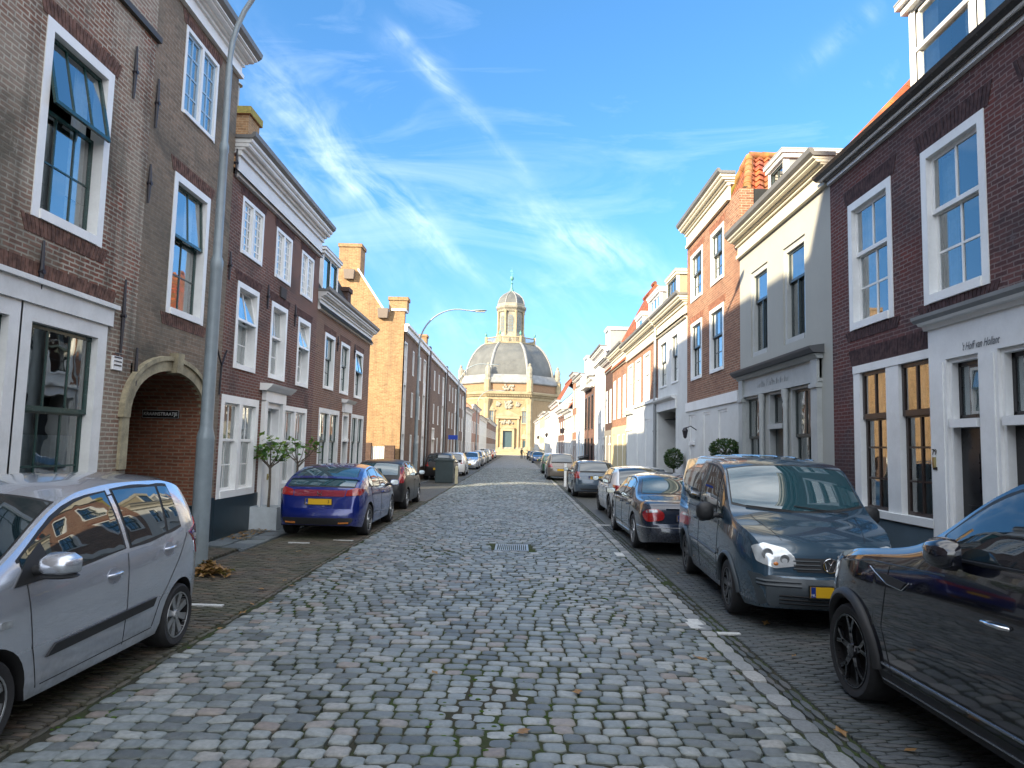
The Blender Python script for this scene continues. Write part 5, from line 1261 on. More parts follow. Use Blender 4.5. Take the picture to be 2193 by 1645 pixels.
dormer(H, FRB, 73.5, 75.5, -.5, 5.6, 6.7, 1.3, mat=WALLW, side=LEAD, wins=1, cols=2, rows=(1, 1), curt=None)
H = row('white house whose long orange roof stands out against the church', 78.5, 92., 6.6, WALLW, 4, upper=((3.2, 4.5), (4.9, 6.0)), rh=3.6, k=FRB, name='plastered_house', rkw=dict(ridge_d=1.9))
H = row('sunlit white house with a small dormer, third before the church square', 92., 104., 6.0, WALLW, 4, upper=((3.2, 4.6),), rh=2.4, k=FRB, name='plastered_house')
dormer(H, FRB, 97, 99, -.5, 6.6, 7.8, 1.6, mat=WALLW, side=LEAD, wins=1, cols=2, rows=(1, 1), curt=None)
H = row('sunlit cream house, second before the church square', 104., 120., 6.6, WALLC, 4, upper=((3.4, 5.0),), rh=2.4, k=FRB, name='plastered_house')
H = row('last white house on the right before the church square', 120., 138., 6.2, WALLW, 5, upper=((3.4, 5.0),), rh=2.4, k=FRB, name='plastered_house')
# wall lanterns on the far right row
for y in (66., 90., 112.):
    c = FRB.p(y, .6, 3.3); T = Thing('wall_lantern', {66.: 'black wall lantern on the low white house', 90.: 'black wall lantern on the white house with the long orange roof', 112.: 'black wall lantern on the cream house near the square'}[y], 'lantern', c)
    m = MB(); m.tube([FRB.p(y, 0, 3.4), FRB.p(y, .6, 3.75)], .03, 5); T.add(m, 'bracket', IRON); m = MB(); m.lathe(c, [(0, .45), (.06, .4), (.2, .28), (.2, .24), (.12, -.1), (0, -.12)], 6); T.add(m, 'lantern_head', IRON)

# ================================================================ domed church
CX, CY = -2.5, 183.3; RA = 12.55            # apothem of the octagon
YST = brick('yellow_brick_church', (.24, .165, .09), (.31, .22, .125), (.30, .24, .15), patch=(.26, .18, .10), grime=.3)
ORB = brick('orange_brick_attic', (.21, .115, .065), (.27, .155, .09), (.27, .2, .13))
SAND = paint('pale_sandstone', (.33, .27, .17), .85, var=.22, scale=.7, dirt=((.13, .105, .07), .5)); SANDG = paint('grey_sandstone', (.30, .285, .235), .85, var=.3, scale=.8, dirt=((.07, .065, .055), .6))
LEADD = paint('dome_lead', (.105, .112, .112), .55, var=.25, scale=.5, dirt=((.13, .13, .115), .5)); LEADL = paint('pale_lead', (.23, .24, .245), .6, var=.25, scale=.7, dirt=((.10, .10, .10), .5))
VERD = paint('verdigris', (.10, .30, .25), .6, var=.3); GREYG = paint('leaded_glass', (.14, .18, .21), .25, var=.2)
T = Thing('domed_church', 'octagonal sandstone church with a grey lead dome and lantern closing the street', 'church', (CX, CY, 0)); C_ = (CX, CY)
CIR = lambda a: a/math.cos(math.pi/8); ROT = math.pi/8
def octp(m, prof, z=0, n=8): m.lathe((CX, CY, z), [(CIR(r), h) for r, h in prof], n, ROT); return m
m = octp(MB(), [(RA, 0), (RA, 14.2)]); T.add(m, 'wall', YST)
m = octp(MB(), [(RA+.25, 0), (RA+.25, 1.6), (RA+.05, 1.8)]); T.add(m, 'stone_base', SANDG)
m = octp(MB(), [(RA+.15, 13.4), (RA+.2, 13.9), (RA+.3, 14.4), (RA+.9, 14.7), (RA+1.0, 15.1), (RA+.2, 15.4)]); 
for f in range(8):
    a = math.pi/4*f-math.pi/2; nx, ny = math.cos(a), math.sin(a); tx, ty = -ny, nx
    for i in range(26):
        u = -5.2+i*.416; x, y = CX+nx*(RA+.5)+tx*u, CY+ny*(RA+.5)+ty*u
        if f in (0, 1, 7): m.box(x-.11, x+.11, y-.25, y+.25, 14.15, 14.5)
T.add(m, 'entablature', SAND)
m = octp(MB(), [(RA-.2, 15.3), (RA-.2, 17.4)]); T.add(m, 'attic_wall', ORB)
m = octp(MB(), [(RA-.1, 17.3), (RA+.35, 17.5), (RA+.4, 17.7), (RA-.1, 18.6), (RA-.7, 19.7)]); T.add(m, 'lead_skirt', LEADL)
prof = [(11.45, 19.6), (11.4, 20.6), (11.05, 22.1), (10.5, 23.7), (9.75, 25.2), (8.8, 26.6), (7.7, 27.7), (6.5, 28.4)]
m = octp(MB(), [(r*.965, z) for r, z in prof]); do = T.add(m, 'dome', LEADD, smooth=35)
for f in range(8):
    a = math.pi/4*f+ROT; m = MB(); m.tube([(CX+CIR(r*.965)*math.cos(a), CY+CIR(r*.965)*math.sin(a), z) for r, z in prof], .33, 6); T.add(m, 'dome_rib', LEADL, do, smooth=50)
# balustrade round the lantern
m = octp(MB(), [(6.2, 28.2), (6.6, 28.3), (6.6, 28.6), (6.1, 28.7)]); octp(m, [(6.25, 29.75), (6.5, 29.8), (6.5, 30.), (6.25, 30.)])
for f in range(8):
    a0, a1 = math.pi/4*f+ROT, math.pi/4*(f+1)+ROT; P = Vector((math.cos(a0), math.sin(a0)))*CIR(6.35); Q = Vector((math.cos(a1), math.sin(a1)))*CIR(6.35)
    for i in range(1, 14): r = P.lerp(Q, i/14); m.frustum((CX+r.x, CY+r.y), .09, .06, 28.6, 29.8, 5)
    m.box(CX+P.x-.25, CX+P.x+.25, CY+P.y-.25, CY+P.y+.25, 28.5, 30.2)
bo = T.add(m, 'balustrade', SAND)
for f in range(8):
    a0 = math.pi/4*f+ROT; m = MB(); m.lathe((CX+CIR(6.35)*math.cos(a0), CY+CIR(6.35)*math.sin(a0), 30.2), [(.08, 0), (.12, .25), (.3, .5), (.3, .8), (.1, 1.05), (.14, 1.2), (0, 1.35)], 8); T.add(m, 'urn', VERD, bo, smooth=40)
# lantern
m = octp(MB(), [(4.0, 28.5), (3.9, 30.2), (3.35, 31.1), (3.1, 31.3), (3.05, 37.2)]); lo = T.add(m, 'lantern', SANDG)
for f in range(8):
    a = math.pi/4*f; nx, ny = math.cos(a), math.sin(a); tx, ty = -ny, nx; g = MB(); R0 = 3.14
    P = [(-.62, 31.8), (.62, 31.8), (.62, 35.6)]+[(.62*math.cos(q), 35.6+.62*math.sin(q)) for q in np.linspace(0, math.pi, 7)[1:-1]]+[(-.62, 35.6)]
    g.add([(CX+nx*R0+tx*u, CY+ny*R0+ty*u, z) for u, z in P], [tuple(range(len(P)))]); T.add(g, 'lantern_window', GREYG, lo, recalc=False)
    b = MB()
    for u in (-.3, 0, .3): b.tube([(CX+nx*(R0+.03)+tx*u, CY+ny*(R0+.03)+ty*u, 31.8), (CX+nx*(R0+.03)+tx*u, CY+ny*(R0+.03)+ty*u, 36.)], .035, 4)
    for z in (32.6, 33.4, 34.2, 35., 35.6): b.tube([(CX+nx*(R0+.03)-tx*.6, CY+ny*(R0+.03)-ty*.6, z), (CX+nx*(R0+.03)+tx*.6, CY+ny*(R0+.03)+ty*.6, z)], .035, 4)
    T.add(b, 'window_bars', SAND, lo)
    a += ROT; x, y = CX+CIR(3.3)*math.cos(a), CY+CIR(3.3)*math.sin(a); c = MB(); c.lathe((x, y, 0), [(.42, 30.4), (.4, 31.3), (.27, 31.5), (.24, 36.7), (.4, 37.2), (.4, 37.4)], 8)
    T.add(c, 'lantern_column', SAND, lo, smooth=40)
m = octp(MB(), [(3.3, 37.2), (3.5, 37.7), (3.9, 38.1), (4.0, 38.5), (3.6, 38.7), (3.6, 39.3), (3.45, 39.4)]); T.add(m, 'lantern_cornice', SANDG, lo)
m = octp(MB(), [(3.45, 39.3), (3.3, 40.1), (2.85, 41.1), (2.1, 41.9), (1.2, 42.5), (.5, 43.)]); T.add(m, 'small_dome', LEADD, lo, smooth=35)
m = MB()
for f in range(8):
    a = math.pi/4*f+ROT; m.tube([(CX+CIR(r)*math.cos(a), CY+CIR(r)*math.sin(a), z) for r, z in ((3.45, 39.3), (3.3, 40.1), (2.85, 41.1), (2.1, 41.9), (1.2, 42.5), (.5, 43.))], .17, 5)
T.add(m, 'small_dome_ribs', LEADL, lo)
m = MB(); m.lathe((CX, CY, 0), [(.7, 42.9), (.55, 43.4), (.3, 44.1), (.22, 45.), (.4, 45.2), (.15, 45.4), (.12, 45.9), (.5, 46.3), (.55, 46.7), (.4, 47.1), (.08, 47.3), (.05, 49.6), (0, 49.6)], 10); sp_ = T.add(m, 'spire', VERD, smooth=40)
m = MB(); m.box(CX-.5, CX+.15, CY-.03, CY+.03, 48.4, 48.75); m.box(CX-.4, CX+.4, CY-.03, CY+.03, 47.8, 47.9); T.add(m, 'weather_vane', VERD, sp_)
# corner pilasters, pinnacle statues on the attic corners
for f in range(8):
    a = math.pi/4*f+ROT; m = MB(); R0 = CIR(RA); x, y = CX+R0*math.cos(a), CY+R0*math.sin(a)
    m.frustum((x, y), .8, .8, 0, 13.4, 8, ROT); m.frustum((x, y), 1.05, 1.05, 0, 2., 8, ROT); m.frustum((x, y), .8, 1.15, 12.2, 13.5, 8, ROT); m.frustum((x, y), .85, .85, 15.3, 18.2, 8, ROT); T.add(m, 'corner_pilaster', SAND)
    x, y = CX+(R0-.2)*math.cos(a), CY+(R0-.2)*math.sin(a); m = MB()
    m.lathe((x, y, 18.2), [(.8, 0), (.8, .5), (.55, .6), (.75, 1.2), (.6, 1.9), (.75, 2.6), (.5, 3.3), (.3, 3.5), (.38, 3.9), (.15, 4.2), (0, 4.3)], 8, sx=1, sy=.9); T.add(m, 'pinnacle', SANDG, smooth=30)
# decorated street front
yf = CY-RA
def fb(m, x0, x1, z0, z1, d, d0=0): m.box(CX+x0, CX+x1, yf-d, yf-d0+.05, z0, z1); return m
def pl(x, y): q = onY(x, y, yf); return q.x-CX, q.z
dz = pl(1082, 922)[1]
m = MB(); fb(m, -1.65, -1.12, 1.4, 6.2, .6); fb(m, 1.12, 1.65, 1.4, 6.2, .6); fb(m, -1.65, 1.65, 5.75, 6.4, .55); m.add([(CX-2.0, yf-.65, 6.4), (CX+2.0, yf-.65, 6.4), (CX, yf-.65, 7.1), (CX-2.0, yf, 6.4), (CX+2.0, yf, 6.4), (CX, yf, 7.1)], [(0, 1, 2), (0, 3, 4, 1), (1, 4, 5, 2), (2, 5, 3, 0)])
do_ = T.add(m, 'door_surround', SAND)
m = MB(); fb(m, -1.12, 1.12, 1.4, 5.75, .06); T.add(m, 'door', paint('church_door_blue', (.035, .07, .085), .5), do_)
m = MB(); fb(m, -2.75, -2.25, 0, 9., .35); fb(m, 2.25, 2.75, 0, 9., .35); fb(m, -2.95, 2.95, 8.7, 9.4, .5)
m.add([(CX-3.2, yf-.6, 9.4), (CX+3.2, yf-.6, 9.4), (CX, yf-.6, 10.8), (CX-3.2, yf, 9.4), (CX+3.2, yf, 9.4), (CX, yf, 10.8)], [(0, 1, 2), (0, 3, 4, 1), (1, 4, 5, 2), (2, 5, 3, 0)])
T.add(m, 'portico', SAND)
for sx_ in (-1, 1):
    m = MB(); x = sx_*4.0 
    fb(m, x-.7, x+.7, 7.4, 7.7, .3); fb(m, x-.7, x-.5, 7.7, 10.6, .25); fb(m, x+.5, x+.7, 7.7, 10.6, .25); fb(m, x-.85, x+.85, 10.6, 10.9, .4); m.lathe((CX+x, yf+.1, 10.9), [(0, -.3), (.8, -.3), (.75, .3), (.3, .8), (0, .9)], 10, sy=.5); wo_ = T.add(m, 'church_window', SAND)
    g = MB(); fb(g, x-.5, x+.5, 7.7, 10.6, .04); T.add(g, 'leaded_pane', GREYG, wo_)
    g = MB(); fb(g, x-.04, x+.04, 7.7, 10.6, .1); fb(g, x-.5, x+.5, 9.2, 9.28, .1); T.add(g, 'glazing_bars', SAND, wo_)
    m = MB(); x = sx_*4.2; fb(m, x-.8, x-.5, .5, 3.8, .3); fb(m, x+.5, x+.8, .5, 3.8, .3); fb(m, x-.95, x+.95, 3.8, 4.2, .4); m.lathe((CX+x, yf+.1, 4.2), [(0, 0), (.9, 0), (.8, .5), (.3, 1.), (.3, 1.5), (0, 1.7)], 10, sy=.5); so2 = T.add(m, 'side_doorway', SAND)
    g = MB(); fb(g, x-.48, x+.48, .9, 3.0, .05); g.lathe((CX+x, yf-.05, 3.0), [(.48, 0), (.34, .34), (0, .5)], 10, sy=.1); T.add(g, 'side_door', paint('church_door_blue', (.035, .07, .085)), so2)
def relief(x, z, w, h, n, seed):
    r_ = random.Random(seed); m = MB()
    for i in range(n): m.ball((CX+x+r_.uniform(-w, w)*(1-i/n*.3), yf-.15, z+r_.uniform(-h, h)), r_.uniform(.15, .4), .2, r_.uniform(.15, .45), 7, 5)
    return m
T.add(relief(0, 12.1, 1.1, .8, 26, 3), 'carved_relief', SANDG, smooth=60)
for x in (-2.4, 2.4): T.add(relief(x, 12.2, .5, .35, 10, 5), 'carved_relief', SANDG, smooth=60)
T.add(relief(0, 9.85, 1.1, .2, 12, 8), 'pediment_carving', SANDG, smooth=60)
T.add(relief(0, 7.9, 1.8, .3, 20, 9), 'frieze_carving', SANDG, smooth=60)
m = MB(); 
r_ = random.Random(4)
for i in range(16): m.ball((CX+r_.uniform(-1.4, 1.4), yf+.1, 16.4+r_.uniform(-.6, .6)), .3, .2, .35, 7, 5)
T.add(m, 'attic_coat_of_arms', SANDG, smooth=60)
m = MB()
for i in range(6): m.box(CX-6+i*.3, CX+6-i*.3, yf-5+i*.5, yf+1, i*.23, (i+1)*.23)
T.add(m, 'steps', SAND)
# ================================================================ cars
def carpaint(name, col, metal=.0, rough=.32, coat=1., dustk=1.):
    if name in _M: return _M[name]
    t = NT(name); p = t.obj(); n = t.noise(p, 3., 4); d = t.noise(p, 22, 5, .7)
    c = t.mix(t.ramp(n, [(.3, 0.), (.7, 1.)]), tuple(x*.93 for x in col), col)
    z = t.n('ShaderNodeSeparateXYZ'); t.l(p, z.inputs[0])
    dust = t.math('MULTIPLY', t.ramp(z.outputs[2], [(.15, 1.), (.55, 0.)]), t.ramp(d, [(.3, .1*dustk), (.7, .55*dustk)]))
    c = t.mix(dust, c, (.12, .11, .10))
    _M[name] = t.pbr(c, t.math('MULTIPLY_ADD', dust, .4, rough), metal, None, coat, .5, .025); return _M[name]
def carglass(name, c=(.008, .016, .020), boost=.06):
    t = NT(name); g = t.n('ShaderNodeBsdfGlossy'); g.inputs['Roughness'].default_value = .015; g.inputs['Color'].default_value = (.93, .97, 1, 1)
    d = t.n('ShaderNodeBsdfPrincipled'); d.inputs['Base Color'].default_value = (*c, 1); d.inputs['Roughness'].default_value = .6; d.inputs['Specular IOR Level'].default_value = 0
    lw = t.n('ShaderNodeFresnel'); lw.inputs['IOR'].default_value = 1.62
    m = t.n('ShaderNodeMixShader'); t.l(t.math('ADD', lw.outputs[0], boost, clamp=True), m.inputs[0]); t.l(d.outputs[0], m.inputs[1]); t.l(g.outputs[0], m.inputs[2]); t.l(m.outputs[0], t.out.inputs[0]); return t.m
CG = carglass('car_glass'); CGT = carglass('tinted_blue_glass', (.02, .06, .075), .08)
RUB = paint('tyre_rubber', (.018, .018, .02), .8, var=.2, scale=20, bump=.2); PLAS = paint('black_plastic', (.014, .015, .017), .55, var=.15, scale=20)
RIMS = paint('silver_rim', (.42, .43, .44), .3, .85, var=.1, scale=10); RIMB = paint('black_rim', (.022, .022, .026), .22, .6, coat=.8, var=.1); CHR = paint('chrome', (.75, .76, .78), .12, 1, var=.03)
REDL = paint('tail_light_red', (.30, .008, .008), .12, coat=1, var=.3, scale=25, spec=.6); LENS = paint('headlight_lens', (.42, .45, .47), .12, .4, coat=1, var=.5, scale=18)
ORL = paint('amber_lens', (.6, .2, .04), .15, coat=1); YEL = paint('plate_yellow', (.68, .40, .015), .45, var=.04); PBLUE = paint('plate_blue', (.01, .04, .25), .4)
WELL = paint('wheel_well', (.006, .006, .007), .95); SEAM = paint('seam_gap', (.006, .006, .008), .8)

def pchip(pts):
    X = np.array([p[0] for p in pts], float); Y = np.array([p[1] for p in pts], float); h = np.diff(X); d = np.diff(Y)/h; n = len(X); m = np.zeros(n)
    for i in range(1, n-1):
        if d[i-1]*d[i] > 0: w1 = 2*h[i]+h[i-1]; w2 = h[i]+2*h[i-1]; m[i] = (w1+w2)/(w1/d[i-1]+w2/d[i])
    m[0], m[-1] = d[0], d[-1]
    def f(x):
        x = np.clip(x, X[0], X[-1]); i = np.clip(np.searchsorted(X, x)-1, 0, n-2); t = (x-X[i])/h[i]
        return (2*t**3-3*t**2+1)*Y[i]+(t**3-2*t**2+t)*h[i]*m[i]+(-2*t**3+3*t**2)*Y[i+1]+(t**3-t**2)*h[i]*m[i+1]
    return f

class Car:
    def __init__(s, label, cat, pos, heading, sp, name='parked_car', group=None):
        s.sp = sp; s.L, s.W = sp['L'], sp['W']; s.top = pchip(sp['top']); s.bc = pchip(sp['belt']); s.plan = pchip(sp.get('plan', [(0, .80), (.12, .90), (.5, .975), (1.2, 1.), (s.L-1.3, 1.), (s.L-.55, .965), (s.L-.15, .84), (s.L, .70)]))
        s.sill = sp.get('sill', .20); s.kz = sp.get('kz', .87); s.tum = sp.get('tum', .34); s.r = sp.get('r', .31); s.wx = sp['wheels']; s.q = sp.get('lod', 1)
        # origin of the thing: middle of the footprint
        s.T = Thing(name, label, cat, (pos[0], pos[1], pos[2] if len(pos) > 2 else -.10), rot=heading, group=group, local=True)
        s.off = s.L/2; s.body()
    def belt(s, x): return min(float(s.bc(x)), float(s.top(x))-.025)
    def hw(s, x): return s.W/2*float(s.plan(x))
    def prof(s, t):
        t = max(-.2, min(1, t)); return float(np.interp(t, [-.2, 0, .12, .45, .8, 1.], [.90, .945, .972, 1.0, .985, .955]))
    def zbot(s, x):
        z = s.sill+.06*max(0, 1-x/.5)**2+.04*max(0, 1-(s.L-x)/.5)**2
        for c in s.wx:
            Ra = s.r+.055; dx = abs(x-c)
            if dx < Ra: z = max(z, s.r+math.sqrt(max(0, Ra*Ra-dx*dx)))
        return min(z, s.belt(x)-.05)
    def edge(s, x):
        b, t = s.belt(x), float(s.top(x)); wb = s.hw(x)*.955; h = t-b; we = wb-s.tum*max(0, h-.02)-.02
        return wb, b, max(.05, we), b+h*s.kz, t
    def R(s, x, q):
        wb, b, we, ze, t = s.edge(x); return (x-s.off, we*q, ze+(t-ze)*(1-abs(q)**2.3))
    def section(s, x):
        zb = s.zbot(x); wb, b, we, ze, t = s.edge(x); w = s.hw(x); P = [(0, zb), (w*.55, zb), (w*s.prof((zb-s.sill)/(b-s.sill))*.97, zb)]
        NS = s.NS
        for j in range(NS+1):
            z = zb+(b-zb)*j/NS; P.append((w*s.prof((z-s.sill)/(b-s.sill)), z))
        for k in (.06, .35, .65, .94, 1.): P.append((wb+(we-wb)*k+.02*4*k*(1-k)*min(1, (t-b)/.4), b+(ze-b)*k))
        for q in s.QS: p = s.R(x, q); P.append((p[1], p[2]))
        return P
    def body(s):
        sp = s.sp; s.NS = 9 if s.q else 5; s.QS = (.93, .8, .6, .35, 0) if s.q else (.8, .4, 0)
        xs = set(np.linspace(0, s.L, 56 if s.q else 26)); xs |= {.015, .04, .08, s.L-.015, s.L-.04, s.L-.08}
        n = 18 if s.q else 8
        for c in s.wx:
            Ra = s.r+.055; hh = max(-1, (s.sill-s.r)/Ra); a0 = math.asin(hh)
            xs = {x for x in xs if not (abs(x-c) < Ra+.03)}
            for i in range(n+1):
                a = a0+(math.pi-2*a0)*i/n; xs.add(c+Ra*math.cos(a))
            xs |= {c+Ra*math.cos(a0)+.004, c-Ra*math.cos(a0)-.004}
        xs = sorted(x for x in xs if 0 <= x <= s.L); X = [xs[0]]
        for x in xs[1:]:
            if x-X[-1] > .0015: X.append(x)
        secs = [s.section(x) for x in X]; NP = len(secs[0]); V = []; s.bul = sp.get('bulge', (.05, .07))
        ring = 2*NP-2     # full ring: left side down .. mirrored
        for x, S in zip(X, secs):
            for (y, z) in S: V.append((x-s.off, y, z))
            for (y, z) in S[-2:0:-1]: V.append((x-s.off, -y, z))
        F = []; M = []
        trim = sp.get('trim', 0)
        for i in range(len(X)-1):
            for k in range(ring):
                a, b = i*ring+k, i*ring+(k+1) % ring; c, d = a+ring, b+ring; F.append((a, b, d, c))
                kk = k if k < NP-1 else ring-1-k
                z = (V[a][2]+V[b][2]+V[c][2]+V[d][2])/4
                M.append(1 if kk < 3 else (2 if (trim and z < trim) else 0))
        NC = 8
        for (i, bul, sg) in ((0, s.bul[0], -1), (len(X)-1, s.bul[1], 1)):
            S = secs[i]; base = len(V); rows = S[:]; rows = rows[2:] ; x = X[i]; z0, z1 = rows[0][1], rows[-1][1]
            for r, (y, z) in enumerate(rows):
                for c in range(NC+1):
                    u = c/NC*2-1; tt = (z-z0)/max(.01, z1-z0)
                    V.append((x-s.off+sg*bul*(1-u*u)*(.35+.65*math.sin(math.pi*min(1, max(0, tt*.9+.05)))), -y*u, z) if y > 1e-6 else (x-s.off+sg*bul*.3*(1-u*u), 0, z))
            for r in range(len(rows)-1):
                for c in range(NC):
                    a = base+r*(NC+1)+c; F.append((a, a+1, a+NC+2, a+NC+1)); M.append(2 if (trim and V[a][2] < trim) else 0)
        me = bpy.data.meshes.new('body'); me.from_pydata(V, [], F)
        me.polygons.foreach_set('material_index', M)
        bm = bmesh.new(); bm.from_mesh(me); bmesh.ops.remove_doubles(bm, verts=bm.verts, dist=.0008); bmesh.ops.recalc_face_normals(bm, faces=bm.faces); bm.to_mesh(me)
        s.bvh = BVHTree.FromBMesh(bm); bm.free()
        me.polygons.foreach_set('use_smooth', [True]*len(me.polygons)); me.set_sharp_from_angle(angle=R_(38))
        for m in (sp['paint'], WELL, sp.get('trimmat', PLAS)): me.materials.append(m)
        o = bpy.data.objects.new('body', me); COL.objects.link(o); o.parent = s.T.o; s.bo = o
    # ---- projection of a flat outline on the body
    def cast(s, view, a, b):
        if view == 'L': o, d = Vector((a-s.off, 3, b)), Vector((0, -1, 0))
        elif view == 'R': o, d = Vector((a-s.off, -3, b)), Vector((0, 1, 0))
        elif view == 'F': o, d = Vector((s.L, a, b)), Vector((-1, 0, 0))
        elif view == 'B': o, d = Vector((-s.L, a, b)), Vector((1, 0, 0))
        else: o, d = Vector((a-s.off, b, 4)), Vector((0, 0, -1))
        h = s.bvh.ray_cast(o, d); return (h[0], h[1] if h[1].dot(d) < 0 else -h[1]) if h[0] else (None, None)
    def decal(s, view, poly, name, mat, off=.004, res=.05, thick=.012, parent=None, round_=0):
        pts = [Vector(p) for p in poly]
        if round_:
            q = []
            for i in range(len(pts)):
                p0, p1, p2 = pts[i-1], pts[i], pts[(i+1) % len(pts)]; r = min(round_, (p0-p1).length*.45, (p2-p1).length*.45)
                A = p1+(p0-p1).normalized()*r; B = p1+(p2-p1).normalized()*r
                for t in (0, .33, .67, 1): q.append(A*(1-t)**2+p1*2*t*(1-t)+B*t*t)
            pts = q
        bd = []
        for i in range(len(pts)):
            a, b = pts[i], pts[(i+1) % len(pts)]; n = max(1, int((b-a).length/res))
            for k in range(n): bd.append(a.lerp(b, k/n))
        N = len(bd); xs = [p.x for p in bd]; ys = [p.y for p in bd]; inner = []
        def inside(p):
            c = False
            for i in range(N):
                a, b = bd[i], bd[(i+1) % N]
                if (a.y > p.y) != (b.y > p.y) and p.x < (b.x-a.x)*(p.y-a.y)/(b.y-a.y)+a.x: c = not c
            return c
        x = min(xs)+res*.6
        while x < max(xs):
            y = min(ys)+res*.6
            while y < max(ys):
                p = Vector((x, y))
                if inside(p) and min((p-b).length for b in bd) > res*.4: inner.append(p)
                y += res
            x += res
        vs, es, fs, *_ = delaunay_2d_cdt([Vector(p) for p in bd+inner], [(i, (i+1) % N) for i in range(N)], [], 1, 1e-5)
        V = []; ok = []
        for p in vs:
            h, n = s.cast(view, p.x, p.y); ok.append(h is not None); V.append((0, 0, 0) if h is None else tuple(h+n*off))
        nn = len(V); V2 = []
        for i, p in enumerate(vs):
            if ok[i]: h, n = s.cast(view, p.x, p.y); V2.append(tuple(h+n*(off-thick)))
            else: V2.append((0, 0, 0))
        F = [f for f in fs if all(ok[i] for i in f)]; m = MB(); cnt = {}
        for f in F:
            for i in range(len(f)): e = (f[i], f[(i+1) % len(f)]); cnt[e] = 1
        side = [e for e in cnt if (e[1], e[0]) not in cnt]
        m.add(V+V2, [tuple(f) for f in F]+[(a, b, b+nn, a+nn) for a, b in side])
        # drop unused
        return s.T.add(m, name, mat, parent or None, smooth=40, merge=True)
    def strip(s, view, pts, name, mat, w=.008, off=.0025, parent=None, res=.06):
        P = [Vector(p) for p in pts]; Q = []
        for i in range(len(P)-1):
            n = max(1, int((P[i+1]-P[i]).length/res))
            for k in range(n): Q.append(P[i].lerp(P[i+1], k/n))
        Q.append(P[-1]); C = []
        for p in Q:
            h, n = s.cast(view, p.x, p.y)
            if h is not None: C.append(h+n*(off-w*.3))
        if len(C) < 2: return None
        m = MB(); m.tube(C, w*.55, 5); return s.T.add(m, name, mat, parent, smooth=60)
    def arcz(s, x0, x1, zf, n=8): return [(x0+(x1-x0)*i/n, zf(x0+(x1-x0)*i/n)) for i in range(n+1)]
    def side_glass(s, panes, m=.05, mb=.02, mat=None, both=True, seal=True):
        for view in (('L', 'R') if both else ('L',)):
            for (xb0, xt0, xb1, xt1) in panes:
                zt = lambda x: s.edge(x)[3]-m; zb = lambda x: s.belt(x)+mb
                lo = s.arcz(xb0, xb1, zb); hi = s.arcz(xt1, xt0, zt); poly = lo+hi
                poly = [p for i, p in enumerate(poly) if p[1] >= zb(p[0])-.001]
                if seal:
                    c = Vector((sum(p[0] for p in poly)/len(poly), sum(p[1] for p in poly)/len(poly)))
                    big = [c+(Vector(p)-c)*(1+.03/max(.1, (Vector(p)-c).length)) for p in poly]
                    s.decal(view, big, 'window_seal', PLAS, .0025, res=.09)
                s.decal(view, poly, 'side_window', mat or CG, .006, res=.09)
    def screen(s, x0, x1, name, mat, q=.93, bow0=0, bow1=0, n=10, mm=12, off=.006, seal=True):
        """glass following the roof surface between stations x0..x1"""
        for (grow, nm, mt, of) in (((.03, 'glass_seal', PLAS, off*.4),) if seal else ())+((0, name, mat, off),):
            m = MB(); vs = []; fs = []; sgn = 1 if x1 > x0 else -1
            for i in range(n+1):
                for j in range(mm+1):
                    u = (j/mm*2-1)*(q+grow*.6); xa = x0-sgn*grow+bow0*u*u; xb = x1+sgn*grow+bow1*u*u; x = xa+(xb-xa)*i/n
                    p = Vector(s.R(x, u)); e = .01; du = Vector(s.R(x, min(1, u+e)))-Vector(s.R(x, u-e)); dx = Vector(s.R(x+e, u))-Vector(s.R(x-e, u)); nn = dx.cross(du).normalized()
                    if nn.z < 0: nn = -nn
                    vs.append(p+nn*of)
            for i in range(n):
                for j in range(mm): a = i*(mm+1)+j; fs.append((a, a+1, a+mm+2, a+mm+1))
            m.add(vs, fs); o = s.T.add(m, nm, mt, smooth=60)
        return o
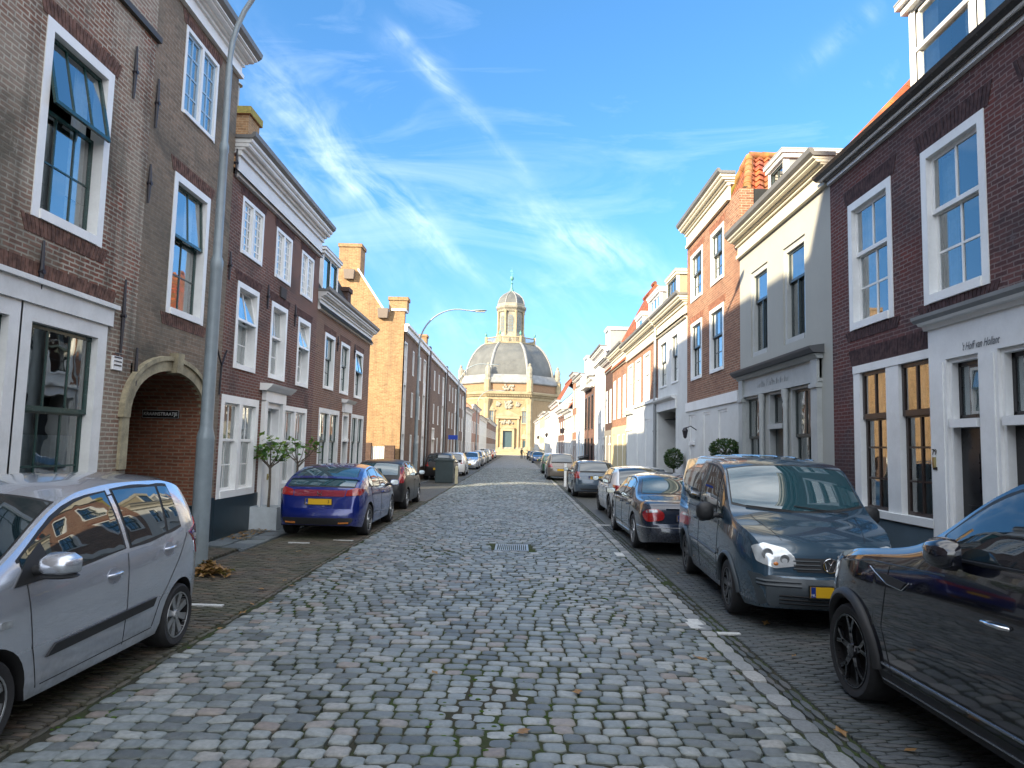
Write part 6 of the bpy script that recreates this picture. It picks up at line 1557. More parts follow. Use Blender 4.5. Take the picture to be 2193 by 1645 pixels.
    def wheels(s, rim=RIMS, spokes=5, style='Y', wt=.2, inset=.015, hubc=None, k_=1.):
        for c in s.wx:
            for sd in (1, -1):
                w = s.hw(c)*.985-inset; r = s.r; y0 = sd*w; m = MB(); X = c-s.off
                pr = [(r*.66*k_, 0), (r*.70*k_, .012), (r*(.90+.02*(k_-1)*10), .02), (r*.975, .0), (r, -.035), (r, -wt+.035), (r*.97, -wt), (r*.6, -wt)]
                m.lathe((X, y0, r), [(a, sd*b) for a, b in pr], 28 if s.q else 14, axis='y'); o = s.T.add(m, 'wheel', RUB, smooth=50)
                d = MB(); d.lathe((X, y0, r), [(r*.68*k_, sd*.006), (r*.64*k_, sd*.01), (r*.62*k_, -sd*.05), (r*.2, -sd*.07), (0, -sd*.07)], 24 if s.q else 12, axis='y'); s.T.add(d, 'rim_well', WELL if style != 'D' else rim, o, smooth=40)
                k = MB(); k.lathe((X, y0, r), [(r*.69*k_, sd*.004), (r*.68*k_, sd*.016), (r*.645*k_, sd*.014), (r*.63*k_, -sd*.02)], 28 if s.q else 14, axis='y')
                R1, R0 = r*.65*k_, r*.12
                for i in range(spokes):
                    a = 2*math.pi*i/spokes+.3
                    def sp_(a0, a1, r0, r1, w0, w1, y_=.0):
                        P = []
                        for (aa, rr, ww) in ((a0, r0, w0), (a1, r1, w1)):
                            ca, sa = math.cos(aa), math.sin(aa)
                            for e in (-1, 1): P.append((X+ca*rr-sa*e*ww/2, y0+sd*(y_+(.004 if rr > r*.3 else -.008)), r+sa*rr+ca*e*ww/2))
                        Q = [(p[0], p[1]-sd*.03, p[2]) for p in P]
                        k.add(P+Q, [(0, 1, 3, 2), (4, 6, 7, 5), (0, 2, 6, 4), (1, 5, 7, 3), (0, 4, 5, 1), (2, 3, 7, 6)])
                    if style == 'Y': sp_(a, a, R0, R1*.55, r*.16, r*.13); sp_(a, a-.22, R1*.5, R1, r*.09, r*.08); sp_(a, a+.22, R1*.5, R1, r*.09, r*.08)
                    elif style == 'T': sp_(a-.09, a-.13, R0, R1, r*.075, r*.06); sp_(a+.09, a+.13, R0, R1, r*.075, r*.06)
                    else: sp_(a, a, R0, R1, r*.14, r*.24)
                k.lathe((X, y0, r), [(r*.16, -sd*.01), (r*.15, sd*.008), (r*.06, sd*.014), (0, sd*.014)], 14, axis='y')
                for i in range(5): a = 2*math.pi*i/5; k.ball((X+r*.105*math.cos(a), y0+sd*.006, r+r*.105*math.sin(a)), r*.018, .01, r*.018, 6, 4)
                s.T.add(k, 'rim', rim, o, smooth=40)
    def mirror(s, x, z, mat, size=(.11, .20, .15), arm=PLAS, sides=(1, -1), glass=True, lower=False, fold=False):
        for sd in sides:
            h, n = s.cast('L' if sd > 0 else 'R', x, z)
            if h is None: continue
            lx, ly, lz = size; c = h+Vector((.0, sd*(ly*.5+.06), .045)); m = MB()
            # rounded shell: flat towards the rear, domed towards the front
            N, K = 12, 6; vs = []; fs = []
            for i in range(K+1):
                ph = i/K*math.pi/2
                for j in range(N):
                    a = 2*math.pi*j/N; ca, sa = math.cos(a), math.sin(a); sq = (abs(ca)**4+abs(sa)**4)**-.25; rr = math.cos(ph)**.6
                    vs.append((c.x+math.sin(ph)*lx, c.y+ca*sq*ly/2*rr, c.z+sa*sq*lz/2*rr) if not fold else (c.x+ca*sq*ly/2*rr*(1 if ca > 0 else .85), h.y+sd*(.07+math.sin(ph)*lx), c.z+sa*sq*lz/2*rr))
            for i in range(K):
                for j in range(N): fs.append((i*N+j, i*N+(j+1) % N, (i+1)*N+(j+1) % N, (i+1)*N+j))
            fs.append(tuple(range(N-1, -1, -1))); m.add(vs, fs); o = s.T.add(m, 'mirror', mat, smooth=60)
            if fold: a = MB(); a.tube([h+Vector((.06, -sd*.02, -.01)), h+Vector((.06, sd*.1, .0))], [.045, .035], 8); s.T.add(a, 'mirror_arm', arm, o, smooth=50); continue
            a = MB(); a.tube([h+Vector((0, -sd*.02, -.01)), h+Vector((.01, sd*.04, .0)), c+Vector((.02, -sd*ly*.35, -lz*.3))], [.045, .032, .035], 8); s.T.add(a, 'mirror_arm', arm, o, smooth=50)
            if glass:
                g = MB(); w, hh = ly*.42, lz*.40; g.add([(c.x-.004, c.y+math.cos(t)*w*(abs(math.cos(t))**4+abs(math.sin(t))**4)**-.25, c.z+math.sin(t)*hh*(abs(math.cos(t))**4+abs(math.sin(t))**4)**-.25) for t in np.linspace(0, 2*math.pi, 16, endpoint=False)], [tuple(range(16))]); s.T.add(g, 'mirror_glass', CHR, o)
            if lower:
                b = MB(); b.ball((c.x+.03, c.y, c.z-lz*.47), lx*.75, ly*.5, lz*.14, 10, 6); s.T.add(b, 'mirror_base', PLAS, o, smooth=60)
    def handle(s, x, z, mat=None, w=.17):
        for view, sd in (('L', 1), ('R', -1)):
            h, n = s.cast(view, x, z)
            if h is None: continue
            m = MB(); m.tube([h+Vector((-w/2, -sd*.005, 0)), h+Vector((-w/2+.02, sd*.03, .004)), h+Vector((w/2-.02, sd*.03, 0)), h+Vector((w/2, -sd*.005, -.004))], .013, 7); s.T.add(m, 'door_handle', mat or s.sp['paint'], smooth=60)
    def seams(s, xs, belt=True, z0=None, both=True, slant=0):
        for view in ('L', 'R') if both else ('L',):
            for x in xs:
                if isinstance(x, list): s.strip(view, x, 'door_seam', SEAM, .007); continue
                s.strip(view, [(x, (z0 or s.sill)+.08), (x, s.belt(x)-.02)], 'door_seam', SEAM, .007)
    def plate(s, view, z, text='', y=0, w=.52, h=.11, tilt=0, blue=True):
        hit, n = s.cast(view, y, z); sg = 1 if view == 'F' else -1
        x = hit.x+sg*.018; m = MB(); m.box(x-.006, x+.006, y-w/2, y+w/2, z-h/2, z+h/2); o = s.T.add(m, 'number_plate', YEL)
        b = MB(); b.box(*((x-.012, x+.005) if sg > 0 else (x-.005, x+.012)), y-w/2-.012, y+w/2+.012, z-h/2-.012, z+h/2+.012); s.T.add(b, 'plate_holder', PLAS, o)
        rt = (0, 1, 0) if view == 'F' else (0, -1, 0); xl = y-(w/2-.03)*rt[1]
        if blue:
            b = MB(); b.box(x-.0065, x+.0072 if sg > 0 else x-.0072, xl-.025, xl+.025, z-h/2, z+h/2); 
            b = MB(); e = .0075*sg; b.box(x, x+e, xl-.025, xl+.025, z-h/2+.002, z+h/2-.002); s.T.add(b, 'country_band', PBLUE, o)
            s.T.text('NL', 'country_code', WHITE, text_basis((x+.0085*sg, xl, z-.03), rt, (0, 0, 1)), .035, parent=o, ext=.0005)
        if text: s.T.text(text, 'plate_text', BLACKP, text_basis((x+.0085*sg, y+.025*-rt[1]*-1, z), rt, (0, 0, 1)), .105, parent=o, ext=.0006, sx=.85)
        return o
    def wiper(s, x0, y0, x1, y1):
        P = []
        for t in np.linspace(0, 1, 8): 
            x, y = x0+(x1-x0)*t, y0+(y1-y0)*t; h, n = s.cast('T', x, y)
            if h is not None: P.append(h+n*.02)
        if len(P) > 1: m = MB(); m.tube(P, .008, 5); s.T.add(m, 'wiper', PLAS)
    def archtrim(s, mat=PLAS, w=.05, t=.02):
        for c in s.wx:
            for sd in (1, -1):
                pts = []; Ra = s.r+.055
                for i in range(17):
                    a = math.pi*i/16; x = c+(Ra+w*.35)*math.cos(a); z = s.r+(Ra+w*.35)*math.sin(a); z = max(z, s.sill)
                    if not 0 < x < s.L: continue
                    y = s.hw(x)*s.prof((z-s.sill)/(s.belt(x)-s.sill)); pts.append((x-s.off, sd*(y+.0), z))
                m = MB(); m.tube(pts, w*.6, 6); s.T.add(m, 'arch_trim', mat, smooth=60)
mir = lambda poly: [(-a, b) for a, b in poly]

def hatch_spec(L=4.0, H=1.47, W=1.72, paint_=None, wb=2.55, ro=.72, r=.31, **k):
    fo = L-ro-wb
    sp = dict(L=L, W=W, paint=paint_, wheels=(ro, ro+wb), r=r,
        top=[(0, .72), (.03, .86), (.10, .98), (.42, H-.12), (.62, H-.05), (1.2, H), (1.9, H-.015), (2.25, H-.07), (L-1.02, 1.0), (L-.85, .95), (L-.4, .84), (L-.1, .68), (L, .5)],
        belt=[(0, .90), (.5, .97), (1.5, .94), (L-1.1, .90), (L-.5, .80), (L, .62)])
    sp.update(k); return sp

# ---------------- silver city hatchback, nose towards the viewer
SIL = carpaint('silver_paint', (.58, .62, .69), .75, .27)
L = 3.57
c = Car('silver five-door city hatchback parked nose towards the viewer beside the grey lamp post', 'car', (-3.87, 7.15-L/2), R_(-90), dict(L=L, W=1.60, paint=SIL, wheels=(.53, 2.91), r=.285, sill=.21, kz=.88, tum=.30,
    top=[(0, .78), (.03, .95), (.09, 1.10), (.26, 1.40), (.40, 1.51), (.75, 1.585), (1.35, 1.60), (1.85, 1.56), (2.12, 1.48), (2.88, 1.05), (3.02, 1.0), (3.3, .90), (3.5, .72), (3.57, .5)],
    belt=[(0, 1.0), (.35, 1.10), (.9, 1.045), (1.8, .985), (2.7, .955), (3.1, .88), (3.57, .62)]))
c.wheels(RIMS, 8, 'S', k_=1.04); c.side_glass([(.56, .62, .80, .78), (.84, .82, 1.40, 1.46), (1.50, 1.57, 2.62, 2.62)], m=.055, mb=.025)
c.screen(2.80, 2.14, 'windscreen', CG, bow0=-.10); c.screen(.10, .33, 'rear_window', CG, q=.86)
c.seams([[(1.46, .27), (1.47, .5), (1.45, .98)], [(2.46, .27), (2.55, .55), (2.60, .95)], [(.42, 1.02), (.60, .80), (.93, .50), (1.02, .30)], [(1.02, .29), (2.42, .28)]])
c.decal('L', [(1.02, .55), (1.06, .48), (2.42, .45), (2.34, .52)], 'rub_strip', PLAS, .016, thick=.03); c.decal('R', [(1.02, .55), (1.06, .48), (2.42, .45), (2.34, .52)], 'rub_strip', PLAS, .016, thick=.03)
for x, z in ((1.66, .84), (.80, .92)):
    for v in 'LR': c.decal(v, [(x+.09*math.cos(t), z+.06*math.sin(t)) for t in np.linspace(0, 2*math.pi, 14, endpoint=False)], 'handle_recess', paint('silver_recess', (.33, .35, .40), .3, .5), .003, res=.04)
    c.handle(x, z+.01, w=.15)
c.decal('L', [(2.74, .72), (2.83, .72), (2.83, .765), (2.74, .765)], 'side_repeater', LENS, .008, res=.03, round_=.01)
c.mirror(2.52, 1.03, SIL, (.13, .25, .15), lower=True)
c.decal('L', [(2.36, .96), (2.72, .95), (2.56, 1.11), (2.42, 1.19)], 'mirror_corner', PLAS, .010, res=.05)
for q in (1, -1):
    f = (lambda p: p) if q > 0 else mir
    c.decal('B', f([(.55, .80), (.72, .80), (.745, 1.02), (.66, 1.14), (.60, 1.0)]), 'tail_light', REDL, .01); c.decal('F', f([(.38, .62), (.70, .66), (.72, .80), (.5, .80)]), 'headlight', LENS, .01)
c.plate('F', .42); c.plate('B', .62); c.decal('L', [(.10, .80), (.24, .80), (.24, .95), (.10, .95)], 'fuel_flap', SIL, .003, res=.05, round_=.03)
m = MB(); c.screen(.42, .5, 'roof_spoiler', SIL, q=.8, seal=False, off=.02)
c.strip('T', [(.75, .60), (2.1, .62)], 'roof_gutter', PLAS, .012); c.strip('T', [(.75, -.60), (2.1, -.62)], 'roof_gutter', PLAS, .012)
c.wiper(2.78, .5, 2.72, -.1)

# ---------------- black SUV with contrast roof, right foreground
BLK = carpaint('gloss_black_paint', (.003, .004, .010), .0, .10, dustk=.02)
L = 4.37
c = Car('glossy black compact SUV with black alloy wheels in the right foreground', 'suv', (3.60, 6.62-L/2), R_(90), dict(L=L, W=1.92, paint=BLK, wheels=(.82, 3.48), r=.365, sill=.27, trim=.40, kz=.9, tum=.36,
    top=[(0, .98), (.04, 1.14), (.12, 1.25), (.45, 1.58), (.60, 1.65), (1.0, 1.82), (1.45, 1.85), (1.75, 1.83), (1.93, 1.75), (2.48, 1.37), (2.66, 1.30), (3.5, 1.16), (3.95, 1.05), (4.18, .92), (4.32, .74), (4.37, .6)],
    plan=[(0, .80), (.12, .90), (.5, .975), (1.2, 1.), (3.3, 1.), (3.75, .95), (4.1, .80), (4.37, .48)],
    belt=[(0, 1.30), (.7, 1.32), (1.5, 1.29), (2.2, 1.265), (2.8, 1.19), (3.5, 1.10), (3.95, .99), (4.37, .7)]), name='suv')
c.wheels(RIMB, 5, 'Y', wt=.24, k_=1.12); c.archtrim(PLAS, .075)
c.side_glass([(.50, .60, .75, .8), (.8, .85, 1.38, 1.38), (1.46, 1.46, 2.28, 2.28)], m=.06, mb=.03, mat=CG)
c.screen(2.44, 1.86, 'windscreen', CG, bow0=-.14); c.screen(.16, .5, 'rear_window', CG, q=.85)
c.seams([[(1.42, .36), (1.42, 1.18)], [(2.86, .36), (2.94, .7), (2.86, 1.12)], [(.62, 1.2), (1.0, .88), (1.22, .5), (1.28, .36)]])
c.handle(1.72, .99, CHR, .19); c.handle(.78, 1.03, CHR, .19)
c.strip('L', [(1.26, .44), (2.98, .42)], 'sill_chrome', paint('satin_grey', (.3, .32, .35), .25, .8), .018, .008); c.strip('L', [(1.2, .33), (3.0, .31)], 'sill_line', paint('satin_grey', (.3, .32, .35)), .012, .008)
c.decal('L', [(2.62, 1.045), (2.68, .995), (3.0, 1.0), (3.06, 1.05), (2.9, 1.06)], 'fender_vent', PLAS, .008); c.strip('L', [(2.58, 1.05), (2.66, .99), (2.86, .995), (3.04, 1.05), (3.12, 1.08)], 'vent_chrome', CHR, .006, .010)
c.mirror(2.06, 1.28, BLK, (.13, .27, .19), arm=BLK, fold=True); c.strip('L', [(.55, 1.345), (1.5, 1.31), (2.1, 1.285), (2.45, 1.26)], 'belt_trim', PLAS, .02, .006)
for q in (1, -1):
    f = (lambda p: p) if q > 0 else mir
    c.decal('F', f([(.42, .92), (.80, .94), (.84, 1.03), (.6, 1.02)]), 'headlight', LENS, .008); c.decal('B', f([(.45, .95), (.82, .95), (.82, 1.05), (.5, 1.05)]), 'tail_light', REDL, .01)
    c.strip('L' if q > 0 else 'R', [(2.2, 1.17), (3.15, 1.12), (3.75, 1.03), (4.0, .96)], 'shoulder_crease', BLK, .012, .0)
c.decal('F', [(-.5, .72), (.5, .72), (.55, .86), (-.55, .86)], 'grille', PLAS, .008); c.plate('F', .55)
c.screen(2.58, 2.62, 'bonnet_gap', SEAM, q=.95, seal=False, off=.004, n=2)

# ---------------- blue-grey delivery van facing the viewer
VAN = carpaint('blue_grey_paint', (.028, .066, .105), .3, .2)
DBL = paint('blue_grey_plastic', (.04, .052, .062), .5, var=.1, scale=10)
L = 4.40
c = Car('blue-grey small delivery van facing the viewer behind the black SUV', 'van', (3.50, 9.86), R_(-93.2), dict(L=L, W=1.80, paint=VAN, wheels=(.84, 3.52), r=.315, sill=.22, trim=0, kz=.90, tum=.13, bulge=(.02, .12),
    top=[(0, 1.60), (.05, 1.74), (.25, 1.83), (1.0, 1.87), (2.0, 1.87), (2.60, 1.83), (2.84, 1.76), (3.48, 1.20), (3.62, 1.14), (4.0, 1.04), (4.25, .92), (4.36, .78), (4.40, .60)],
    belt=[(0, 1.14), (1.5, 1.14), (2.6, 1.11), (3.4, 1.07), (3.9, .98), (4.2, .85), (4.40, .68)],
    plan=[(0, .93), (.12, .97), (.5, .99), (1.2, 1.), (L-1.3, 1.), (L-.6, .975), (L-.2, .87), (L, .76)]), name='delivery_van')
c.wheels(paint('steel_hubcap', (.10, .11, .12), .4, .5), 7, 'S'); c.archtrim(DBL, .05)
c.screen(3.46, 2.88, 'windscreen', CGT, bow0=-.14, q=.95); c.side_glass([(1.95, 1.98, 2.88, 2.88), (2.96, 2.96, 3.22, 3.22)], m=.07, mb=.03)
c.decal('R', [(.30, 1.20), (1.80, 1.18), (1.80, 1.60), (.40, 1.60)], 'side_window', CG, .006, res=.1, round_=.06)
c.seams([[(1.87, .28), (1.87, 1.66)], [(2.92, .28), (3.02, .6), (3.05, 1.05)], [(.75, 1.10), (1.86, 1.10)]])
c.strip('R', [(1.25, .64), (1.85, .64)], 'rub_strip', DBL, .03, .008); c.strip('R', [(1.9, .64), (3.0, .62)], 'rub_strip', DBL, .03, .008)
c.handle(1.72, .95, DBL); c.handle(2.05, .95, DBL)
c.mirror(2.98, 1.10, PLAS, (.10, .22, .24))
for q in (1, -1):
    f = (lambda p: p) if q > 0 else mir
    hl = c.decal('F', f([(.35, .70), (.58, .67), (.735, .73), (.76, .88), (.66, .92), (.44, .87), (.36, .79)]), 'headlight', paint('clear_lens', (.62, .66, .68), .1, .35, coat=1, var=.2, scale=14), .012, res=.04, round_=.02)
    for (y, z, rr) in ((.645, .82, .06), (.47, .77, .05)):
        m = MB(); h, n = c.cast('F', y*q, z); m.lathe((h.x+.014, h.y, h.z), [(rr, 0), (rr, .006), (rr*.9, .008), (rr*.5, -.002), (0, -.004)], 16, axis='x'); c.T.add(m, 'reflector', LENS, hl, smooth=50)
    m = MB(); h, n = c.cast('F', .565*q, .72); m.ball((h.x+.012, h.y, h.z), .012, .028, .022, 8, 5); c.T.add(m, 'indicator', ORL, hl, smooth=50)
c.decal('F', [(-.34, .64), (.34, .64), (.42, .78), (-.42, .78)], 'grille', PLAS, .006)
for z in (.67, .71, .75):
    for a, b in ((-.38, -.1), (.1, .38)): c.strip('F', [(a, z), (b, z)], 'grille_slat', DBL, .016, .014)
c.decal('F', [(-.72, .28), (.72, .28), (.80, .60), (-.80, .60)], 'front_bumper', DBL, .008, res=.08)
for z in (.32, .36, .40): c.strip('F', [(-.55, z), (.55, z)], 'intake_slat', SEAM, .018, .012)
for z in (.54, .50):
    for a, b in ((-.74, -.33), (.33, .74)): c.strip('F', [(a, z), (b, z)], 'bumper_rib', DBL, .03, .014)
h, n = c.cast('F', 0, .71); o_ = c.decal('F', [(.078*math.cos(t), .715+.078*math.sin(t)) for t in np.linspace(0, 2*math.pi, 20, endpoint=False)], 'round_badge', PLAS, .016, res=.05)
m = MB(); bx = h.x+.032; P = [(bx, .072*math.cos(t), .715+.072*math.sin(t)) for t in np.linspace(0, 2*math.pi, 25)]; m.tube(P, .008, 6, cap=False)
m.tube([(bx, -.033, .776), (bx, 0, .722), (bx, .033, .776)], .007, 5); m.tube([(bx, -.062, .745), (bx, -.032, .655), (bx, 0, .708), (bx, .032, .655), (bx, .062, .745)], .007, 5); c.T.add(m, 'badge_letters', CHR, o_)
c.plate('F', .46, '')
for yy in (-.6, -.36, -.12, .12, .36, .6): c.strip('T', [(.35, yy), (2.25, yy)], 'roof_rib', VAN, .022, .004)
c.wiper(3.50, .55, 3.40, -.05); c.wiper(3.48, -.1, 3.40, -.62)
for yy in (.62, -.62): c.strip('T', [(3.55, yy*.98), (3.9, yy*.86), (4.2, yy*.72)], 'bonnet_seam', SEAM, .006)
m = MB(); m.ball((2.45-c.off, .0, 1.815), .01, .01, .01); 

# ---------------- dark blue saloon
NAVY = carpaint('navy_paint', (.018, .026, .045), .3, .2)
L = 4.9
c = Car('dark navy saloon with chrome strips parked behind the blue-grey van', 'car', (3.20, 12.95+L/2), R_(90), dict(L=L, W=1.82, paint=NAVY, wheels=(1.05, 3.95), r=.33, sill=.19, kz=.86, tum=.42, bulge=(.10, .10),
    top=[(0, .58), (.03, .74), (.10, .90), (.25, .965), (.75, 1.0), (.98, 1.03), (1.70, 1.36), (2.0, 1.42), (2.5, 1.445), (3.0, 1.40), (3.65, 1.02), (3.85, .97), (4.5, .82), (4.8, .66), (4.9, .5)],
    belt=[(0, .80), (.5, .90), (1.5, .93), (2.5, .92), (3.6, .90), (4.3, .80), (4.9, .6)]))
c.wheels(RIMS, 7, 'T'); c.side_glass([(1.35, 1.62, 1.72, 1.74), (1.76, 1.78, 2.45, 2.45), (2.53, 2.52, 3.42, 3.42)], m=.05, mb=.02); c.screen(3.58, 2.98, 'windscreen', CG, bow0=-.1); c.screen(1.08, 1.66, 'rear_window', CGT, q=.88, bow0=.05)
c.seams([[(2.49, .26), (2.49, .90)], [(3.40, .26), (3.44, .88)], [(1.38, .88), (1.52, .5), (1.55, .26)]]); c.handle(2.62, .80); c.handle(1.75, .80)
for yy in (.62, -.62): c.strip('T', [(.28, yy), (.95, yy*1.0)], 'boot_seam', SEAM, .006)
c.strip('B', [(-.86, .505), (.86, .505)], 'bumper_chrome', CHR, .018, .008); c.strip('L', [(.1, .50), (.65, .50)], 'bumper_chrome', CHR, .016, .008); c.strip('L', [(1.5, .28), (3.45, .27)], 'sill_chrome', CHR, .012, .006)
c.strip('B', [(-.45, .84), (.45, .84)], 'boot_chrome', CHR, .045, .008)
for q in (1, -1):
    f = (lambda p: p) if q > 0 else mir
    o_ = c.decal('B', f([(.50, .64), (.80, .60), (.85, .72), (.80, .82), (.60, .84), (.48, .76)]), 'tail_light', REDL, .012, res=.05, round_=.05); c.decal('B', f([(.60, .775), (.80, .765), (.78, .815), (.62, .825)]), 'reversing_lens', LENS, .016, res=.05, parent=o_, round_=.02)
    c.decal('F', f([(.45, .6), (.8, .6), (.8, .75), (.5, .75)]), 'headlight', LENS, .008, round_=.05)
c.plate('B', .68, '17'); c.mirror(3.30, .93, NAVY, (.13, .22, .14)); faded(c.T, (-L/2-.088, .37, .79), (0, -1, 0), (0, 0, 1), .16, .035, 6, 'badge_lettering', CHR, None, 5)

# ---------------- blue hatchback coupe shape (left)
BLU = carpaint('deep_blue_paint', (.006, .018, .17), .25, .22)
L = 4.25
c = Car('bright blue hatchback with split rear window in front of the white-windowed house', 'car', (-3.93, 14.05+L/2), R_(90), dict(L=L, W=1.77, paint=BLU, wheels=(.80, 3.43), r=.32, sill=.21, kz=.88, tum=.40, bulge=(.09, .1),
    top=[(0, .60), (.03, .78), (.08, .90), (.16, 1.0), (.50, 1.19), (.95, 1.36), (1.3, 1.43), (1.8, 1.46), (2.2, 1.44), (2.5, 1.38), (3.30, .98), (3.5, .94), (3.95, .82), (4.18, .66), (4.25, .5)],
    belt=[(0, .93), (.6, 1.0), (1.5, .97), (2.6, .91), (3.3, .88), (3.9, .76), (4.25, .6)]))
c.wheels(RIMS, 5, 'T'); c.side_glass([(.78, 1.12, 1.15, 1.18), (1.2, 1.24, 1.95, 1.95), (2.03, 2.02, 3.06, 3.06)], m=.05, mb=.02); c.screen(3.24, 2.56, 'windscreen', CG, bow0=-.12)
c.screen(.50, 1.02, 'rear_window', CGT, q=.86); c.screen(.20, .42, 'lower_rear_window', CGT, q=.90)
c.screen(.42, .50, 'rear_spoiler', BLU, q=.96, seal=False, off=.03, n=3)
c.seams([[(2.0, .27), (2.0, .93)], [(3.0, .27), (3.08, .88)], [(.92, .96), (1.18, .5), (1.25, .27)]]); c.handle(2.2, .82)
lb = c.decal('B', [(-.50, .83), (.50, .83), (.52, .95), (-.52, .95)], 'light_bar', paint('clear_red_bar', (.20, .012, .03), .15, coat=1, var=.2, scale=20), .012)
for q in (1, -1):
    f = (lambda p: p) if q > 0 else mir
    c.decal('B', f([(.52, .84), (.80, .86), (.83, .97), (.72, 1.0), (.54, .95)]), 'tail_light', REDL, .014, res=.05, round_=.02); c.decal('F', f([(.3, .66), (.75, .66), (.76, .80), (.4, .78)]), 'headlight', LENS, .01)
    c.decal('B', f([(.42, .315), (.62, .32), (.62, .345), (.42, .34)]), 'rear_reflector', ORL, .03, res=.05)
c.decal('B', [(-.62, .24), (.62, .24), (.72, .42), (-.72, .42)], 'rear_diffuser', PLAS, .008, res=.08)
h, n = c.cast('B', 0, .89); bx = h.x-.03; m = MB(); m.tube([(bx, -.045, .93), (bx, -.028, .885), (bx, -.038, .85)], .007, 5); m.tube([(bx, .045, .93), (bx, .028, .885), (bx, .038, .85)], .007, 5); m.tube([(bx, -.028, .888), (bx, .028, .888)], .007, 5); c.T.add(m, 'chrome_badge', CHR)
faded(c.T, (bx+.012, .42, .89), (0, -1, 0), (0, 0, 1), .17, .035, 6, 'badge_lettering', CHR, None, 6, 0); faded(c.T, (bx+.045, -.62, .835), (0, -1, 0), (0, 0, 1), .17, .03, 6, 'badge_lettering', CHR, None, 7, 0); po_ = c.plate('B', .73); hh_, _n = c.cast('B', 0, .73); c.T.text('3', 'plate_text', BLACKP, text_basis((hh_.x-.0265, -.20, .73), (0, -1, 0), (0, 0, 1)), .09, parent=po_, ext=.0006); c.mirror(2.95, .95, BLU, (.14, .22, .14))
m = MB(); m.tube([c.R(1.35, .0), tuple(Vector(c.R(1.25, 0))+Vector((0, 0, .06)))], .008, 5)

# ---------------- black small hatchback
c = Car('black small hatchback with tall red tail lights in front of the blue one', 'car', (-4.05, 20.5+1.95), R_(90), hatch_spec(3.9, 1.45, 1.66, carpaint('black_paint', (.008, .008, .012), .2, .2), 2.48, .62, .30))
c.wheels(RIMS, 6, 'S'); c.side_glass([(.55, .78, 1.05, 1.05), (1.1, 1.1, 1.75, 1.75), (1.83, 1.82, 2.75, 2.75)]); c.screen(3.9-1.06, 2.32, 'windscreen', CG, bow0=-.1); c.screen(.12, .42, 'rear_window', CGT, q=.85)
for q in (1, -1):
    f = (lambda p: p) if q > 0 else mir; c.decal('B', f([(.58, .78), (.74, .78), (.76, .96), (.66, 1.26), (.60, 1.22), (.64, .98)]), 'tail_light', REDL, .012)
c.plate('B', .6); c.mirror(2.65, .97, carpaint('black_paint', (0, 0, 0))); c.seams([1.79, 2.72]); c.handle(1.95, .82)

# ---------------- white hatchback
WHC = carpaint('white_car_paint', (.66, .68, .70), 0, .25)
c = Car('white hatchback with black tailgate glass between the navy saloon and the grey estate', 'car', (3.45, 18.95+2.15), R_(90), hatch_spec(4.3, 1.46, 1.79, WHC, 2.6, .8, .32))
c.wheels(RIMB, 5, 'Y'); c.side_glass([(.7, .95, 1.15, 1.17), (1.2, 1.24, 1.95, 1.95), (2.03, 2.02, 3.08, 3.08)]); c.screen(4.3-1.06, 2.34, 'windscreen', CG, bow0=-.1); c.screen(.10, .60, 'rear_window', CG, q=.92)
for q in (1, -1):
    f = (lambda p: p) if q > 0 else mir; c.decal('B', f([(.45, .82), (.80, .80), (.82, .95), (.5, .93)]), 'tail_light', REDL, .012)
c.plate('B', .55); c.mirror(2.98, .97, PLAS); c.seams([1.99, 3.05, [(.95, .92), (1.2, .5), (1.3, .28)]]); c.handle(2.15, .82); c.handle(1.3, .84)

# ---------------- dark grey estate
GRS = carpaint('slate_paint', (.055, .085, .12), .4, .25)
def wagon(L, H, W, p, **k):
    sp = dict(L=L, W=W, paint=p, wheels=(.85, .85+2.5), r=.31, kz=.88, tum=.30,
        top=[(0, .72), (.03, .88), (.08, 1.0), (.30, H-.10), (.42, H-.03), (1.2, H), (2.0, H-.02), (2.4, H-.08), (L-1.05, 1.0), (L-.85, .95), (L-.4, .83), (L-.1, .66), (L, .5)],
        belt=[(0, .92), (.5, .97), (1.5, .94), (L-1.1, .90), (L-.5, .80), (L, .62)])
    sp.update(k); return sp
c = Car('slate grey estate car with yellow plate behind the thin white post', 'car', (3.10, 27.75+2.13), R_(90), wagon(4.26, 1.46, 1.73, GRS))
c.wheels(RIMS, 5, 'Y'); c.side_glass([(.3, .38, .95, .95), (1.02, 1.02, 1.72, 1.72), (1.8, 1.8, 3.0, 3.0)]); c.screen(4.26-1.1, 2.46, 'windscreen', CG, bow0=-.1); c.screen(.10, .28, 'rear_window', CG, q=.9)
for q in (1, -1):
    f = (lambda p: p) if q > 0 else mir; c.decal('B', f([(.58, .76), (.80, .74), (.82, 1.0), (.60, 1.0), (.66, .86)]), 'tail_light', REDL, .012); c.strip('T', [(.5, .52*q), (2.2, .54*q)], 'roof_rail', PLAS, .025, .03)
c.plate('B', .78, 'NT-099-Z'); c.mirror(2.9, .97, GRS); c.seams([1.76, 2.95]); c.handle(1.95, .82); c.handle(1.15, .84)
c.decal('B', [(-.6, .24), (.6, .24), (.7, .36), (-.7, .36)], 'lower_bumper', PLAS, .008, res=.1)
m = MB(); p = Vector(c.R(.55, 0)); m.tube([p, p+Vector((-.18, 0, .2))], .006, 5); c.T.add(m, 'aerial', PLAS)

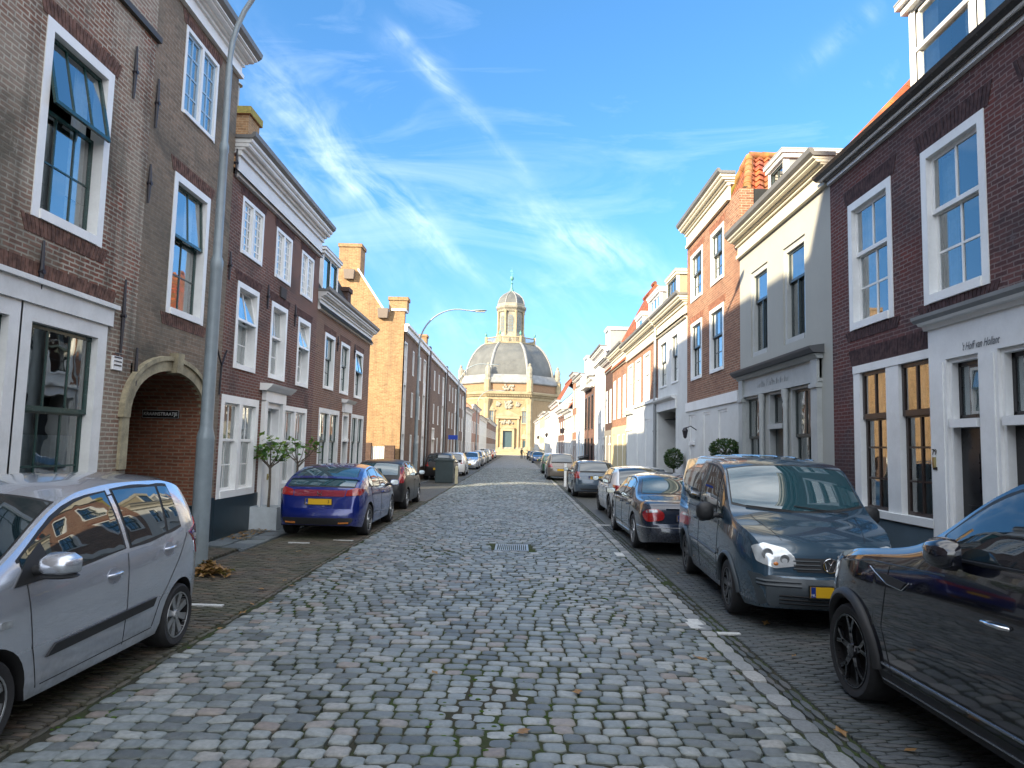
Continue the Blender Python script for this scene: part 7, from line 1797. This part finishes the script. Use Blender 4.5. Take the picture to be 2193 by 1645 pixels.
def simple_car(label, pos, heading, sp, lights=True, rim=RIMS, lod=1, group=None, plate=True, H=None):
    sp['lod'] = lod; c = Car(label, 'car', pos, heading, sp, group=group); L = sp['L']; c.wheels(rim, 5, 'Y' if lod else 'S')
    top = sp['top']; x_rf = [p[0] for p in top if p[1] > 1.3][-1]; xs = [p for p in top if p[0] > x_rf][0][0]
    c.screen(L-1.08, x_rf+.1, 'windscreen', CG, bow0=-.08, n=5, mm=6); xr = [p[0] for p in top if p[1] > 1.3][0]
    c.screen(.12, xr+.02, 'rear_window', CG, q=.86, n=4, mm=6)
    c.side_glass([(xr+.25, xr+.3, 1.75, 1.75), (1.83, 1.83, L-1.25, L-1.25)], seal=False)
    for q in (1, -1):
        f = (lambda p: p) if q > 0 else mir
        c.decal('B', f([(.52, .76), (.78, .76), (.80, .98), (.60, .98)]), 'tail_light', REDL, .012, res=.12); c.decal('F', f([(.42, .60), (.72, .62), (.74, .76), (.5, .74)]), 'headlight', LENS, .012, res=.12)
    if plate: c.plate('B', .62, blue=False); c.plate('F', .42, blue=False)
    c.mirror(L-1.25, .96, sp['paint'], glass=False); return c
P_ = lambda n, col, m=.3: carpaint(n, col, m, .28)
TAUPE = P_('warm_grey_paint', (.16, .14, .12)); 
simple_car('warm grey people carrier with red corner lights on the right, beyond the white post', (2.68, 42.2+2.1), R_(90), wagon(4.3, 1.6, 1.8, TAUPE))
simple_car('green old hatchback, half hidden beyond the warm grey people carrier', (2.65, 52.+2), R_(90), hatch_spec(3.9, 1.45, 1.65, P_('green_paint', (.02, .12, .06))))
simple_car('white car with pale roof beyond the green hatchback, right side', (3.0, 61.+2), R_(90), hatch_spec(4.1, 1.5, 1.72, WHC), lod=0)
simple_car('dark blue car facing the viewer far down the right side', (2.75, 90.), R_(-90), hatch_spec(4.2, 1.45, 1.75, P_('mid_blue_paint', (.015, .04, .11))), lod=0)
simple_car('grey car right behind the distant dark blue one, right side', (2.6, 104.), R_(-90), hatch_spec(4.1, 1.45, 1.7, P_('grey_paint', (.12, .13, .14))), lod=0)
simple_car('last dark car on the right before the church square', (2.4, 114.), R_(-90), hatch_spec(4.1, 1.45, 1.7, P_('black_paint', (0, 0, 0))), lod=0)
simple_car('black car hidden behind the dark container on the left', (-4.3, 40.5), R_(90), hatch_spec(4.0, 1.5, 1.7, P_('black_paint', (0, 0, 0))))
simple_car('white hatchback just beyond the black car and the container', (-4.15, 47.), R_(90), hatch_spec(4.0, 1.5, 1.7, WHC))
simple_car('silver estate facing the viewer on the left, beyond the white hatchback', (-4.05, 60.5), R_(-90), wagon(4.4, 1.45, 1.72, SIL))
simple_car('dark grey car just beyond the silver estate on the left', (-4.1, 68.5), R_(-90), hatch_spec(4.1, 1.47, 1.7, P_('grey_paint', (0, 0, 0))), lod=0)
simple_car('small white car, second beyond the silver estate, left side', (-4.15, 76.), R_(90), hatch_spec(3.8, 1.5, 1.65, WHC), lod=0)
simple_car('grey-green car, third beyond the silver estate, left side', (-4.2, 84.), R_(90), hatch_spec(4.1, 1.47, 1.7, P_('grey_green_paint', (.10, .12, .11))), lod=0)
simple_car('white tall car, fourth beyond the silver estate, left side', (-4.3, 94.), R_(90), wagon(4.3, 1.65, 1.75, WHC), lod=0)
simple_car('red car at the far end of the left row', (-4.4, 108.), R_(90), hatch_spec(4.0, 1.47, 1.7, P_('red_paint', (.30, .02, .015))), lod=0)
simple_car('pale car beyond the red one at the square', (-4.5, 122.), R_(90), hatch_spec(4.0, 1.5, 1.7, SIL), lod=0)
# ================================================================ street furniture and plants
LAMP = paint('grey_lamp_paint', (.23, .28, .31), .4, .1, var=.1, scale=8, dirt=((.12, .12, .10), .3))
def street_lamp(x, y, label, h=8.6, low=True):
    k = h-8.6
    T = Thing('street_lamp', label, 'street lamp', (x, y, -.1))
    m = MB(); m.lathe((x, y, -.1), [(.13, 0), (.125, .6), (.12, 1.9), (.125, 1.93), (.095, 2.05), (.09, 2.1), (.085, 4.4), (.09, 4.42), (.09, 4.55), (.065, 4.62), (.06, 6.2), (.068, 6.22), (.068, 6.32), (.05, 6.38), (.048, 6.7+k)], 16)
    T.add(m, 'pole', LAMP, smooth=35)
    P = [(x, y, 6.5+k)]
    for i in range(13):
        a = math.pi*.56*i/12; P.append((x+1.9*(1-math.cos(a)), y, 6.7+k+1.9*math.sin(a)))
    e = P[-1]; P.append((e[0]+.35, y, e[2]-.03+.0)); m = MB(); m.tube(P, [.045]+[.04]*8+[.034]*(len(P)-9), 10); T.add(m, 'arm', LAMP, smooth=50)
    m = MB(); N = 12; hx, hz = P[-1][0], P[-1][2]; vs = []; fs = []
    for i, (t, w, th) in enumerate(((0, .03, .03), (.15, .06, .045), (.4, .13, .055), (.7, .15, .05), (.95, .12, .035), (1.08, .03, .015))):
        for j in range(N): a = 2*math.pi*j/N; vs.append((hx-.1+t*.75, y+w*math.cos(a), hz+.03*t+th*math.sin(a)))
    for i in range(5):
        for j in range(N): fs.append((i*N+j, i*N+(j+1) % N, (i+1)*N+(j+1) % N, (i+1)*N+j))
    m.add(vs, fs+[tuple(range(N)), tuple(range(5*N, 6*N))]); ho = T.add(m, 'lamp_head', LAMP, smooth=50)
    g = MB(); g.box(hx+.15, hx+.62, y-.09, y+.09, hz-.05, hz-.035); T.add(g, 'lens', paint('lamp_lens', (.6, .6, .56), .3), ho)
    d = MB(); d.box(x+.085 if False else x-.04, x+.04, y-.132, y-.124, .35, .75); T.add(d, 'service_door', LAMP)
    if low:
        s_ = MB(); s_.box(x-.02, x+.035, y-.105, y-.098, 1.55, 1.62); s_.box(x+.0, x+.02, y-.105, y-.098, 1.45, 1.53); T.add(s_, 'sticker', WHITE)
    return T
street_lamp(-4.52, 10.15, 'tall grey curved lamp post beside the silver hatchback', h=9.45)
street_lamp(-5.0, 34.5, 'tall curved lamp post in front of the yellow gable', low=False)
street_lamp(-4.95, 57.5, 'third curved lamp post on the left, its head before the dome', low=False)
street_lamp(-4.95, 84., 'farthest curved lamp post on the left', low=False)

T = Thing('bollard', 'thin white post on the right edge of the road by the warm grey people carrier', 'post', (2.44, 35.5, -.1)); m = MB(); m.box(2.38, 2.50, 35.44, 35.56, -.1, 1.02); m.box(2.37, 2.51, 35.43, 35.57, 1.02, 1.05); T.add(m, 'post_body', WHITE)
T = Thing('bollard', 'short yellowed post beside the dark container at the left kerb', 'post', (-3.05, 35.7, -.1)); m = MB(); m.box(-3.12, -2.98, 35.63, 35.77, -.1, .75); m.frustum((-3.05, 35.7), .09, .02, .75, .8, 4, math.pi/4); T.add(m, 'post_body', paint('yellowed_paint', (.55, .5, .33), .6, var=.2))
# container
T = Thing('waste_container', 'dark grey-green waste container in front of the black car on the left', 'container', (-3.75, 36.6, -.1))
m = MB(); m.box(-4.2, -3.28, 36.2, 37.0, -.1, 1.02); T.add(m, 'container_body', paint('container_green', (.03, .05, .055), .5, var=.2), bevel=.03)
m = MB(); m.box(-4.24, -3.24, 36.16, 37.04, 1.02, 1.12); m.box(-4.1, -3.4, 36.25, 36.95, 1.12, 1.18); T.add(m, 'container_lid', paint('container_lid', (.05, .07, .075), .4), bevel=.02)
T = Thing('wheelie_bin', 'black bin with a sloping lid at the foot of the tall white houses', 'bin', (4.7, 50.3, -.1)); m = MB(); m.add([(4.45, 50., -.05), (5.0, 50., -.05), (5.0, 50.6, -.05), (4.45, 50.6, -.05), (4.4, 49.95, 1.15), (5.05, 49.95, 1.3), (5.05, 50.65, 1.3), (4.4, 50.65, 1.15)], [(0,3,2,1),(4,5,6,7),(0,1,5,4),(1,2,6,5),(2,3,7,6),(3,0,4,7)]); T.add(m, 'bin_body', BLACKP); m = MB(); m.add([(4.33, 49.9, 1.18), (5.1, 49.9, 1.36), (5.1, 50.7, 1.36), (4.33, 50.7, 1.18), (4.33, 49.9, 1.23), (5.1, 49.9, 1.41), (5.1, 50.7, 1.41), (4.33, 50.7, 1.23)], [(0,3,2,1),(4,5,6,7),(0,1,5,4),(1,2,6,5),(2,3,7,6),(3,0,4,7)]); T.add(m, 'bin_lid', PLAS)
# blue name board sticking out of the facade
T = Thing('name_board', 'blue board sticking out of the brown apartments', 'sign', (-5.2, 54.2, 2.4)); m = MB(); m.box(-5.66, -4.62, 54.15, 54.2, 2.28, 2.62); T.add(m, 'board', paint('sign_blue', (.01, .06, .45), .4)); m = MB(); m.box(-5.71, -5.6, 54.16, 54.19, 2.4, 2.5); T.add(m, 'bracket', IRON)
# drain grate in the carriageway
gx0, gx1, gy0, gy1 = -.36, .24, 12.5, 13.3; gz = -.012
T = Thing('drain_grate', 'steel ribbed drain grate set in the cobbles', 'drain grate', ((gx0+gx1)/2, 12.9, gz)); GM = paint('grate_steel', (.30, .31, .31), .35, .8, var=.15, scale=20)
m = MB()
for a, b, c_, d_ in ((gx0, gx1, gy0, gy0+.05), (gx0, gx1, gy1-.05, gy1), (gx0, gx0+.04, gy0+.05, gy1-.05), (gx1-.04, gx1, gy0+.05, gy1-.05)): m.box(a, b, c_, d_, -.05, gz+.012)
T.add(m, 'grate_frame', GM); 
for i in range(14):
    x = gx0+.06+i*(gx1-gx0-.1)/14; m = MB(); m.box(x, x+.018, gy0+.05, gy1-.05, -.04, gz+.01); T.add(m, 'grate_bar', GM)
m = MB(); m.box(gx0+.04, gx1-.04, gy0+.05, gy1-.05, -.1, -.045); T.add(m, 'drain_pit', WELL)
# white parking bay marks
WMK = paint('worn_white_stone', (.50, .51, .50), .7, var=.25, scale=30)
def mark(lb, x0, x1, y0, y1, z=-.088): m = MB(); m.box(x0, x1, y0, y1, z-.02, z); solo(m, 'parking_mark', WMK, lb, 'road marking', group='white parking bay marks', loc=((x0+x1)/2, (y0+y1)/2, z), bevel=.004)
g = ground(1495, 1345); mark('white stone in the right kerb line beside the van', g.x-.09, g.x+.09, g.y-.05, g.y+.36); g = ground(1540, 1357); mark('short white bay line on the right beside the van', g.x-.02, g.x+.22, g.y-.04, g.y+.03)
g = ground(448, 1297); mark('white bay line beside the silver hatchback', g.x-.22, g.x+.16, g.y-.04, g.y+.04); g = ground(640, 1163); mark('worn bay line behind the blue hatchback, left piece', g.x-.2, g.x+.2, g.y-.03, g.y+.03); g = ground(735, 1158); mark('worn bay line behind the blue hatchback, right piece', g.x-.2, g.x+.2, g.y-.03, g.y+.03)
g = ground(1290, 1125); mark('white bay line beside the navy saloon', g.x-.15, g.x+.2, g.y-.05, g.y+.05); g = ground(1330, 1190); mark('white stone in the right kerb line near the saloon', g.x-.09, g.x+.06, g.y-.1, g.y+.3)

# foliage -----------------------------------------------------------------
def leafmat(name, a, b, c):
    t = NT(name); p = t.pos(); g = t.n('ShaderNodeNewGeometry')
    n = t.math('ADD', t.math('MULTIPLY', g.outputs['Random Per Island'], .8), t.math('MULTIPLY', t.noise(p, 4, 2), .3))
    col = t.ramp(n, [(.1, a), (.5, b), (.95, c)])
    d = t.n('ShaderNodeBsdfPrincipled'); t.l(col, d.inputs['Base Color']); d.inputs['Roughness'].default_value = .5
    tr = t.n('ShaderNodeBsdfTranslucent'); t.l(t.mix(.5, col, (.25, .35, .05)), tr.inputs['Color']); m = t.n('ShaderNodeMixShader'); m.inputs[0].default_value = .3
    t.l(d.outputs[0], m.inputs[1]); t.l(tr.outputs[0], m.inputs[2]); t.l(m.outputs[0], t.out.inputs[0]); return t.m
FIG = leafmat('fig_leaf', (.02, .07, .015), (.06, .17, .02), (.20, .30, .04)); BOXL = leafmat('box_leaf', (.008, .03, .012), (.02, .06, .02), (.05, .11, .03)); DEAD = leafmat('dry_leaf', (.10, .05, .02), (.22, .11, .035), (.34, .20, .08))
BARK = paint('grey_bark', (.16, .13, .10), .9, var=.4, scale=20, bump=.5); PLANT = paint('planter_grey_white', (.50, .55, .58), .7, var=.12, scale=6, bump=.2)
def leaf(m, c, size, r_, lobes=3, flat=0):
    """a lobed leaf as a small fan of faces"""
    a = r_.uniform(0, 2*math.pi); tl = r_.uniform(-.7, .7)*(1-flat); t2 = r_.uniform(-.9, .5)*(1-flat)
    R3 = Matrix.Rotation(a, 3, 'Z') @ Matrix.Rotation(t2, 3, 'X') @ Matrix.Rotation(tl, 3, 'Y'); n = lobes*2+2; P = []
    for i in range(n):
        an = -math.pi/2+2*math.pi*(i+.5)/n; rr = size*(1 if i % 2 else .55)*(1.15 if abs(an-math.pi/2) < .6 else 1); P.append(Vector((rr*math.cos(an)*.8, rr*math.sin(an), .12*rr*math.cos(3*an))))
    P = [Vector((0, 0, .0))]+P; m.add([Vector(c)+R3@p for p in P], [(0, 1+i, 1+(i+1) % n) for i in range(n)])
def fig_tree(x, y, z, h, label, seed, clumps):
    r_ = random.Random(seed); T = Thing('fig_tree', label, 'tree', (x, y, z))
    m = MB(); th = h*.52; m.tube([(x, y, z), (x+.01, y, z+th*.5), (x-.01, y+.01, z+th)], [.032, .028, .026], 8); tips = []
    for i in range(9):
        a = 2*math.pi*i/9+r_.uniform(-.3, .3); l = r_.uniform(.3, .62)*h*.55; e = Vector((x+math.cos(a)*l*.75, y+math.sin(a)*l*.75, z+th+l*r_.uniform(.55, 1.1)))
        s_ = Vector((x, y, z+th*r_.uniform(.82, 1.))); md = s_.lerp(e, .5)+Vector((math.cos(a)*.05, math.sin(a)*.05, -.03)); m.tube([s_, md, e], [.014, .010, .006], 6); tips.append(e); tips.append(md.lerp(e, .6))
    T.add(m, 'trunk', BARK, smooth=60)
    l = MB()
    for t in tips:
        if r_.random() < .25: continue
        for k in range(r_.randint(*clumps)): leaf(l, t+Vector((r_.gauss(0, .07), r_.gauss(0, .07), r_.gauss(0, .06))), r_.uniform(.045, .095), r_)
    T.add(l, 'crown', FIG, recalc=False)
def planter(x, y, s, h, label):
    T = Thing('planter', label, 'planter', (x, y, -.08)); m = MB(); t = .03
    m.box(x-s/2, x+s/2, y-s/2, y-s/2+t, -.08, h); m.box(x-s/2, x+s/2, y+s/2-t, y+s/2, -.08, h); m.box(x-s/2, x-s/2+t, y-s/2+t, y+s/2-t, -.08, h); m.box(x+s/2-t, x+s/2, y-s/2+t, y+s/2-t, -.08, h); T.add(m, 'box', PLANT)
    m = MB(); m.box(x-s/2+t, x+s/2-t, y-s/2+t, y+s/2-t, h-.12, h-.05); T.add(m, 'soil', paint('potting_soil', (.03, .022, .016), .95, bump=.5, scale=30))
planter(-5.38, 15.35, .58, .40, 'square grey-white planter with the nearer fig tree'); fig_tree(-5.38, 15.35, .33, 1.85, 'young leafy fig tree in the nearer planter by the white doorcase', 3, (11, 17))
planter(-5.33, 17.1, .58, .40, 'square grey-white planter with the farther fig tree'); fig_tree(-5.33, 17.1, .33, 1.95, 'sparser fig tree in the farther planter behind the blue hatchback', 8, (7, 12))
def bush(x, y, z, rx_, rz_, label, n=500, stem=0, pot=True, seed=1):
    r_ = random.Random(seed); T = Thing('potted_bush', label, 'plant', (x, y, -.1)); l = MB()
    for i in range(n):
        v = Vector((r_.gauss(0, 1), r_.gauss(0, 1), r_.gauss(0, 1))).normalized(); k = r_.uniform(.55, 1.08)**.6; leaf(l, (x+v.x*rx_*k, y+v.y*rx_*k, z+v.z*rz_*k), r_.uniform(.03, .05), r_, 1)
    T.add(l, 'foliage', BOXL, recalc=False)
    m = MB(); m.tube([(x, y, .2), (x, y, z)], .025, 7)
    for i in range(6): a = i*1.05; m.tube([(x, y, z-.15), (x+math.cos(a)*rx_*.6, y+math.sin(a)*rx_*.6, z+rz_*.2)], [.015, .006], 5)
    T.add(m, 'stem', BARK)
    if pot: m = MB(); m.lathe((x, y, -.1), [(0, 0), (.17, 0), (.22, .38), (.24, .38), (.24, .42), (.2, .42), (.18, .36), (0, .36)], 16); T.add(m, 'pot', paint('dark_pot', (.05, .05, .055), .6), smooth=40)
g = onX(1443, 982, 4.85); bush(4.85, g.y, g.z, .30, .32, 'round dark bush on a stem at the recessed white entrance', 1700, seed=4)
g = onX(1553, 958, 4.9); bush(4.9, g.y, g.z-.05, .36, .26, 'bushy dark shrub by the grey shop front, just above the van roof', 1700, seed=6)
# fallen leaves
r_ = random.Random(11); lm = MB()
for i in range(260):
    a = r_.uniform(0, 6.28); d = abs(r_.gauss(0, .17)); leaf(lm, (-4.33+d*math.cos(a)*1.2, 10.05+d*math.sin(a), -.06+max(0, .17-d*.6)*r_.random()), r_.uniform(.04, .075), r_, 3, .3)
solo(lm, 'leaf_pile', DEAD, 'brown heap of dry leaves at the foot of the near lamp post', 'leaves', kind='stuff', loc=(-4.3, 10.05, -.08), recalc=False)
lm = MB()
for i in range(240):
    x, y = r_.uniform(-5.62, -5.1), r_.uniform(13.4, 15.0) if i < 150 else r_.uniform(16, 17.3); leaf(lm, (x+r_.gauss(0, .02), y, -.065+r_.random()*.02), r_.uniform(.025, .05), r_, 3, .7)
solo(lm, 'leaf_litter', DEAD, 'thin brown leaf litter along the slabs by the planters', 'leaves', kind='stuff', loc=(-5.3, 14.5, -.07), recalc=False)
for k, (px, py) in enumerate([(560, 1258), (625, 1250), (610, 1240), (540, 1290), (470, 1340), (580, 1287), (745, 1195), (795, 1188), (1490, 1405), (1505, 1408), (1410, 1195), (1452, 1225), (1480, 1200), (640, 1178), (520, 1306), (1236, 1498), (1120, 1590), (930, 1460), (1330, 1310), (1700, 1400), (1640, 1330), (1800, 1560), (1950, 1600)]):
    g = ground(px, py, -.06); z = (float(camber(g.x)) if XL < g.x < XR else -.09)+.015; m = MB(); leaf(m, (g.x, g.y, z), r_.uniform(.035, .07), r_, 3, .8)
    solo(m, 'fallen_leaf', DEAD, 'small brown curled leaf lying loose on the paving', 'leaf', group='loose fallen leaves', loc=(g.x, g.y, z), recalc=False)
# moss cushions in the joints
mm = MB()
for i in range(2600):
    x = r_.uniform(XL, XR); y = r_.uniform(2.6, 11.) if i < 2100 else r_.uniform(11, 16)
    if r_.random() > .35+.5*abs(math.sin(x*1.7+y*.6))*abs(math.sin(y*.9-x)): continue
    if abs(x+.9) < .7 and r_.random() < .3: continue
    z = float(camber(x))-.012; s_ = r_.uniform(.006, .016); a = r_.uniform(0, 3); mm.ball((x, y, z), s_*1.5, s_*.8, s_*.55, 6, 4)
MOSSM = NT('joint_moss'); pp = MOSSM.pos(); MOSSM.pbr(MOSSM.mix(MOSSM.noise(pp, 90, 3), (.02, .045, .01), (.07, .12, .02)), .95, 0, MOSSM.bump(MOSSM.noise(pp, 300, 2), 1, .004), spec=.1)
ms = solo(mm, 'joint_moss', MOSSM.m, kind='stuff', recalc=False, smooth=60); ms['label'] = 'green moss growing in the joints between the cobbles'; ms['category'] = 'moss'

# cyclist far down the street, on foot beside the bicycle
px_, py_ = .75, 118.
T = Thing('bicycle', 'dark city bicycle held by the distant person', 'bicycle', (px_+.45, py_, -.1)); bx = px_+.45
for w_ in (-.52, .52):
    m = MB(); m.tube([(bx, py_+w_+.34*math.cos(a), .24+.34*math.sin(a)) for a in np.linspace(0, 2*math.pi, 17)], .025, 6); T.add(m, 'wheel', RUB)
m = MB(); m.tube([(bx, py_-.52, .24), (bx, py_-.15, .7), (bx, py_+.35, .72), (bx, py_+.52, .24)], .022, 6); m.tube([(bx, py_-.15, .7), (bx, py_, .2), (bx, py_+.35, .72)], .02, 6); T.add(m, 'frame', IRON)
m = MB(); m.tube([(bx-.28, py_+.3, .98), (bx, py_+.38, .96), (bx+.28, py_+.3, .98)], .018, 6); m.tube([(bx, py_+.37, .7), (bx, py_+.38, .96)], .018, 6); T.add(m, 'handlebar', IRON)
m = MB(); m.ball((bx, py_-.18, .82), .09, .15, .04); T.add(m, 'saddle', BLACKP)
def person(x, y, z, rot, label):
    J = dict(pel=(0, 0, .95), sp=(0, 0, 1.15), ch=(0, .01, 1.36), nk=(0, .01, 1.5), hd=(0, .03, 1.6), ht=(0, .03, 1.74),
        hl=(-.09, 0, .92), kl=(-.1, .1, .5), al=(-.1, -.05, .08), tl=(-.1, .1, .03), hr=(.09, 0, .92), kr=(.1, .02, .5), ar=(.1, -.16, .1), tr=(.1, -.02, .03),
        sl=(-.18, 0, 1.42), el=(-.24, .02, 1.14), wl=(-.22, .16, .95), fl=(-.2, .22, .9), sr=(.18, 0, 1.42), er=(.27, .1, 1.18), wr=(.33, .3, 1.05), fr=(.35, .37, 1.02))
    Rr = dict(pel=.14, sp=.13, ch=.155, nk=.06, hd=.09, ht=.07, hl=.1, kl=.065, al=.045, tl=.04, hr=.1, kr=.065, ar=.045, tr=.04, sl=.07, el=.05, wl=.035, fl=.035, sr=.07, er=.05, wr=.035, fr=.035)
    E = [('pel', 'sp'), ('sp', 'ch'), ('ch', 'nk'), ('nk', 'hd'), ('hd', 'ht'), ('pel', 'hl'), ('hl', 'kl'), ('kl', 'al'), ('al', 'tl'), ('pel', 'hr'), ('hr', 'kr'), ('kr', 'ar'), ('ar', 'tr'), ('ch', 'sl'), ('sl', 'el'), ('el', 'wl'), ('wl', 'fl'), ('ch', 'sr'), ('sr', 'er'), ('er', 'wr'), ('wr', 'fr')]
    K = list(J); me = bpy.data.meshes.new('person'); me.from_pydata([J[k] for k in K], [(K.index(a), K.index(b)) for a, b in E], [])
    ob = bpy.data.objects.new('person', me); COL.objects.link(ob); ob.location = (x, y, z); ob.rotation_euler = (0, 0, rot)
    md = ob.modifiers.new('skin', 'SKIN'); sk = me.skin_vertices[0].data
    for i, k in enumerate(K): sk[i].radius = (Rr[k], Rr[k]); sk[i].use_root = (k == 'pel')
    ob.modifiers.new('sub', 'SUBSURF').levels = 1; ob.modifiers['sub'].render_levels = 1
    me2 = bpy.data.meshes.new_from_object(ob.evaluated_get(bpy.context.evaluated_depsgraph_get())); ob.modifiers.clear(); ob.data = me2; me2.materials.clear()
    t = NT('dark_clothing'); z_ = t.n('ShaderNodeSeparateXYZ'); t.l(t.obj(), z_.inputs[0]); t.pbr(t.ramp(t.math('MULTIPLY', z_.outputs[2], .5), [(0, (.02, .02, .025)), (.45, (.025, .035, .04)), (.76, (.03, .05, .03)), (.775, (.38, .24, .18))], 'CONSTANT'), .8); me2.materials.append(t.m)
    ob['label'] = label; ob['category'] = 'person'; hm = MB(); hm.ball((0, .0, 1.70), .1, .115, .1, 10, 7); h = hm.obj('hair', paint('dark_hair', (.02, .015, .01), .7), smooth=60); h.parent = ob
person(px_, py_, -.1, 0, 'distant person in dark clothes walking a bicycle near the square')
